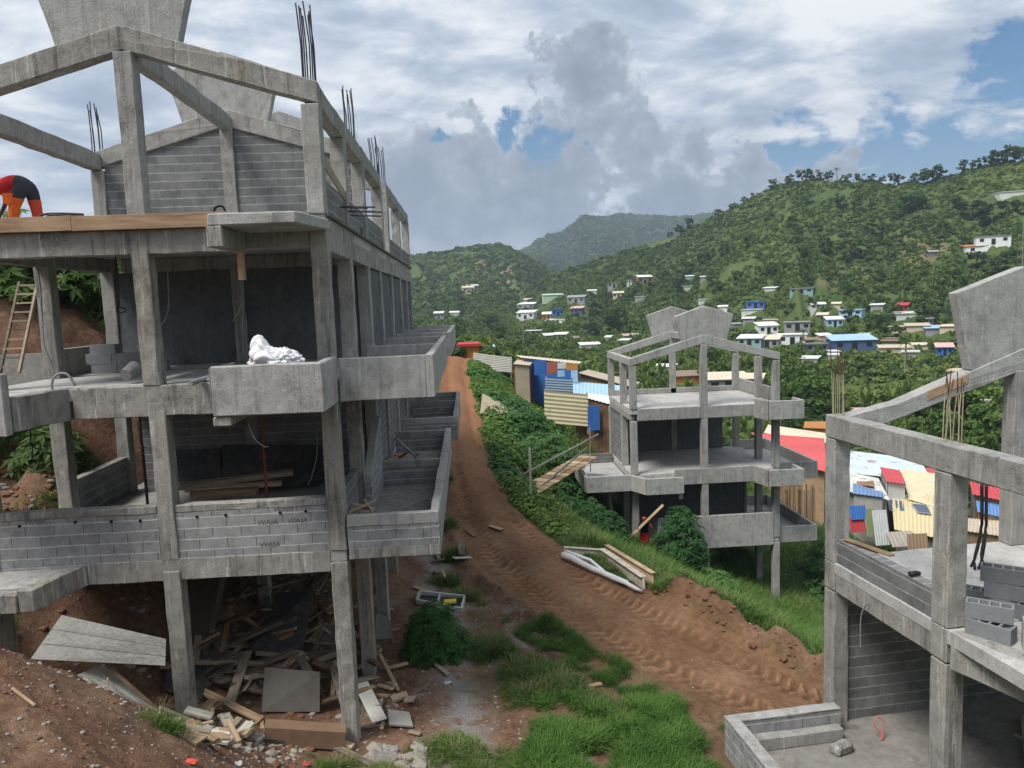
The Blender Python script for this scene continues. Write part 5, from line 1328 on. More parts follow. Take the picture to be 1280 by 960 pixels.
# --- near ground cover
def vine_mesh(name, mat, n=60, sz=.15):
    L = LeafSoup()
    for p in sph(n):
        p[2] = abs(p[2])
        L.quad(p*[.55,.55,.38]*RNG.uniform(.5,1.05), p+[0,0,.7]+RNG.normal(size=3)*.3, sz*RNG.uniform(.6,1.3), 1.15)
    return L.mesh(name, mat)
def tuft_mesh(name, mat, n=26, h=.34, sp=.26, bend=.30):
    L = LeafSoup()
    for _ in range(n):
        t = RNG.uniform(0,6.28); rr = sp*math.sqrt(RNG.uniform())
        d = (math.cos(t+RNG.normal()*.6), math.sin(t+RNG.normal()*.6))
        L.blade((rr*math.cos(t), rr*math.sin(t), 0), d, h*RNG.uniform(.35,1.1), .011, bend*RNG.uniform(.3,1.3))
    return L.mesh(name, mat)
VINE = [proto(vine_mesh('creeper', LM_VINE)) for _ in range(3)] + [proto(vine_mesh('creeper_big', LM_STAR, 50, .22))]
TUFT = [proto(tuft_mesh('grass_tuft', LM_GRASS)) for _ in range(3)] + [proto(tuft_mesh('tall_grass', LM_GRASS, 30, .72, .3, .5)), proto(tuft_mesh('dry_grass', LM_DRY, 28, .6, .3, .45))]
def region(n, x0, x1, y0, y1, seed):
    g = np.random.default_rng(seed); return g.uniform(x0,x1,n), g.uniform(y0,y1,n), g
# creepers over the bank on the valley side of the road
x, y, g = region(14000, -.5, 9.5, 24, 60, 5)
s_, d_, w_ = track(x, y); q = d_/w_
lim = np.interp(y, [24,30,38,50,60], [5.5,6.0,6.2,6.0,6.5])
keep = (q > 1.25+.25*fbm(x/1.5,y/1.5,3,4)) & (x < lim) & (y > 26.5+1.5*fbm(x/2,y/2,2,9))
keep &= ~((x > 4.6) & (y > 32.2) & (y < 38.2))
keep &= ~((x > 1.7) & (x < 6) & (y > 31.2) & (y < 35.0))
x, y = x[keep], y[keep]; z = height(x, y)
ix = np.where(fbm(x/2.5, y/2.5, 3, 66) > .12, 3, g.integers(0,3,len(x)))
scatter('creepers', np.stack([x,y,z],1), g.uniform(.55,1.25,len(x))*(1+.35*fbm(x/1.6,y/1.6,2,3)), g.uniform(0,6.28,len(x)), ix, VINE, 'leafy creepers smothering the bank beside the red road')
# grass: three kinds of ground
P_, SC_, IX_ = [], [], []
def addg(x, y, keep, smin, smax, kinds, g):
    x, y = x[keep], y[keep]; P_.append(np.stack([x, y, height(x, y)], 1)); SC_.append(g.uniform(smin, smax, len(x))); IX_.append(g.choice(kinds, len(x)))
x, y, g = region(42000, 1.2, 22, 10.5, 36, 6)          # steep grassy slope below the spoil bank
s_, d_, w_ = track(x, y); q = d_/w_
addg(x, y, (fbm(x/1.2,y/1.2,3,47) > -.42) & (q > 1.62+.25*fbm(x/.9,y/.9,3,12)) & (x > 2.2) & ((y < 29) | (x > 6.5)) & (y < 40) & ~((x > 5.8) & (x < 15) & (y < 12.9)), .55, 1.25, [0,1,2,3,3,4], g)
x, y, g = region(9000, 1.5, 9, 20, 30, 16)            # verge beside the formwork frame
s_, d_, w_ = track(x, y); q = d_/w_
addg(x, y, (q > 1.08) & (q < 2.6) & (fbm(x/.8,y/.8,3,18) > -.15), .3, .7, [0,1,2,0,1,2,4], g)
x, y, g = region(9000, .6, 6.5, 13, 19, 26)           # low weeds along the near edge of the road
s_, d_, w_ = track(x, y); q = d_/w_
addg(x, y, (q < -1.08) & (q > -1.75) & (fbm(x/.45,y/.45,3,28) > .02) & (x < 5), .2, .55, [0,1,2], g)
x, y, g = region(30000, .1, 5.2, 9.5, 16.5, 7)         # lush patch below the road, near
s_, d_, w_ = track(x, y); q = d_/w_
m = (q < -1.32+.2*fbm(x/.7,y/.7,3,14))
edge = (x - np.interp(y, [10,12.5,13.3,14.2,15.2,16.4], [.35,.5,.85,1.15,1.05,1.3]))
m &= (edge > .25*fbm(x/.5,y/.5,3,15)) & ((y < 13.9+.5*fbm(x/.8,y/.8,2,19)) | (fbm(x/.8,y/.8,3,20) > .02)) & (x < 3.9)
addg(x, y, m & (fbm(x/.55,y/.55,3,48) > -.16), .3, .85, [0,1,2,0,1,2,0,1,2], g)
for cx, cy, rr, n, s0, s1 in ((.25,17.2,.75,300,.3,.8),(-.55,13.2,.7,260,.25,.7),(-1.9,12.1,.7,240,.25,.6),(-2.6,12.4,.5,110,.2,.5),(-.4,20.6,.6,110,.25,.7),(-.9,23.6,.6,150,.3,.8),(-1.0,21.6,.5,90,.25,.7),(-4.05,9.25,.28,40,.25,.6),(1.0,16.2,.8,260,.25,.75),(1.55,15.5,.8,260,.25,.75),(.9,15.2,.6,150,.25,.6),(-1.3,26,.6,120,.3,.8),(-1.4,30,.6,120,.3,.9),(2.3,14.6,.8,220,.25,.6),(-.2,12.6,.6,130,.2,.5)):
    gg = np.random.default_rng(int(cx*100+cy*7)+2000); t = gg.uniform(0,6.28,n*2); r_ = rr*1.3*gg.uniform(size=n*2)**.75
    x, y = cx+r_*np.cos(t)*1.25, cy+r_*np.sin(t)
    keep = (r_/rr + .9*fbm(x/.35, y/.35, 3, 91)) < .75
    P0 = len(SC_); addg(x, y, keep, s0, s1, [0,1,2,0,1,2,4], gg); SC_[-1] *= np.clip(1.15-.6*(r_[keep]/rr), .35, 1)
x, y, g = region(7000, -16, -8.9, 16.5, 30, 8)          # growth above the raw cut, far left
addg(x, y, (height(x,y) > .75+.5*fbm(x/1.5,y/1.5,3,23)), .6, 1.3, [3,3,4,1], g)
x, y, g = region(3000, -14, -9, 14, 19.5, 18)
addg(x, y, (fbm(x/1.1,y/1.1,3,24) > .22), .4, .9, [0,1,2], g)
x, y, g = region(14000, -4, 36, 36, 66, 9)            # rough grass round the shacks
s_, d_, w_ = track(x, y); q = d_/w_
addg(x, y, (q > 1.4) & (x > 5.5) & (fbm(x/3,y/3,3,26) > -.35), .8, 1.6, [0,3,3,4], g)
P_ = np.vstack(P_); SC_ = np.concatenate(SC_); IX_ = np.concatenate(IX_)
scatter('grass', P_, SC_, RNG.uniform(0,6.28,len(P_)), IX_, TUFT, 'long and short grass growing on the verges and slopes')
# big-leaved bushes, each a thing
def star_bush(name, label, loc, r, h, n, leaf, mat=LM_STAR, group=None, seed=0, sq=1.0):
    rs = np.random.default_rng(seed); e = emp(name, label, 'bush', loc, group); L = LeafSoup(); mb = MB()
    for i in range(n):
        p = sph(1)[0]; p[2] = abs(p[2])*1.0-.08
        k = rs.uniform(.55,1.05)
        c = np.array([p[0]*r, p[1]*r*sq, p[2]*h])*k + [0,0,.25*h*(1-k)]
        L.star(c, p*.7+np.array([0,-.25,.75])+RNG.normal(size=3)*.22, leaf*rs.uniform(.65,1.2))
        if i % 14 == 0: mb.tube([(loc[0]+p[0]*.1,loc[1]+p[1]*.1,loc[2]-.3),(loc[0]+c[0]*.5,loc[1]+c[1]*.5,loc[2]+c[2]*.55),(loc[0]+c[0],loc[1]+c[1],loc[2]+c[2])], .022, 5, .008)
    c = bpy.data.objects.new('foliage', L.mesh('foliage', mat)); COL.objects.link(c); c.parent = e
    mb.build('stem', BARK, e, uv=False); return e
def gz(x, y, dz=0): return (x, y, hz(x, y)+dz)
star_bush('castor_bush', 'big round star-leaved bush in front of the middle concrete shell', gz(8.65, 31.0, .2), 1.2, 2.9, 700, .33, seed=1)
star_bush('castor_bush', 'bright green feathery bush at the foot of the left building beside the road', gz(-1.15, 17.1), .78, 1.3, 420, .22, leafmat('bright_leaf', (.02,.07,.015), (.045,.13,.028), (.09,.19,.05), 1.5), seed=2)
for i, (x, y, r_, h_, lab) in enumerate(((4.7,31.9,1.1,1.5,'dark star-leaved bush under the plank walkway'),(5.5,31.4,1.2,1.5,'dark star-leaved bush against the left corner of the middle shell'),(3.5,30.6,.9,.9,'low star-leaved bush at the bottom of the plank walkway'),(3.6,37.0,1.7,2.0,'star-leaved bush behind the handrail of the plank walkway'),(2.6,40.5,1.5,1.5,'star-leaved bush on the bank between road and shacks'),(9.6,30.0,1.2,1.1,'low leafy bush below the blank front wall of the middle shell'),(13.0,36.3,1.4,2.0,'shaded bush under the floor of the middle shell'),(17.5,34.0,2.0,2.8,'bush right of the middle shell beside its balconies'),(18.5,37.0,2.0,3.4,'tall bush behind the right balcony of the middle shell'),(16.3,28.5,1.4,1.6,'bush on the grass slope right of the middle shell'))):
    star_bush('castor_bush', lab, gz(x, y), r_, h_, int(240*r_), .36, seed=10+i)
for i, (x, y, r_, h_, lab) in enumerate(((-12.4,23.0,2.2,2.2,'bush above the raw red cut, seen behind the ladder'),(-10.6,24.5,2.0,2.4,'bush above the raw red cut, seen between the left columns'),(-15.0,25,2.4,2.2,'bush above the raw red cut at the picture edge'),(-9.6,17.4,.8,1.1,'small dark bush among rubble under the left building'))):
    star_bush('castor_bush', lab, gz(x, y), r_, h_, int(170*r_), .40, LM_MID if i < 3 else LM_DARK, seed=40+i)
# ------------------------------------------------------------------ things lying and standing about
def planks(name, label, cat, corners, mat, n=3, th=.03, group=None, gap=.012):
    """flat panel of n boards between four world points p0 p1 (bottom) p2 p3 (top)"""
    P = [Vector(p) for p in corners]; nn = (P[1]-P[0]).cross(P[3]-P[0]).normalized()*th; mb = MB()
    for i in range(n):
        a, b = i/n + (gap if i else 0), (i+1)/n
        q = [P[0].lerp(P[3], a), P[1].lerp(P[2], a), P[1].lerp(P[2], b), P[0].lerp(P[3], b)]
        o = nn*(.15*(i % 2))
        mb.add([p+o for p in q]+[p+o+nn for p in q], [(3,2,1,0),(4,5,6,7),(0,1,5,4),(1,2,6,5),(2,3,7,6),(3,0,4,7)])
    for t_ in (.12, .85):                               # battens on the back hold the boards together
        a, b = P[0].lerp(P[1], t_)-nn*.8, P[3].lerp(P[2], t_)-nn*.8
        mb.beam(a.lerp(b,.02), b.lerp(a,.02), .07, th*1.6, nn.normalized())
    return mb.build(name, mat, None, label=label, cat=cat, group=group, org=tuple(sum(P, Vector())/4))
def bar(name, label, cat, a, b, w, h, mat, group=None):
    a, b = Vector(a), Vector(b); L = (b-a).length; d = (b-a).normalized()
    me = MB().box(-L/2, L/2, -w/2, w/2, -h/2, h/2)
    o = me.build(name, mat, None, label=label, cat=cat, group=group, bevel=min(.006, h*.2))
    o.location = (a+b)/2; o.rotation_euler = d.to_track_quat('X', 'Z').to_euler(); return o
def gpt(px, py, dz=0.0):
    q = ground_at(px, py, 5); return (q[0], q[1], q[2]+dz)
def gplank(x0, y0, x1, y1, label, mat=WOODP, w=.12, h=.035, l0=.03, l1=.06, group=None, name='timber_plank'):
    return bar(name, label, 'plank', gpt(x0,y0,l0), gpt(x1,y1,l1), w, h, mat, group)
GP = 'timber offcuts around the left building'
gplank(473,826,498,864,'bright yellow plank leaning against the second column foot', WOODP, .08, .05, .25, .02)
gplank(247,868,327,906,'pale thick plank lying over the rubble edge in front of the left building', WOODP, .16, .05, .12, .10)
gplank(369,917,442,938,'pale plank lying beside the foot of the corner column', WOODP, .14, .05, .06, .08)
gplank(396,925,468,960,'long weathered plank lying in grass at the bottom edge', WOODG, .13, .05, .05, .04)
gplank(200,892,262,915,'grey plank at the foot of the broken sheets', WOODG, .12, .04, .10, .06)
gplank(325,926,400,932,'short grey beam lying before the brown timber footing', WOODG, .2, .1, .05, .05)
gplank(240,848,332,852,'long grey plank lying level in the debris', WOODG, .1, .08, .35, .4)
gplank(281,836,360,748,'long grey plank tilted up along the big black lattice panel', WOODG, .1, .06, .1, .2)
gplank(382,838,424,792,'grey plank propped up diagonally behind the corner column', WOODG, .1, .05, .15, .55)
gplank(287,878,330,860,'short tan plank tilted in the debris', WOODP, .09, .05, .1, .2)
gplank(415,878,421,842,'tan offcut standing against lattice panels', WOODP, .09, .05, .05, .3)
gplank(402,889,470,872,'pale plank crossing behind the corner column foot', WOODP, .14, .05, .2, .25)
gplank(484,841,510,835,'pale short plank by the bright green feathery bush', WOODP, .09, .05, .1, .12)
gplank(470,806,500,802,'pale plank end sticking out left of the bright green feathery bush', WOODP, .11, .07, .3, .3)
gplank(542,830,560,846,'grey plank on the path right of the bright green feathery bush', WOODG, .1, .04)
gplank(555,812,563,820,'small orange-brown offcut on the gravel path', WOODO, .1, .05)
gplank(725,862,752,858,'pair-like pale offcut lying in the grass by the road', WOODP, .1, .05)
gplank(612,658,628,664,'pale scrap of board lying on the road', WOODP, .2, .03)
gplank(584,663,594,672,'tan scrap of board near the left edge of the road', WOODO, .2, .03)
gplank(15,862,44,884,'thin pale stick lying on the red earth mound', WOODP, .03, .02, .02, .02)
gplank(133,878,137,858,'thin pale stake standing on the red earth mound', WOODP, .03, .02, .0, .3)
gplank(517,735,545,745,'orange-brown boards dropped at the edge of the road', WOODO, .18, .03, .05, .05)
gplank(452,868,475,905,'grey board sliding down from the corner column', WOODS, .3, .03, .25, .06)
random.seed(44)
base_pl = []
for m in (WOODG, WOODO, WOODP, WOODG):
    base_pl.append((m,))
src = None
def heap(n, x0, x1, y0, y1, lift, lmin, lmax, label, mats):
    global src
    for i in range(n):
        q = gpt(random.uniform(x0,x1), random.uniform(y0,y1)); L = random.uniform(lmin,lmax); a = random.uniform(0, math.pi); tl = random.uniform(-.35,.35)
        d = Vector((math.cos(a)*math.cos(tl), math.sin(a)*math.cos(tl), math.sin(tl)))
        c = Vector(q)+Vector((0,0,lift*random.random()+abs(d.z)*L/2+.03))
        bar('timber_offcut', label, 'timber offcut', c-d*L/2, c+d*L/2, random.choice((.07,.1,.14,.2)), random.choice((.03,.045,.07)), random.choice(mats), GP)
heap(58, 335, 470, 770, 880, .35, .5, 1.5, 'loose timber offcut in the heap behind the corner column', (WOODG, WOODG, WOODO, WOODP))
heap(36, 235, 340, 790, 880, .3, .5, 1.6, 'loose timber offcut in the dark heap right of the middle column', (WOODG, WOODG, WOODO))
heap(24, 300, 420, 715, 760, .25, .5, 1.4, 'loose timber offcut in the shadow at the back under the left building', (WOODG, WOODO))
heap(34, 235, 330, 885, 935, .1, .2, .6, 'broken board end among the rubble in front of the left building', (WOODG, WOODP, WOODS))
heap(10, 455, 530, 860, 945, .04, .2, .5, 'board scrap on the ground beside the corner column', (WOODG, WOODP))
heap(9, 538, 580, 690, 735, .06, .25, .7, 'board scrap on the verge beside the road, next to the left building', (WOODG, WOODS, WOODP))
MUDW = plain('muddy_timber', (.20,.125,.08), .95, .45, 4, bmp=.5)
# brown timber footing at the corner column
a = gpt(330, 925); b = gpt(432, 932)
bar('footing_shutter', 'reddish brown timber shutter round the foot of the corner column', 'formwork', (a[0],a[1],a[2]+.15), (b[0],b[1]-.05,b[2]+.2), .3, .34, MUDW)
# big silver board sheets slumped beside the red mound
def yb(px, py, Y): return at(px, py, Y=Y)
planks('board_panel', 'large silver-grey panel of wide boards slumped against the middle column behind the red mound', 'board panel', [yb(38,824,12.0), yb(206,832,12.95), yb(207,799,13.1), yb(77,769,12.5)], WOODS, 3, .03)
planks('board_panel', 'darker grey panel of long boards sliding down under the large silver-grey one', 'board panel', [yb(90,848,12.1), yb(120,858,12.0), yb(215,902,12.7), yb(130,832,12.9)], WOODS, 3, .03)
bar('timber_plank', 'thin pale edge board running down beside the darker grey board panel', 'plank', yb(132,830,12.6), yb(212,900,12.75), .05, .05, WOODP)
# black lattice deck panels
def lattice():
    m, t, b, _ = nt('black_lattice'); uv = t.nodes.new('ShaderNodeUVMap'); uv.uv_map = 'UVMap'
    br = N(t, 'ShaderNodeTexBrick', offset=.5, i_Scale=1.0, i_Mortar_Size=.012, i_Brick_Width=.11, i_Row_Height=.05)
    br.inputs['Color1'].default_value = (.006,.006,.007,1); br.inputs['Color2'].default_value = (.010,.010,.011,1); br.inputs['Mortar'].default_value = (.055,.054,.052,1)
    t.links.new(uv.outputs[0], br.inputs['Vector'])
    c = mix(t, ramp(t, noise(t, pos(t), 2.5, 5, .7), [(.5, 0.), (.72, .8)]), br.outputs['Color'], (.14,.115,.09))
    t.links.new(c, b.inputs['Base Color']); b.inputs['Roughness'].default_value = .6; bump(t, b, br.outputs['Fac'], .9, .02); return m
LAT = lattice()
LATG = plain('muddy_grey_panel', (.13,.12,.11), .9, .5, 5, bmp=.8)
def panel4(label, c4, mat, th=.05, cat='lattice panel'):
    P = [Vector(p) for p in c4]; n = (P[1]-P[0]).cross(P[3]-P[0]).normalized()*th
    return MB().add(P+[p-n for p in P], [(0,1,2,3),(7,6,5,4),(0,4,5,1),(1,5,6,2),(2,6,7,3),(3,7,4,0)]).build('lattice_panel', mat, None, label=label, cat=cat, org=tuple(sum(P, Vector())/4), bevel=.006)
panel4('large black lattice panel lying on the timber heap under the left building', [gpt(311,832,.35), gpt(378,836,.3), gpt(396,770,.75), gpt(350,770,.6)], LAT)
panel4('mud-stained grey ribbed panel leaning at the front of the timber heap', [gpt(327,893,.05), gpt(400,893,.05), yb(400,840,14.5), yb(331,834,14.5)], LATG)
panel4('grey ribbed sheet fragment on the heap left of the corner column', [gpt(402,825,.35), gpt(418,830,.35), gpt(424,808,.5), gpt(406,806,.5)], LATG)
panel4('small dark lattice scrap at the left end of the heap', [gpt(205,868,.1), gpt(255,880,.1), gpt(262,840,.35), gpt(215,835,.3)], LAT)
panel4('dark ribbed sheet leaning between the second and third columns', [yb(468,800,16.8), yb(492,798,17.2), yb(486,772,17.6), yb(470,766,17.2)], LATG)
panel4('small grey corrugated offcut near the corner column foot', [gpt(487,912,.12), gpt(517,912,.08), gpt(512,899,.16), gpt(486,898,.2)], plain('grey_fibre_cement', (.32,.31,.28), .9, .3, 4))
panel4('left black lattice panel leaning at the back of level one', [yb(218,602,18.2), yb(276,600,18.2), yb(276,560,18.7), yb(218,563,18.7)], LAT)
panel4('right black lattice panel leaning at the back of level one', [yb(278,612,18.1), yb(400,606,18.1), yb(402,556,18.7), yb(278,556,18.7)], LAT)
# long boards stored on level one
bar('timber_plank', 'long grey plank on top of the board pile on level one', 'plank', yb(225,608,16.2), yb(366,590,16.8), .3, .1, WOODG)
bar('timber_plank', 'yellowish plank under the grey one in the board pile on level one', 'plank', yb(232,612,16.0), yb(352,604,16.4), .3, .06, WOODP)
bar('timber_plank', 'reddish plank at the bottom of the board pile on level one', 'plank', yb(240,617,15.9), yb(322,613,16.0), .34, .14, WOODO)
# steel props on level one
RPAINT = plain('red_prop_paint', (.22,.045,.035), .7, .4, 12, rust=.3)
def prop(label, px, z0, z1, Y, mat):
    x = at(px, 570, Y=Y)[0]; e = emp('steel_prop', label, 'prop', (x, Y, z0))
    MB().tube([(x,Y,z0),(x,Y,z0+1.5)], .032, 10).build('outer_tube', mat, e); MB().tube([(x,Y,z0+1.502),(x,Y,z1)], .024, 10).build('inner_tube', mat, e)
    MB().box(x-.07,x+.07,Y-.07,Y+.07,z1+.001,z1+.012).build('head_plate', mat, e); MB().tube([(x-.1,Y,z0+1.45),(x+.1,Y,z0+1.45)], .012, 6).build('handle', mat, e)
prop('red steel prop standing in the middle bay of level one', 330, -4.35, -1.76, 15.2, RPAINT)
prop('brown steel prop beside the middle column on level one', 179, -4.35, -1.76, 17.0, STEEL)
# hanging cables and conduits
def cable(label, pts, r, mat, name='cable', cat='cable', group=None):
    P = [Vector(p) for p in pts]; out = []
    for i in range(len(P)-1):                           # Catmull-Rom through the points
        p0, p1, p2, p3 = P[max(i-1,0)], P[i], P[i+1], P[min(i+2,len(P)-1)]
        for k in range(6):
            t_ = k/6; out.append(.5*((2*p1)+(p2-p0)*t_+(2*p0-5*p1+4*p2-p3)*t_**2+(3*p1-p0-3*p2+p3)*t_**3))
    out.append(P[-1])
    return MB().tube(out, r, 6).build(name, mat, None, label=label, cat=cat, group=group, org=tuple(P[0]), uv=False, smooth=True)
yy = lambda Y, *pp: [at(px, py, Y=Y) for px, py in pp]
cable('black cable with a coiled end hanging left of the middle column on level two', yy(15.5,(144,318),(147,350),(149,380),(146,387),(152,391),(157,387),(150,384)), .013, BLACK)
cable('grey conduit hanging in a hook right of the middle column on level two', yy(15.0,(208,318),(210,350),(211,380),(207,398),(200,407)), .013, GREYPVC)
cable('grey conduit curling aside at the centre of level two', yy(15.2,(299,316),(300,350),(302,372),(298,390),(290,402)), .012, GREYPVC)
cable('grey conduit hanging straight down at the centre of level two', yy(15.3,(303,316),(304,370),(303,410),(304,446)), .012, GREYPVC)
cable('pair-like grey conduit running down the front of the left column on level two', yy(15.9,(46,322),(52,380),(55,430),(66,460),(68,486)), .016, GREYPVC)
cable('grey conduit arching out of the slab edge on level two', yy(13.38,(67,499),(65,478),(72,468),(84,468),(94,482)), .022, GREYPVC)
cable('pale wire bunch hanging beside the middle column on level one', yy(15.6,(172,527),(175,552),(178,562),(170,570),(178,575),(160,578),(180,566)), .012, GREYPVC)
cable('thin wire sagging across the bay of level one', yy(13.6,(310,528),(318,548),(330,558),(336,558)), .008, GREYPVC)
cable('thin grey wire curving down at the right of level one', yy(15.5,(396,540),(396,570),(388,600),(384,606)), .010, GREYPVC)
cable('black hose arching along the edge of the roof slab beside the bending worker', yy(13.9,(47,273),(56,268),(78,267),(104,268)), .022, BLACK)
cable('second black hose lying low beside the bending worker', yy(13.8,(52,276),(64,269),(84,270),(105,270)), .020, BLACK)
cable('short black hose loop on the roof slab by the centre column', yy(14.5,(267,266),(270,259),(278,258),(282,265)), .022, BLACK)
cable('dark rod with a ring below the slab edge, left end of level one', yy(13.0,(10,543),(11,556),(8,560),(12,566),(15,560),(11,556)), .014, STEELD, 'steel_rod', 'rod')
cable('dark rod with a ring hanging below level two near the left column', yy(14.0,(38,535),(39,556),(46,552),(51,558),(45,561),(41,557),(40,580)), .012, STEELD, 'steel_rod', 'rod')
bar('timber_plank', 'short board hanging from the slab beside the middle column head', 'plank', at(184,316,Y=13.8), at(194,338,Y=13.8), .1, .03, WOODP)
# ladder on the left
def ladder(label, a, b, wdt):
    a, b = Vector(a), Vector(b); e = emp('ladder', label, 'ladder', tuple(a)); sd = Vector((1,0,0))*wdt/2; d = b-a
    for sgn in (-1, 1): MB().beam(a+sd*sgn, b+sd*sgn, .05, .07, (0,1,0)).build('rail', WOODG, e)
    n = 10
    for i in range(n):
        p = a+d*((i+.6)/n); MB().beam(p-sd*.93, p+sd*.93, .04, .05, (0,1,0)).build('rung', WOODG, e)
ladder('wooden ladder leaning up past the left column on level two', at(12,466,Y=17.6), at(36,352,Y=18.4), .42)
# hollow blocks
def plan_extrude(xs, ys, hol, h):
    mb = MB(); idx = {}
    def vid(i, j, k):
        if (i,j,k) not in idx: idx[(i,j,k)] = len(mb.v); mb.v.append((xs[i], ys[j], h*k))
        return idx[(i,j,k)]
    nx, ny = len(xs)-1, len(ys)-1; sol = lambda i, j: 0 <= i < nx and 0 <= j < ny and (i,j) not in hol
    for i in range(nx):
        for j in range(ny):
            if not sol(i,j): continue
            mb.f.append([vid(i,j,1),vid(i+1,j,1),vid(i+1,j+1,1),vid(i,j+1,1)]); mb.f.append([vid(i,j,0),vid(i,j+1,0),vid(i+1,j+1,0),vid(i+1,j,0)])
            for di, dj, q in ((-1,0,((i,j+1),(i,j))),(1,0,((i+1,j),(i+1,j+1))),(0,-1,((i,j),(i+1,j))),(0,1,((i+1,j+1),(i,j+1)))):
                if not sol(i+di, j+dj): (a,b),(c,d) = q; mb.f.append([vid(a,b,0),vid(c,d,0),vid(c,d,1),vid(a,b,1)])
    mb.mi = [0]*len(mb.f); return mb
bmb = plan_extrude([-.25,-.222,-.125,-.098,-.013,.013,.098,.125,.222,.25], [-.1,-.072,.072,.1], {(1,1),(3,1),(5,1),(7,1)}, .2)
blk = bmb.build('hollow_block', BLOCKU, None, label='x', cat='hollow block', bevel=.003)
bl = [  # (px, py on the slab, z lift, yaw, pitch, label)
 (1238,797,0,-.98,0,'grey hollow block lowest and nearest in the pile on the upper floor'),
 (1236,793,.201,-.66,0,'grey hollow block with open cells facing up, lying across the nearest lowest one'),
 (1262,768,0,-.95,0,'grey hollow block at the bottom in the second row of the pile'),
 (1258,766,.201,-.70,0,'grey hollow block in the middle layer of the second row of the pile'),
 (1252,764,.402,-.62,0,'grey hollow block topmost in the second row, its cells facing up'),
 (1296,770,0,-1.0,0,'grey hollow block at the bottom right of the pile, cut by the picture edge'),
 (1290,768,.201,-1.15,0,'grey hollow block topmost at the right of the pile'),
 (1214,752,0,-.75,0,'grey hollow block half hidden behind the near column'),
]
for i, (px, py, lz, yaw, pit, lab) in enumerate(bl):
    p = at(px, py, Z=-4.775); o = blk if i == 0 else dup(blk)
    o.scale = (1.12,)*3
    o.location = (p[0], p[1], -4.773+lz*1.12); o.rotation_euler = (0, pit, yaw); o['label'] = lab; o['group'] = 'hollow blocks piled on the upper floor'
p = at(1300, 812, Z=-4.775)
MB().box(-.2,.2,-.12,.12,0,.4).build('cement_block', CONL, None, label='pale solid cement block standing in front of the hollow blocks', cat='cement block', bevel=.02, rough=.01)
o = bpy.data.objects['cement_block']; o.location = (p[0], p[1], -4.773); o.rotation_euler = (0,0,-.5)
p = at(1052, 940, Z=-7.78); o = MB().box(-.18,.18,-.1,.1,0,.16).build('cement_block', COND, None, label='small grey cement lump on the lower terrace floor by the far column', cat='cement block', bevel=.03, rough=.02); o.location = (p[0], p[1], -7.785); o.rotation_euler = (0,0,.4)
B = Vector(at(1222, 712, Z=-4.77)); T = Vector(at(1230, 604, Y=B.y))
for k in range(4):
    off = Vector((.045*math.cos(k*1.6), .045*math.sin(k*1.6), 0))
    cable('black conduit in the bundle rising from the upper floor behind the near column', [B+off*3+Vector((-.12+.1*k,0,.01)), B.lerp(T,.15)+off*1.5, B.lerp(T,.5)+off+Vector((.05,0,0)), T+off], .022, BLACK, 'conduit', 'conduit', 'black conduit bundle')
HOSE = plain('red_white_hose', (.45,.16,.15), .5, .3, 20)
c = Vector(at(1103, 925, Z=-7.77)); cable('looped red and white hose standing on the lower terrace floor', [c+Vector((-.02,0,.0)), c+Vector((-.03,.05,.12)), c+Vector((-.11,.08,.25)), c+Vector((-.04,.1,.37)), c+Vector((.06,.08,.30)), c+Vector((.03,.05,.15)), c+Vector((.0,.0,.0))], .014, HOSE, 'hose', 'hose')
cable('bent steel wire hanging from the edge beam over the lower terrace', [rw(.0,-1.0,-5.1), rw(-.04,-1.0,-5.12), rw(-.06,-.9,-5.35), rw(-.04,-.85,-5.75), rw(-.03,-.85,-5.95)], .012, GREYPVC)
p = rw(.15,-1.9,-4.335); o = MB().tube([(-.09,0,.03),(0,0,.05),(.08,.02,.03)], .045, 8, .03).build('work_glove', BLACK, None, label='black work glove lying on the block upstand of the near shell', cat='glove', smooth=True); o.location = p
bar('timber_plank', 'curved pale lath lying along the far end of the block upstand', 'plank', rw(.12,-.15,-4.30), rw(.34,-1.1,-4.30), .12, .03, WOODP)
for k, (a, b, lab) in enumerate(((rw(2.2,-2.0,-7.74), rw(3.4,-.6,-7.74), 'grey plank on the shaded floor of the near shell'), (rw(2.6,-1.2,-7.6), rw(3.3,-2.9,-7.7), 'thin pipe lying across the shaded floor of the near shell'))):
    bar('timber_plank' if k == 0 else 'pipe', lab, 'plank' if k == 0 else 'pipe', a, b, .2 if k == 0 else .05, .05, WOODG if k == 0 else GREYPVC)
# level two: bucket, block stack, pipes, sack
p = at(150, 482, Z=-1.2); e = emp('bucket', 'grey bucket tipped on the edge of level two', 'bucket', (p[0], p[1]+.2, -1.2))
M_ = Matrix.Translation((p[0], p[1]+.25, -1.04)) @ Matrix.Rotation(R(-72), 4, 'X') @ Matrix.Rotation(R(12), 4, 'Y')
def ring(z, r): return [tuple(M_ @ Vector((r*math.cos(i*math.pi/10), r*math.sin(i*math.pi/10), z))) for i in range(20)]
rr = [ring(.0,.11), ring(.30,.155), ring(.30,.145), ring(.015,.10)]; vs = sum(rr, []); fs = [tuple(range(20))[::-1]] + [(q*20+i, q*20+(i+1)%20, q*20+20+(i+1)%20, q*20+20+i) for q in range(3) for i in range(20)] + [tuple(range(60,80))]
MB().add(vs, fs).build('body', plain('cement_bucket', (.20,.20,.20), .8, .4, 12), e)
MB().tube([M_ @ Vector((.155,0,.28)), M_ @ Vector((.12,.1,.40)), M_ @ Vector((-.0,.15,.45)), M_ @ Vector((-.12,.1,.40)), M_ @ Vector((-.155,0,.28))], .006, 5).build('handle', STEELD, e)
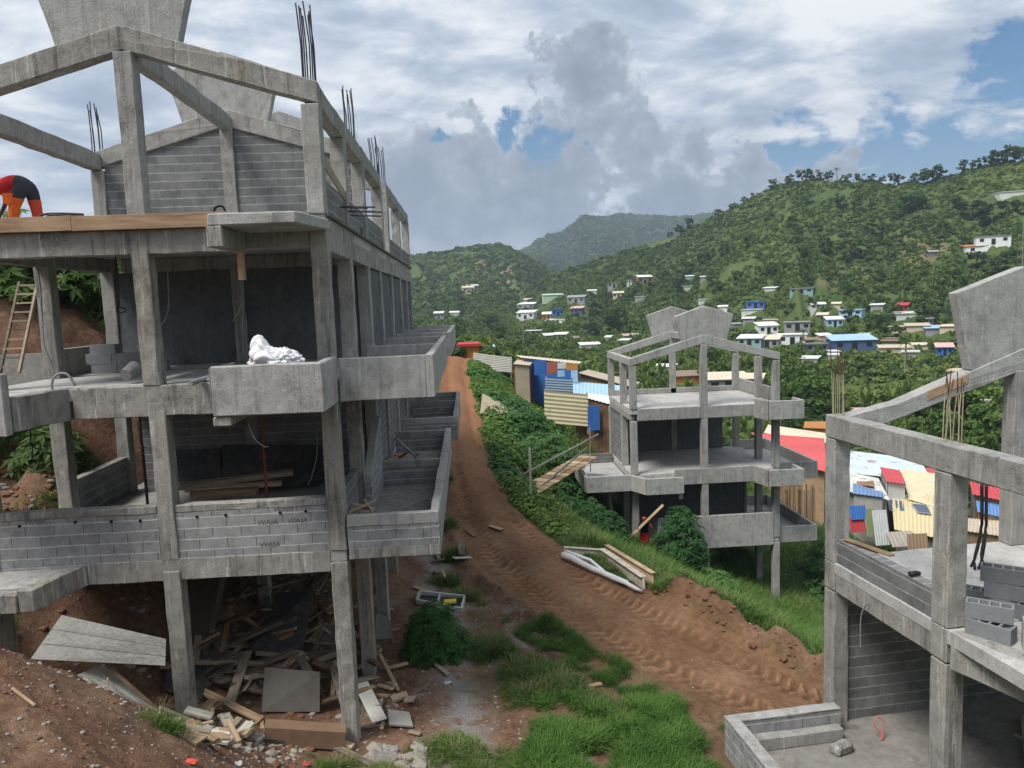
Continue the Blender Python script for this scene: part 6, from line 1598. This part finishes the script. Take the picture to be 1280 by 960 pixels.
for i in range(7):
    r_, c_ = divmod(i, 3)
    p = at(97+14*c_, 478-2*c_, Z=-1.2); o = dup(blk); o.location = (-8.05+.53*c_-.1*(r_%2), 17.1, -1.198+.202*r_); o.rotation_euler = (0,0,.06*(i%3)-.05)
    o['label'] = 'dark hollow block in the small stack behind the bucket on level two'; o['group'] = 'blocks stacked on level two'
for i, (x0,y0,x1,y1,lab,r_) in enumerate(((238,479,292,463,'front grey pipe lying slantwise on level two',.05),(255,476,292,468,'second grey pipe lying slantwise on level two',.035),(205,474,240,466,'short dark pipe lying behind the middle column on level two',.04))):
    a, b = Vector(at(x0,y0,Z=-1.16)), Vector(at(x1,y1,Z=-1.05)); MB().tube([a,b], r_, 9).build('pipe', GREYPVC, None, label=lab, cat='pipe', org=tuple(a))
a, b = at(232,465,Y=17.0), at(292,462,Y=17.0); bar('timber_plank', 'thick grey board lying at the back of level two', 'plank', a, b, .25, .12, WOODG)
a, b = at(160,468,Y=16.5), at(196,470,Y=16.5); bar('timber_plank', 'rust-coloured board lying right of the bucket on level two', 'plank', a, b, .2, .08, WOODO)
def sack():
    bm = bmesh.new(); bmesh.ops.create_icosphere(bm, subdivisions=5, radius=1.0)
    for v in bm.verts:
        n = v.co.copy(); x, y, z = n
        s = Vector((x*.50, y*.26, z*.22)); 
        s.z += .30*math.exp(-((x+.62)/.36)**2)*max(0, z)+.04*math.exp(-((x-.6)/.3)**2)*max(0,z)
        s.x += -.04*max(0,z)
        f = float(fbm(np.array([x*3+y*2.1]), np.array([z*3-y*1.7]), 3, 4)[0]); g_ = abs(float(fbm(np.array([x*4.5-z*3]), np.array([z*2+y*4]), 2, 8)[0]))
        s += n*(.08*f - .17*g_ + .03); s.z = max(s.z, -.12); v.co = s
    me = bpy.data.meshes.new('sack'); bm.to_mesh(me); bm.free(); me.polygons.foreach_set('use_smooth', [True]*len(me.polygons))
    me.materials.append(plain('white_sack', (.70,.70,.72), .6, .1, 6, bmp=.35)); o = bpy.data.objects.new('sack', me); COL.objects.link(o)
    return setp(o, 'crumpled white plastic sack on the parapet corner of level two', 'sack')
o = sack(); o.scale = (.88,.88,.95); o.location = (-3.22, 12.62, -.81); o.rotation_euler = (0,R(6),R(-4))
MB().box(-3.9,-2.7,12.3,13.0,-1.415,-.93).build('timber_stack', WOODG, None, label='low stack of boards carrying the white sack behind the parapet of level two', cat='timber stack', org=(-3.3,12.6,-1.4))
# timber on the balcony of level one and in the stair corner
for i, (x0,y0,x1,y1,lab) in enumerate(((436,640,470,625,'pale stick crossing on top at the near corner of the level one balcony'),(438,636,462,640,'pale board lying flat at the near corner of the level one balcony'),(455,624,466,642,'pale upright stick at the near corner of the level one balcony'),(440,630,468,636,'tan board under the crossing sticks of the level one balcony'),(495,548,522,573,'thin white lath leaning in the far cell of the level one balcony'))):
    a, b = Vector(at(x0,y0,Y=14.3+.1*i if i < 4 else 18.9)), Vector(at(x1,y1,Y=14.4+.1*i if i < 4 else 19.3)); bar('timber_offcut', lab, 'timber offcut', a, b, .09, .04, WOODP if i != 4 else WOODS)
random.seed(9)
for i in range(12):
    a = Vector((random.uniform(-2.1,-1.4), random.uniform(18.6,19.6), -4.25+random.random()*.45)); d = Vector((random.uniform(-.5,.5), random.uniform(-.5,.5), random.uniform(-.2,.5)))
    bar('timber_offcut', 'pale offcut in the small pile against the stair wall of the balcony', 'timber offcut', a-d*.5, a+d*.5, .08, .04, random.choice((WOODP, WOODS, WOODG)), 'offcuts piled on the balcony')
# plank walkway to the middle shell
A = Vector(gpt(650, 624, .12)); Bv = Vector(at(736, 570, Y=34.8)); 
e = emp('plank_walkway', 'narrow plank walkway with cross cleats and pole handrails climbing to the middle shell', 'walkway', tuple(A))
d = (Bv-A).normalized(); sd = d.cross(Vector((0,0,1))).normalized()
for k in (-1, 1): MB().beam(A+sd*.3*k-Vector((0,0,.08)), Bv+sd*.3*k-Vector((0,0,.08)), .08, .1).build('stringer', WOODG, e)
nb_ = 13
for i in range(nb_):
    p = A.lerp(Bv, (i+.5)/nb_); L = (Bv-A).length/nb_*.84
    MB().beam(p-d*L/2, p+d*L/2, 1.05+random.uniform(-.06,.06), .035, m=0).build('tread_board', WOODP, e)
def post(px, y0, y1, Y, r): 
    a, b = Vector(at(px, y0, Y=Y)), Vector(at(px-1, y1, Y=Y)); MB().tube([a-Vector((0,0,.3)), b], r, 7).build('post', WOODS, e)
post(663, 608, 560, A.y-.2, .05); post(738, 582, 533, 35.0, .025)
for (x0,y0,x1,y1,Y0,Y1) in ((654,593,748,543,A.y-.25,35.1),(656,626,733,560,A.y-.1,34.4)):
    MB().tube([at(x0,y0,Y=Y0), at(x1,y1,Y=Y1)], .045, 7).build('handrail', WOODS, e)
# slumped formwork frame beside the road
e = emp('formwork_box', 'long whitish board frame with torn white sheeting lying open beside the road', 'formwork', gpt(755, 712))
DW = plain('whitewashed_board', (.46,.42,.35), .85, .5, 6, rust=.5, rustc=(.16,.11,.07))
pts = [gpt(706,697), gpt(752,700), gpt(806,738)]
def edge(a, b, h, th, nm, m, lean=.0):
    a, b = Vector(a), Vector(b); s_ = (b-a).cross(Vector((0,0,1))).normalized()
    MB().add([a-s_*th, b-s_*th, b+s_*th, a+s_*th, a-s_*th+Vector((0,lean,h)), b-s_*th+Vector((0,lean,h)), b+s_*th+Vector((0,lean,h)), a+s_*th+Vector((0,lean,h))],
             [(0,3,2,1),(4,5,6,7),(0,1,5,4),(1,2,6,5),(2,3,7,6),(3,0,4,7)]).build(nm, m, e, bevel=.01)
edge((pts[0][0],pts[0][1],pts[0][2]), (pts[1][0],pts[1][1],pts[1][2]), .30, .03, 'side_board', DW, .10)
edge((pts[1][0]+.02,pts[1][1]-.05,pts[1][2]), pts[2], .34, .03, 'side_board', DW, .12)
edge((pts[1][0]+.20,pts[1][1]+.22,pts[1][2]), (pts[2][0]+.30,pts[2][1]+.16,pts[2][2]), .40, .03, 'side_board', WOODP, .10)
MB().beam(Vector(pts[0])+Vector((0,.1,.32)), Vector(pts[1])+Vector((0,.1,.32)), .16, .03).build('top_board', DW, e, bevel=.006)
MB().beam(Vector(pts[1])+Vector((.03,.07,.36)), Vector(pts[2])+Vector((.0,.12,.36)), .20, .03).build('top_board', DW, e, bevel=.006)
MB().beam(Vector(pts[1])+Vector((.22,.26,.42)), Vector(pts[2])+Vector((.32,.22,.42)), .17, .03).build('top_board', WOODP, e, bevel=.006)
a, b = Vector(gpt(706,700,.14)), Vector(gpt(796,742,.12)); mids = [a.lerp(b, i/7)+Vector((random.uniform(-.04,.04),0,random.uniform(0,.06))) for i in range(8)]
MB().tube([pts[0]]+mids+[Vector(gpt(803,742,.06))], .13, 9, .05).build('sheeting', plain('torn_white_sheeting', (.50,.50,.50), .5, .45, 9, bmp=.9), e, smooth=True)
MB().tube([a.lerp(b,.05)+Vector((0,.2,.12)), a.lerp(b,.4)+Vector((0,.18,.2)), a.lerp(b,.6)+Vector((.0,.12,.05)), a.lerp(b,.9)+Vector((0,.08,.1))], .06, 7, .03).build('sheeting', plain('sheeting_fold', (.6,.6,.62), .5, .2, 7), e, smooth=True)
MB().add([Vector(gpt(715,701,.03)), Vector(gpt(785,735,.03)), Vector(gpt(775,722,.03)), Vector(gpt(750,706,.03))], [(0,1,2,3)]).build('cavity_shade_sheet', BLACK, e)  # black sheet stands in for the shade inside the open frame
# silver tray frame with a yellow scrap
c4 = [gpt(521,756,.1), gpt(577,765,.06), gpt(581,751,.1), gpt(525,746,.12)]
e = emp('metal_tray', 'silver metal tray frame with a yellow scrap lying on the verge', 'metal tray', c4[0]); SIL = plain('silver_metal', (.5,.5,.5), .45, .2, 8, .3)
C4 = [Vector(p) for p in c4]
for k in range(4): MB().beam(C4[k], C4[(k+1)%4], .06, .12).build('rail', SIL, e)
MB().beam(C4[0].lerp(C4[1],.45), C4[3].lerp(C4[2],.45), .05, .1).build('rail', SIL, e)
dz = Vector((0,0,.04)); MB().add([p-dz for p in C4]+[p-dz*1.3 for p in C4], [(0,1,2,3),(7,6,5,4)]).build('tray', BLACK, e)
m_ = C4[0].lerp(C4[1],.72).lerp(C4[3].lerp(C4[2],.72),.5); MB().box(m_.x-.18,m_.x+.16,m_.y-.1,m_.y+.12,m_.z-.02,m_.z+.03).build('yellow_scrap', plain('yellow_plastic', (.75,.60,.03), .5, .1, 6), e)
# tan mat on the creepers
panel4('tan woven mat or board lying on the creepers beside the road', [gpt(601,522,.25), gpt(648,537,.25), gpt(653,527,.5), gpt(604,505,.6)], plain('tan_mat', (.40,.33,.23), .9, .35, 5, bmp=.6), .06, 'mat')
# small litter
for px, py, c_, lab in ((240,955,(.55,.07,.05),'crumpled red wrapper on the rubble at the bottom edge'),(382,957,(.35,.06,.05),'dark red rag in the grass at the bottom edge'),(298,957,(.6,.6,.6),'white and black paper bag scrap at the bottom edge'),(800,955,(.65,.16,.10),'orange-red scrap in the lush grass'),(560,855,(.6,.6,.58),'white paper scrap on the gravel path')):
    q = gpt(px, py); bm = bmesh.new(); bmesh.ops.create_icosphere(bm, subdivisions=2, radius=.055)
    for v in bm.verts: v.co = Vector((v.co.x*1.3, v.co.y, v.co.z*.5))*(1+random.uniform(-.35,.35))
    me = bpy.data.meshes.new('litter'); bm.to_mesh(me); bm.free(); me.materials.append(paint(c_)); o = bpy.data.objects.new('litter', me); COL.objects.link(o); o.location = (q[0],q[1],q[2]+.03); setp(o, lab, 'litter')
# stones
def stone():
    bm = bmesh.new(); bmesh.ops.create_icosphere(bm, subdivisions=1, radius=1)
    for v in bm.verts: v.co = Vector((v.co.x*1.2, v.co.y, v.co.z*.6))*(1+random.uniform(-.3,.3))
    me = bpy.data.meshes.new('stone'); bm.to_mesh(me); bm.free(); me.materials.append(STM); return proto(me)
STM = plain('pale_stone', (.27,.24,.21), .9, .4, 5)
STB = plain('red_clod', (.15,.075,.045), .95, .4, 5)
ST = [stone() for _ in range(3)]; STM = STB; ST += [stone() for _ in range(2)]
P_, SC_, IX_ = [], [], []
def adds(n, x0, x1, y0, y1, smin, smax, kinds, seed, cond=None):
    g = np.random.default_rng(seed); x, y = g.uniform(x0,x1,n), g.uniform(y0,y1,n)
    if cond is not None: k = cond(x,y); x, y = x[k], y[k]
    P_.append(np.stack([x,y,height(x,y)],1)); s_ = smin*(smax/smin)**(g.uniform(size=len(x))**2.2); SC_.append(s_); IX_.append(g.choice(kinds, len(x)))
adds(3600, -7.2, -2.4, 6.8, 12.4, .006, .034, [0,1,2,3,4,4], 1)
adds(2400, -2.8, 1.6, 11.2, 20, .007, .045, [0,1,2,3], 2)
adds(330, -5.2, -3.2, 11.6, 13.3, .02, .11, [0,1,2,3,4], 3)
adds(70, -2.3, -1.2, 12.2, 13.4, .05, .2, [0,1,2], 4)
adds(900, -1.5, 7.5, 12.5, 40, .012, .05, [0,3,4], 5, lambda x,y: np.abs(track(x,y)[1]/track(x,y)[2]) < 1.4)
adds(1300, 2.5, 9, 12.5, 22, .03, .13, [3,4], 6, lambda x,y: np.abs(track(x,y)[1]/track(x,y)[2]-1.28) < .28)
adds(900, -8.6, -2.6, 13.8, 20, .02, .12, [3,4,0,1], 7)
adds(500, -13, -9, 14, 19, .03, .18, [0,1,3,4], 8)
P_ = np.vstack(P_); SC_ = np.concatenate(SC_); IX_ = np.concatenate(IX_)
scatter('rubble', P_, SC_, RNG.uniform(0,6.28,len(P_)), IX_, ST, 'stones, clods and concrete crumbs strewn over the bare earth')

# ------------------------------------------------------------------ people
def skin_body(name, J, E, Rr, root, lvl=2):
    keys = list(J); me = bpy.data.meshes.new(name); me.from_pydata([J[k] for k in keys], [(keys.index(a), keys.index(b)) for a, b in E], [])
    o = bpy.data.objects.new(name, me); COL.objects.link(o)
    sk = o.modifiers.new('skin', 'SKIN'); sk.use_smooth_shade = True
    if not me.skin_vertices: me.skin_vertices.new() if hasattr(me.skin_vertices, 'new') else None
    bm = bmesh.new(); bm.from_mesh(me); ly = bm.verts.layers.skin.verify()
    for v, k in zip(bm.verts, keys): v[ly].radius = (Rr[k] if hasattr(Rr[k], '__len__') else (Rr[k], Rr[k])); v[ly].use_root = (k == root)
    bm.to_mesh(me); bm.free()
    ss = o.modifiers.new('sub', 'SUBSURF'); ss.levels = lvl; ss.render_levels = lvl
    dg = bpy.context.evaluated_depsgraph_get(); dg.update(); out = bpy.data.meshes.new_from_object(o.evaluated_get(dg)); bpy.data.objects.remove(o)
    return out
def person(label, loc, rz, J, E, Rr, root, bodymat, cloth, sc=1.0):
    me = skin_body('person', J, E, Rr, root); me.materials.clear(); me.materials.append(bodymat)
    o = bpy.data.objects.new('person', me); COL.objects.link(o); o.location = loc; o.rotation_euler = (0,0,rz); o.scale = (sc,)*3
    setp(o, label, 'person'); me.polygons.foreach_set('use_smooth', [True]*len(me.polygons))
    for nm, mat, test, off in cloth:
        bm = bmesh.new(); bm.from_mesh(me); bm.normal_update()
        for co_, no_ in test: bmesh.ops.bisect_plane(bm, geom=bm.verts[:]+bm.edges[:]+bm.faces[:], plane_co=co_, plane_no=no_, clear_inner=True)
        seen = set(); best = []                          # keep the one connected garment
        for f0 in bm.faces:
            if f0 in seen: continue
            st, isl = [f0], []; seen.add(f0)
            while st:
                f = st.pop(); isl.append(f)
                for e_ in f.edges:
                    for g_ in e_.link_faces:
                        if g_ not in seen: seen.add(g_); st.append(g_)
            if len(isl) > len(best): best = isl
        bs = set(best); bmesh.ops.delete(bm, geom=[f for f in bm.faces if f not in bs], context='FACES')
        bm.normal_update()
        for v in bm.verts:
            w_ = .5*math.sin(v.co.z*60+v.co.x*35)*.004
            v.co += v.normal*(off+w_)
        m2 = bpy.data.meshes.new(nm); bm.to_mesh(m2); bm.free(); m2.materials.clear(); m2.materials.append(mat)
        m2.polygons.foreach_set('use_smooth', [True]*len(m2.polygons))
        c = bpy.data.objects.new(nm, m2); COL.objects.link(c); c.parent = o
        sd_ = c.modifiers.new('cloth', 'SOLIDIFY'); sd_.thickness = .006; sd_.offset = 1
    return o
SKIN = plain('skin', (.10,.055,.035), .6, .15, 6, bmp=0)
def cl(c, n='cloth'): return plain(n, c, .9, .22, 14, bmp=.4, spec=.1)
def hand(J, E, Rr, side, wrist, d, up):
    """five short bent fingers and a thumb from the wrist"""
    wv, d, up = Vector(wrist), Vector(d).normalized(), Vector(up).normalized(); s_ = d.cross(up).normalized()
    pk = side+'palm'; J[pk] = tuple(wv+d*.06); Rr[pk] = (.038,.02); E.append((side+'wr', pk))
    for i, (o_, l_) in enumerate(((-.030,.075),(-.010,.085),(.010,.08),(.030,.062))):
        a, b, c = side+'k%d' % i, side+'m%d' % i, side+'t%d' % i
        J[a] = tuple(wv+d*.095+s_*o_); J[b] = tuple(wv+d*(.095+l_*.5)+s_*o_*1.1-up*.012); J[c] = tuple(wv+d*(.095+l_*.85)+s_*o_*1.1-up*.045)
        Rr[a] = .010; Rr[b] = .009; Rr[c] = .008; E += [(pk,a),(a,b),(b,c)]
    a, b = side+'th1', side+'th2'; J[a] = tuple(wv+d*.05-s_*.045-up*.01); J[b] = tuple(wv+d*.085-s_*.065-up*.03); Rr[a] = .012; Rr[b] = .009; E += [(pk,a),(a,b)]
# worker bending over on the roof slab (faces the picture's left)
J = {'pel':(0,0,.90),'sp1':(-.16,0,1.0),'sp2':(-.34,0,.98),'che':(-.50,0,.90),'nek':(-.64,0,.80),'hd1':(-.72,0,.72),'hd2':(-.80,0,.63),
     'hl':(-.06,-.12,.85),'kl':(-.20,-.17,.47),'al':(-.24,-.18,.09),'tl':(-.40,-.19,.04),'hr':(.03,.11,.85),'kr':(.07,.15,.46),'ar':(.10,.15,.09),'tr':(-.06,.16,.04),
     'sl':(-.50,-.19,.84),'el':(-.55,-.24,.56),'lwr':(-.62,-.2,.31),'sr':(-.50,.19,.84),'er':(-.58,.24,.57),'rwr':(-.68,.18,.33)}
E = [('pel','sp1'),('sp1','sp2'),('sp2','che'),('che','nek'),('nek','hd1'),('hd1','hd2'),('pel','hl'),('hl','kl'),('kl','al'),('al','tl'),('pel','hr'),('hr','kr'),('kr','ar'),('ar','tr'),('che','sl'),('sl','el'),('el','lwr'),('che','sr'),('sr','er'),('er','rwr')]
Rr = dict(pel=(.165,.15),sp1=(.155,.13),sp2=(.165,.13),che=(.17,.13),nek=.065,hd1=.09,hd2=.095,hl=.115,kl=.072,al=.05,tl=.035,hr=.115,kr=.072,ar=.05,tr=.035,sl=.07,el=.048,lwr=.034,sr=.07,er=.048,rwr=.034)
hand(J, E, Rr, 'l', J['lwr'], (-.15,.05,-.6), (-.9,0,.3)); hand(J, E, Rr, 'r', J['rwr'], (-.15,-.05,-.6), (-.9,0,.3))
CH = cl((.050,.052,.062), 'charcoal_cloth'); ORG = cl((.72,.13,.025), 'orange_cloth'); RDS = cl((.62,.045,.05), 'red_cloth'); RDS2 = cl((.60,.085,.045), 'red_orange_cloth')
pw = person('worker in red top and charcoal and orange work trousers bending over on the roof slab', (-7.93, 14.5, 1.657), 0.05, J, E, Rr, 'pel', SKIN,
   [('shirt', RDS, [((-.30,0,0),(-1,0,.15)),((0,0,.60),(0,0,1)),((-.60,0,.80),(1,0,.6))], .020),
    ('work_shorts', CH, [((-.31,0,0),(1,0,-.15)),((0,0,.60),(.12,0,1))], .026),
    ('trouser_leg', ORG, [((-.33,0,.3),(1,0,0)),((0,0,.63),(0,0,-1)),((0,0,.10),(0,0,1)),((0,-.01,0),(0,-1,0))], .034),
    ('trouser_leg', RDS2, [((-.33,0,.3),(1,0,0)),((0,0,.63),(0,0,-1)),((0,0,.10),(0,0,1)),((0,.01,0),(0,1,0))], .034),
    ('boot', BLACK, [((0,0,.12),(0,0,-1)),((0,-.01,0),(0,-1,0))], .014), ('boot', BLACK, [((0,0,.12),(0,0,-1)),((0,.01,0),(0,1,0))], .014),
    ('hair', BLACK, [((-.70,0,.74),(-1,0,.35)),((0,0,.58),(0,0,1))], .012)], .88)
pk_ = MB().box(-.36,-.16,-.285,-.235,.50,.72).build('cargo_pocket', ORG, None, bevel=.015); pk_.parent = pw
# worker carrying a plank below the middle shell
q = at(806, 693, Y=31.9); J = {'pel':(0,0,.93),'sp1':(0,.0,1.10),'che':(0,0,1.30),'nek':(.0,-.01,1.48),'hd1':(.0,-.02,1.57),'hd2':(0,-.03,1.68),
     'hl':(-.10,0,.88),'kl':(-.12,-.10,.50),'al':(-.12,.02,.09),'tl':(-.13,-.14,.04),'hr':(.10,0,.88),'kr':(.12,.0,.48),'ar':(.12,.10,.09),'tr':(.13,-.05,.04),
     'sl':(-.19,0,1.38),'el':(-.33,-.10,1.16),'lwr':(-.25,-.30,1.20),'sr':(.19,0,1.38),'er':(.34,-.08,1.22),'rwr':(.22,-.22,1.42)}
E = [('pel','sp1'),('sp1','che'),('che','nek'),('nek','hd1'),('hd1','hd2'),('pel','hl'),('hl','kl'),('kl','al'),('al','tl'),('pel','hr'),('hr','kr'),('kr','ar'),('ar','tr'),('che','sl'),('sl','el'),('el','lwr'),('che','sr'),('sr','er'),('er','rwr')]
Rr = dict(pel=(.15,.12),sp1=(.14,.11),che=(.16,.12),nek=.06,hd1=.085,hd2=.095,hl=.10,kl=.065,al=.045,tl=.035,hr=.10,kr=.065,ar=.045,tr=.035,sl=.065,el=.045,lwr=.033,sr=.065,er=.045,rwr=.033)
hand(J, E, Rr, 'l', J['lwr'], (-.1,-.3,.4), (0,-.9,-.2)); hand(J, E, Rr, 'r', J['rwr'], (-.2,-.3,.5), (0,-.9,-.2))
k = math.hypot(q[0], q[1])*50/F/1.74
NAVY = cl((.012,.016,.035), 'navy_cloth'); RDT = cl((.60,.02,.025), 'bright_red_cloth'); HELM = plain('red_helmet', (.62,.05,.05), .4, .1, 5, bmp=0)
pc = person('worker in red helmet and bright red shorts carrying a plank under the middle shell', (q[0], q[1], q[2]), -.25, J, E, Rr, 'pel', SKIN,
   [('shirt', NAVY, [((0,0,.98),(0,0,1)),((0,0,1.44),(0,0,-1)),((.24,0,0),(-1,0,0)),((-.24,0,0),(1,0,0))], .016), ('shorts', RDT, [((0,0,.52),(0,0,1)),((0,0,1.0),(0,0,-1))], .035),
    ('boot', BLACK, [((0,0,.14),(0,0,-1)),((0,0,0),(-1,0,0))], .014), ('boot', BLACK, [((0,0,.14),(0,0,-1)),((0,0,0),(1,0,0))], .014),
    ('helmet', HELM, [((0,0,1.645),(0,0,1))], .028), ('sleeve', cl((.62,.20,.12), 'orange_sleeve'), [((.22,0,0),(1,0,0)),((0,0,1.12),(0,0,1))], .02)], k)
m = pc.matrix_basis
a_, b_ = Vector(at(785,674,Y=q[1]-.25*k)), Vector(at(829,631,Y=q[1]-.30*k)); bar('timber_plank', 'wide pale plank held up slantwise by the worker in the red helmet', 'plank', a_, b_, .26, .04, WOODP)
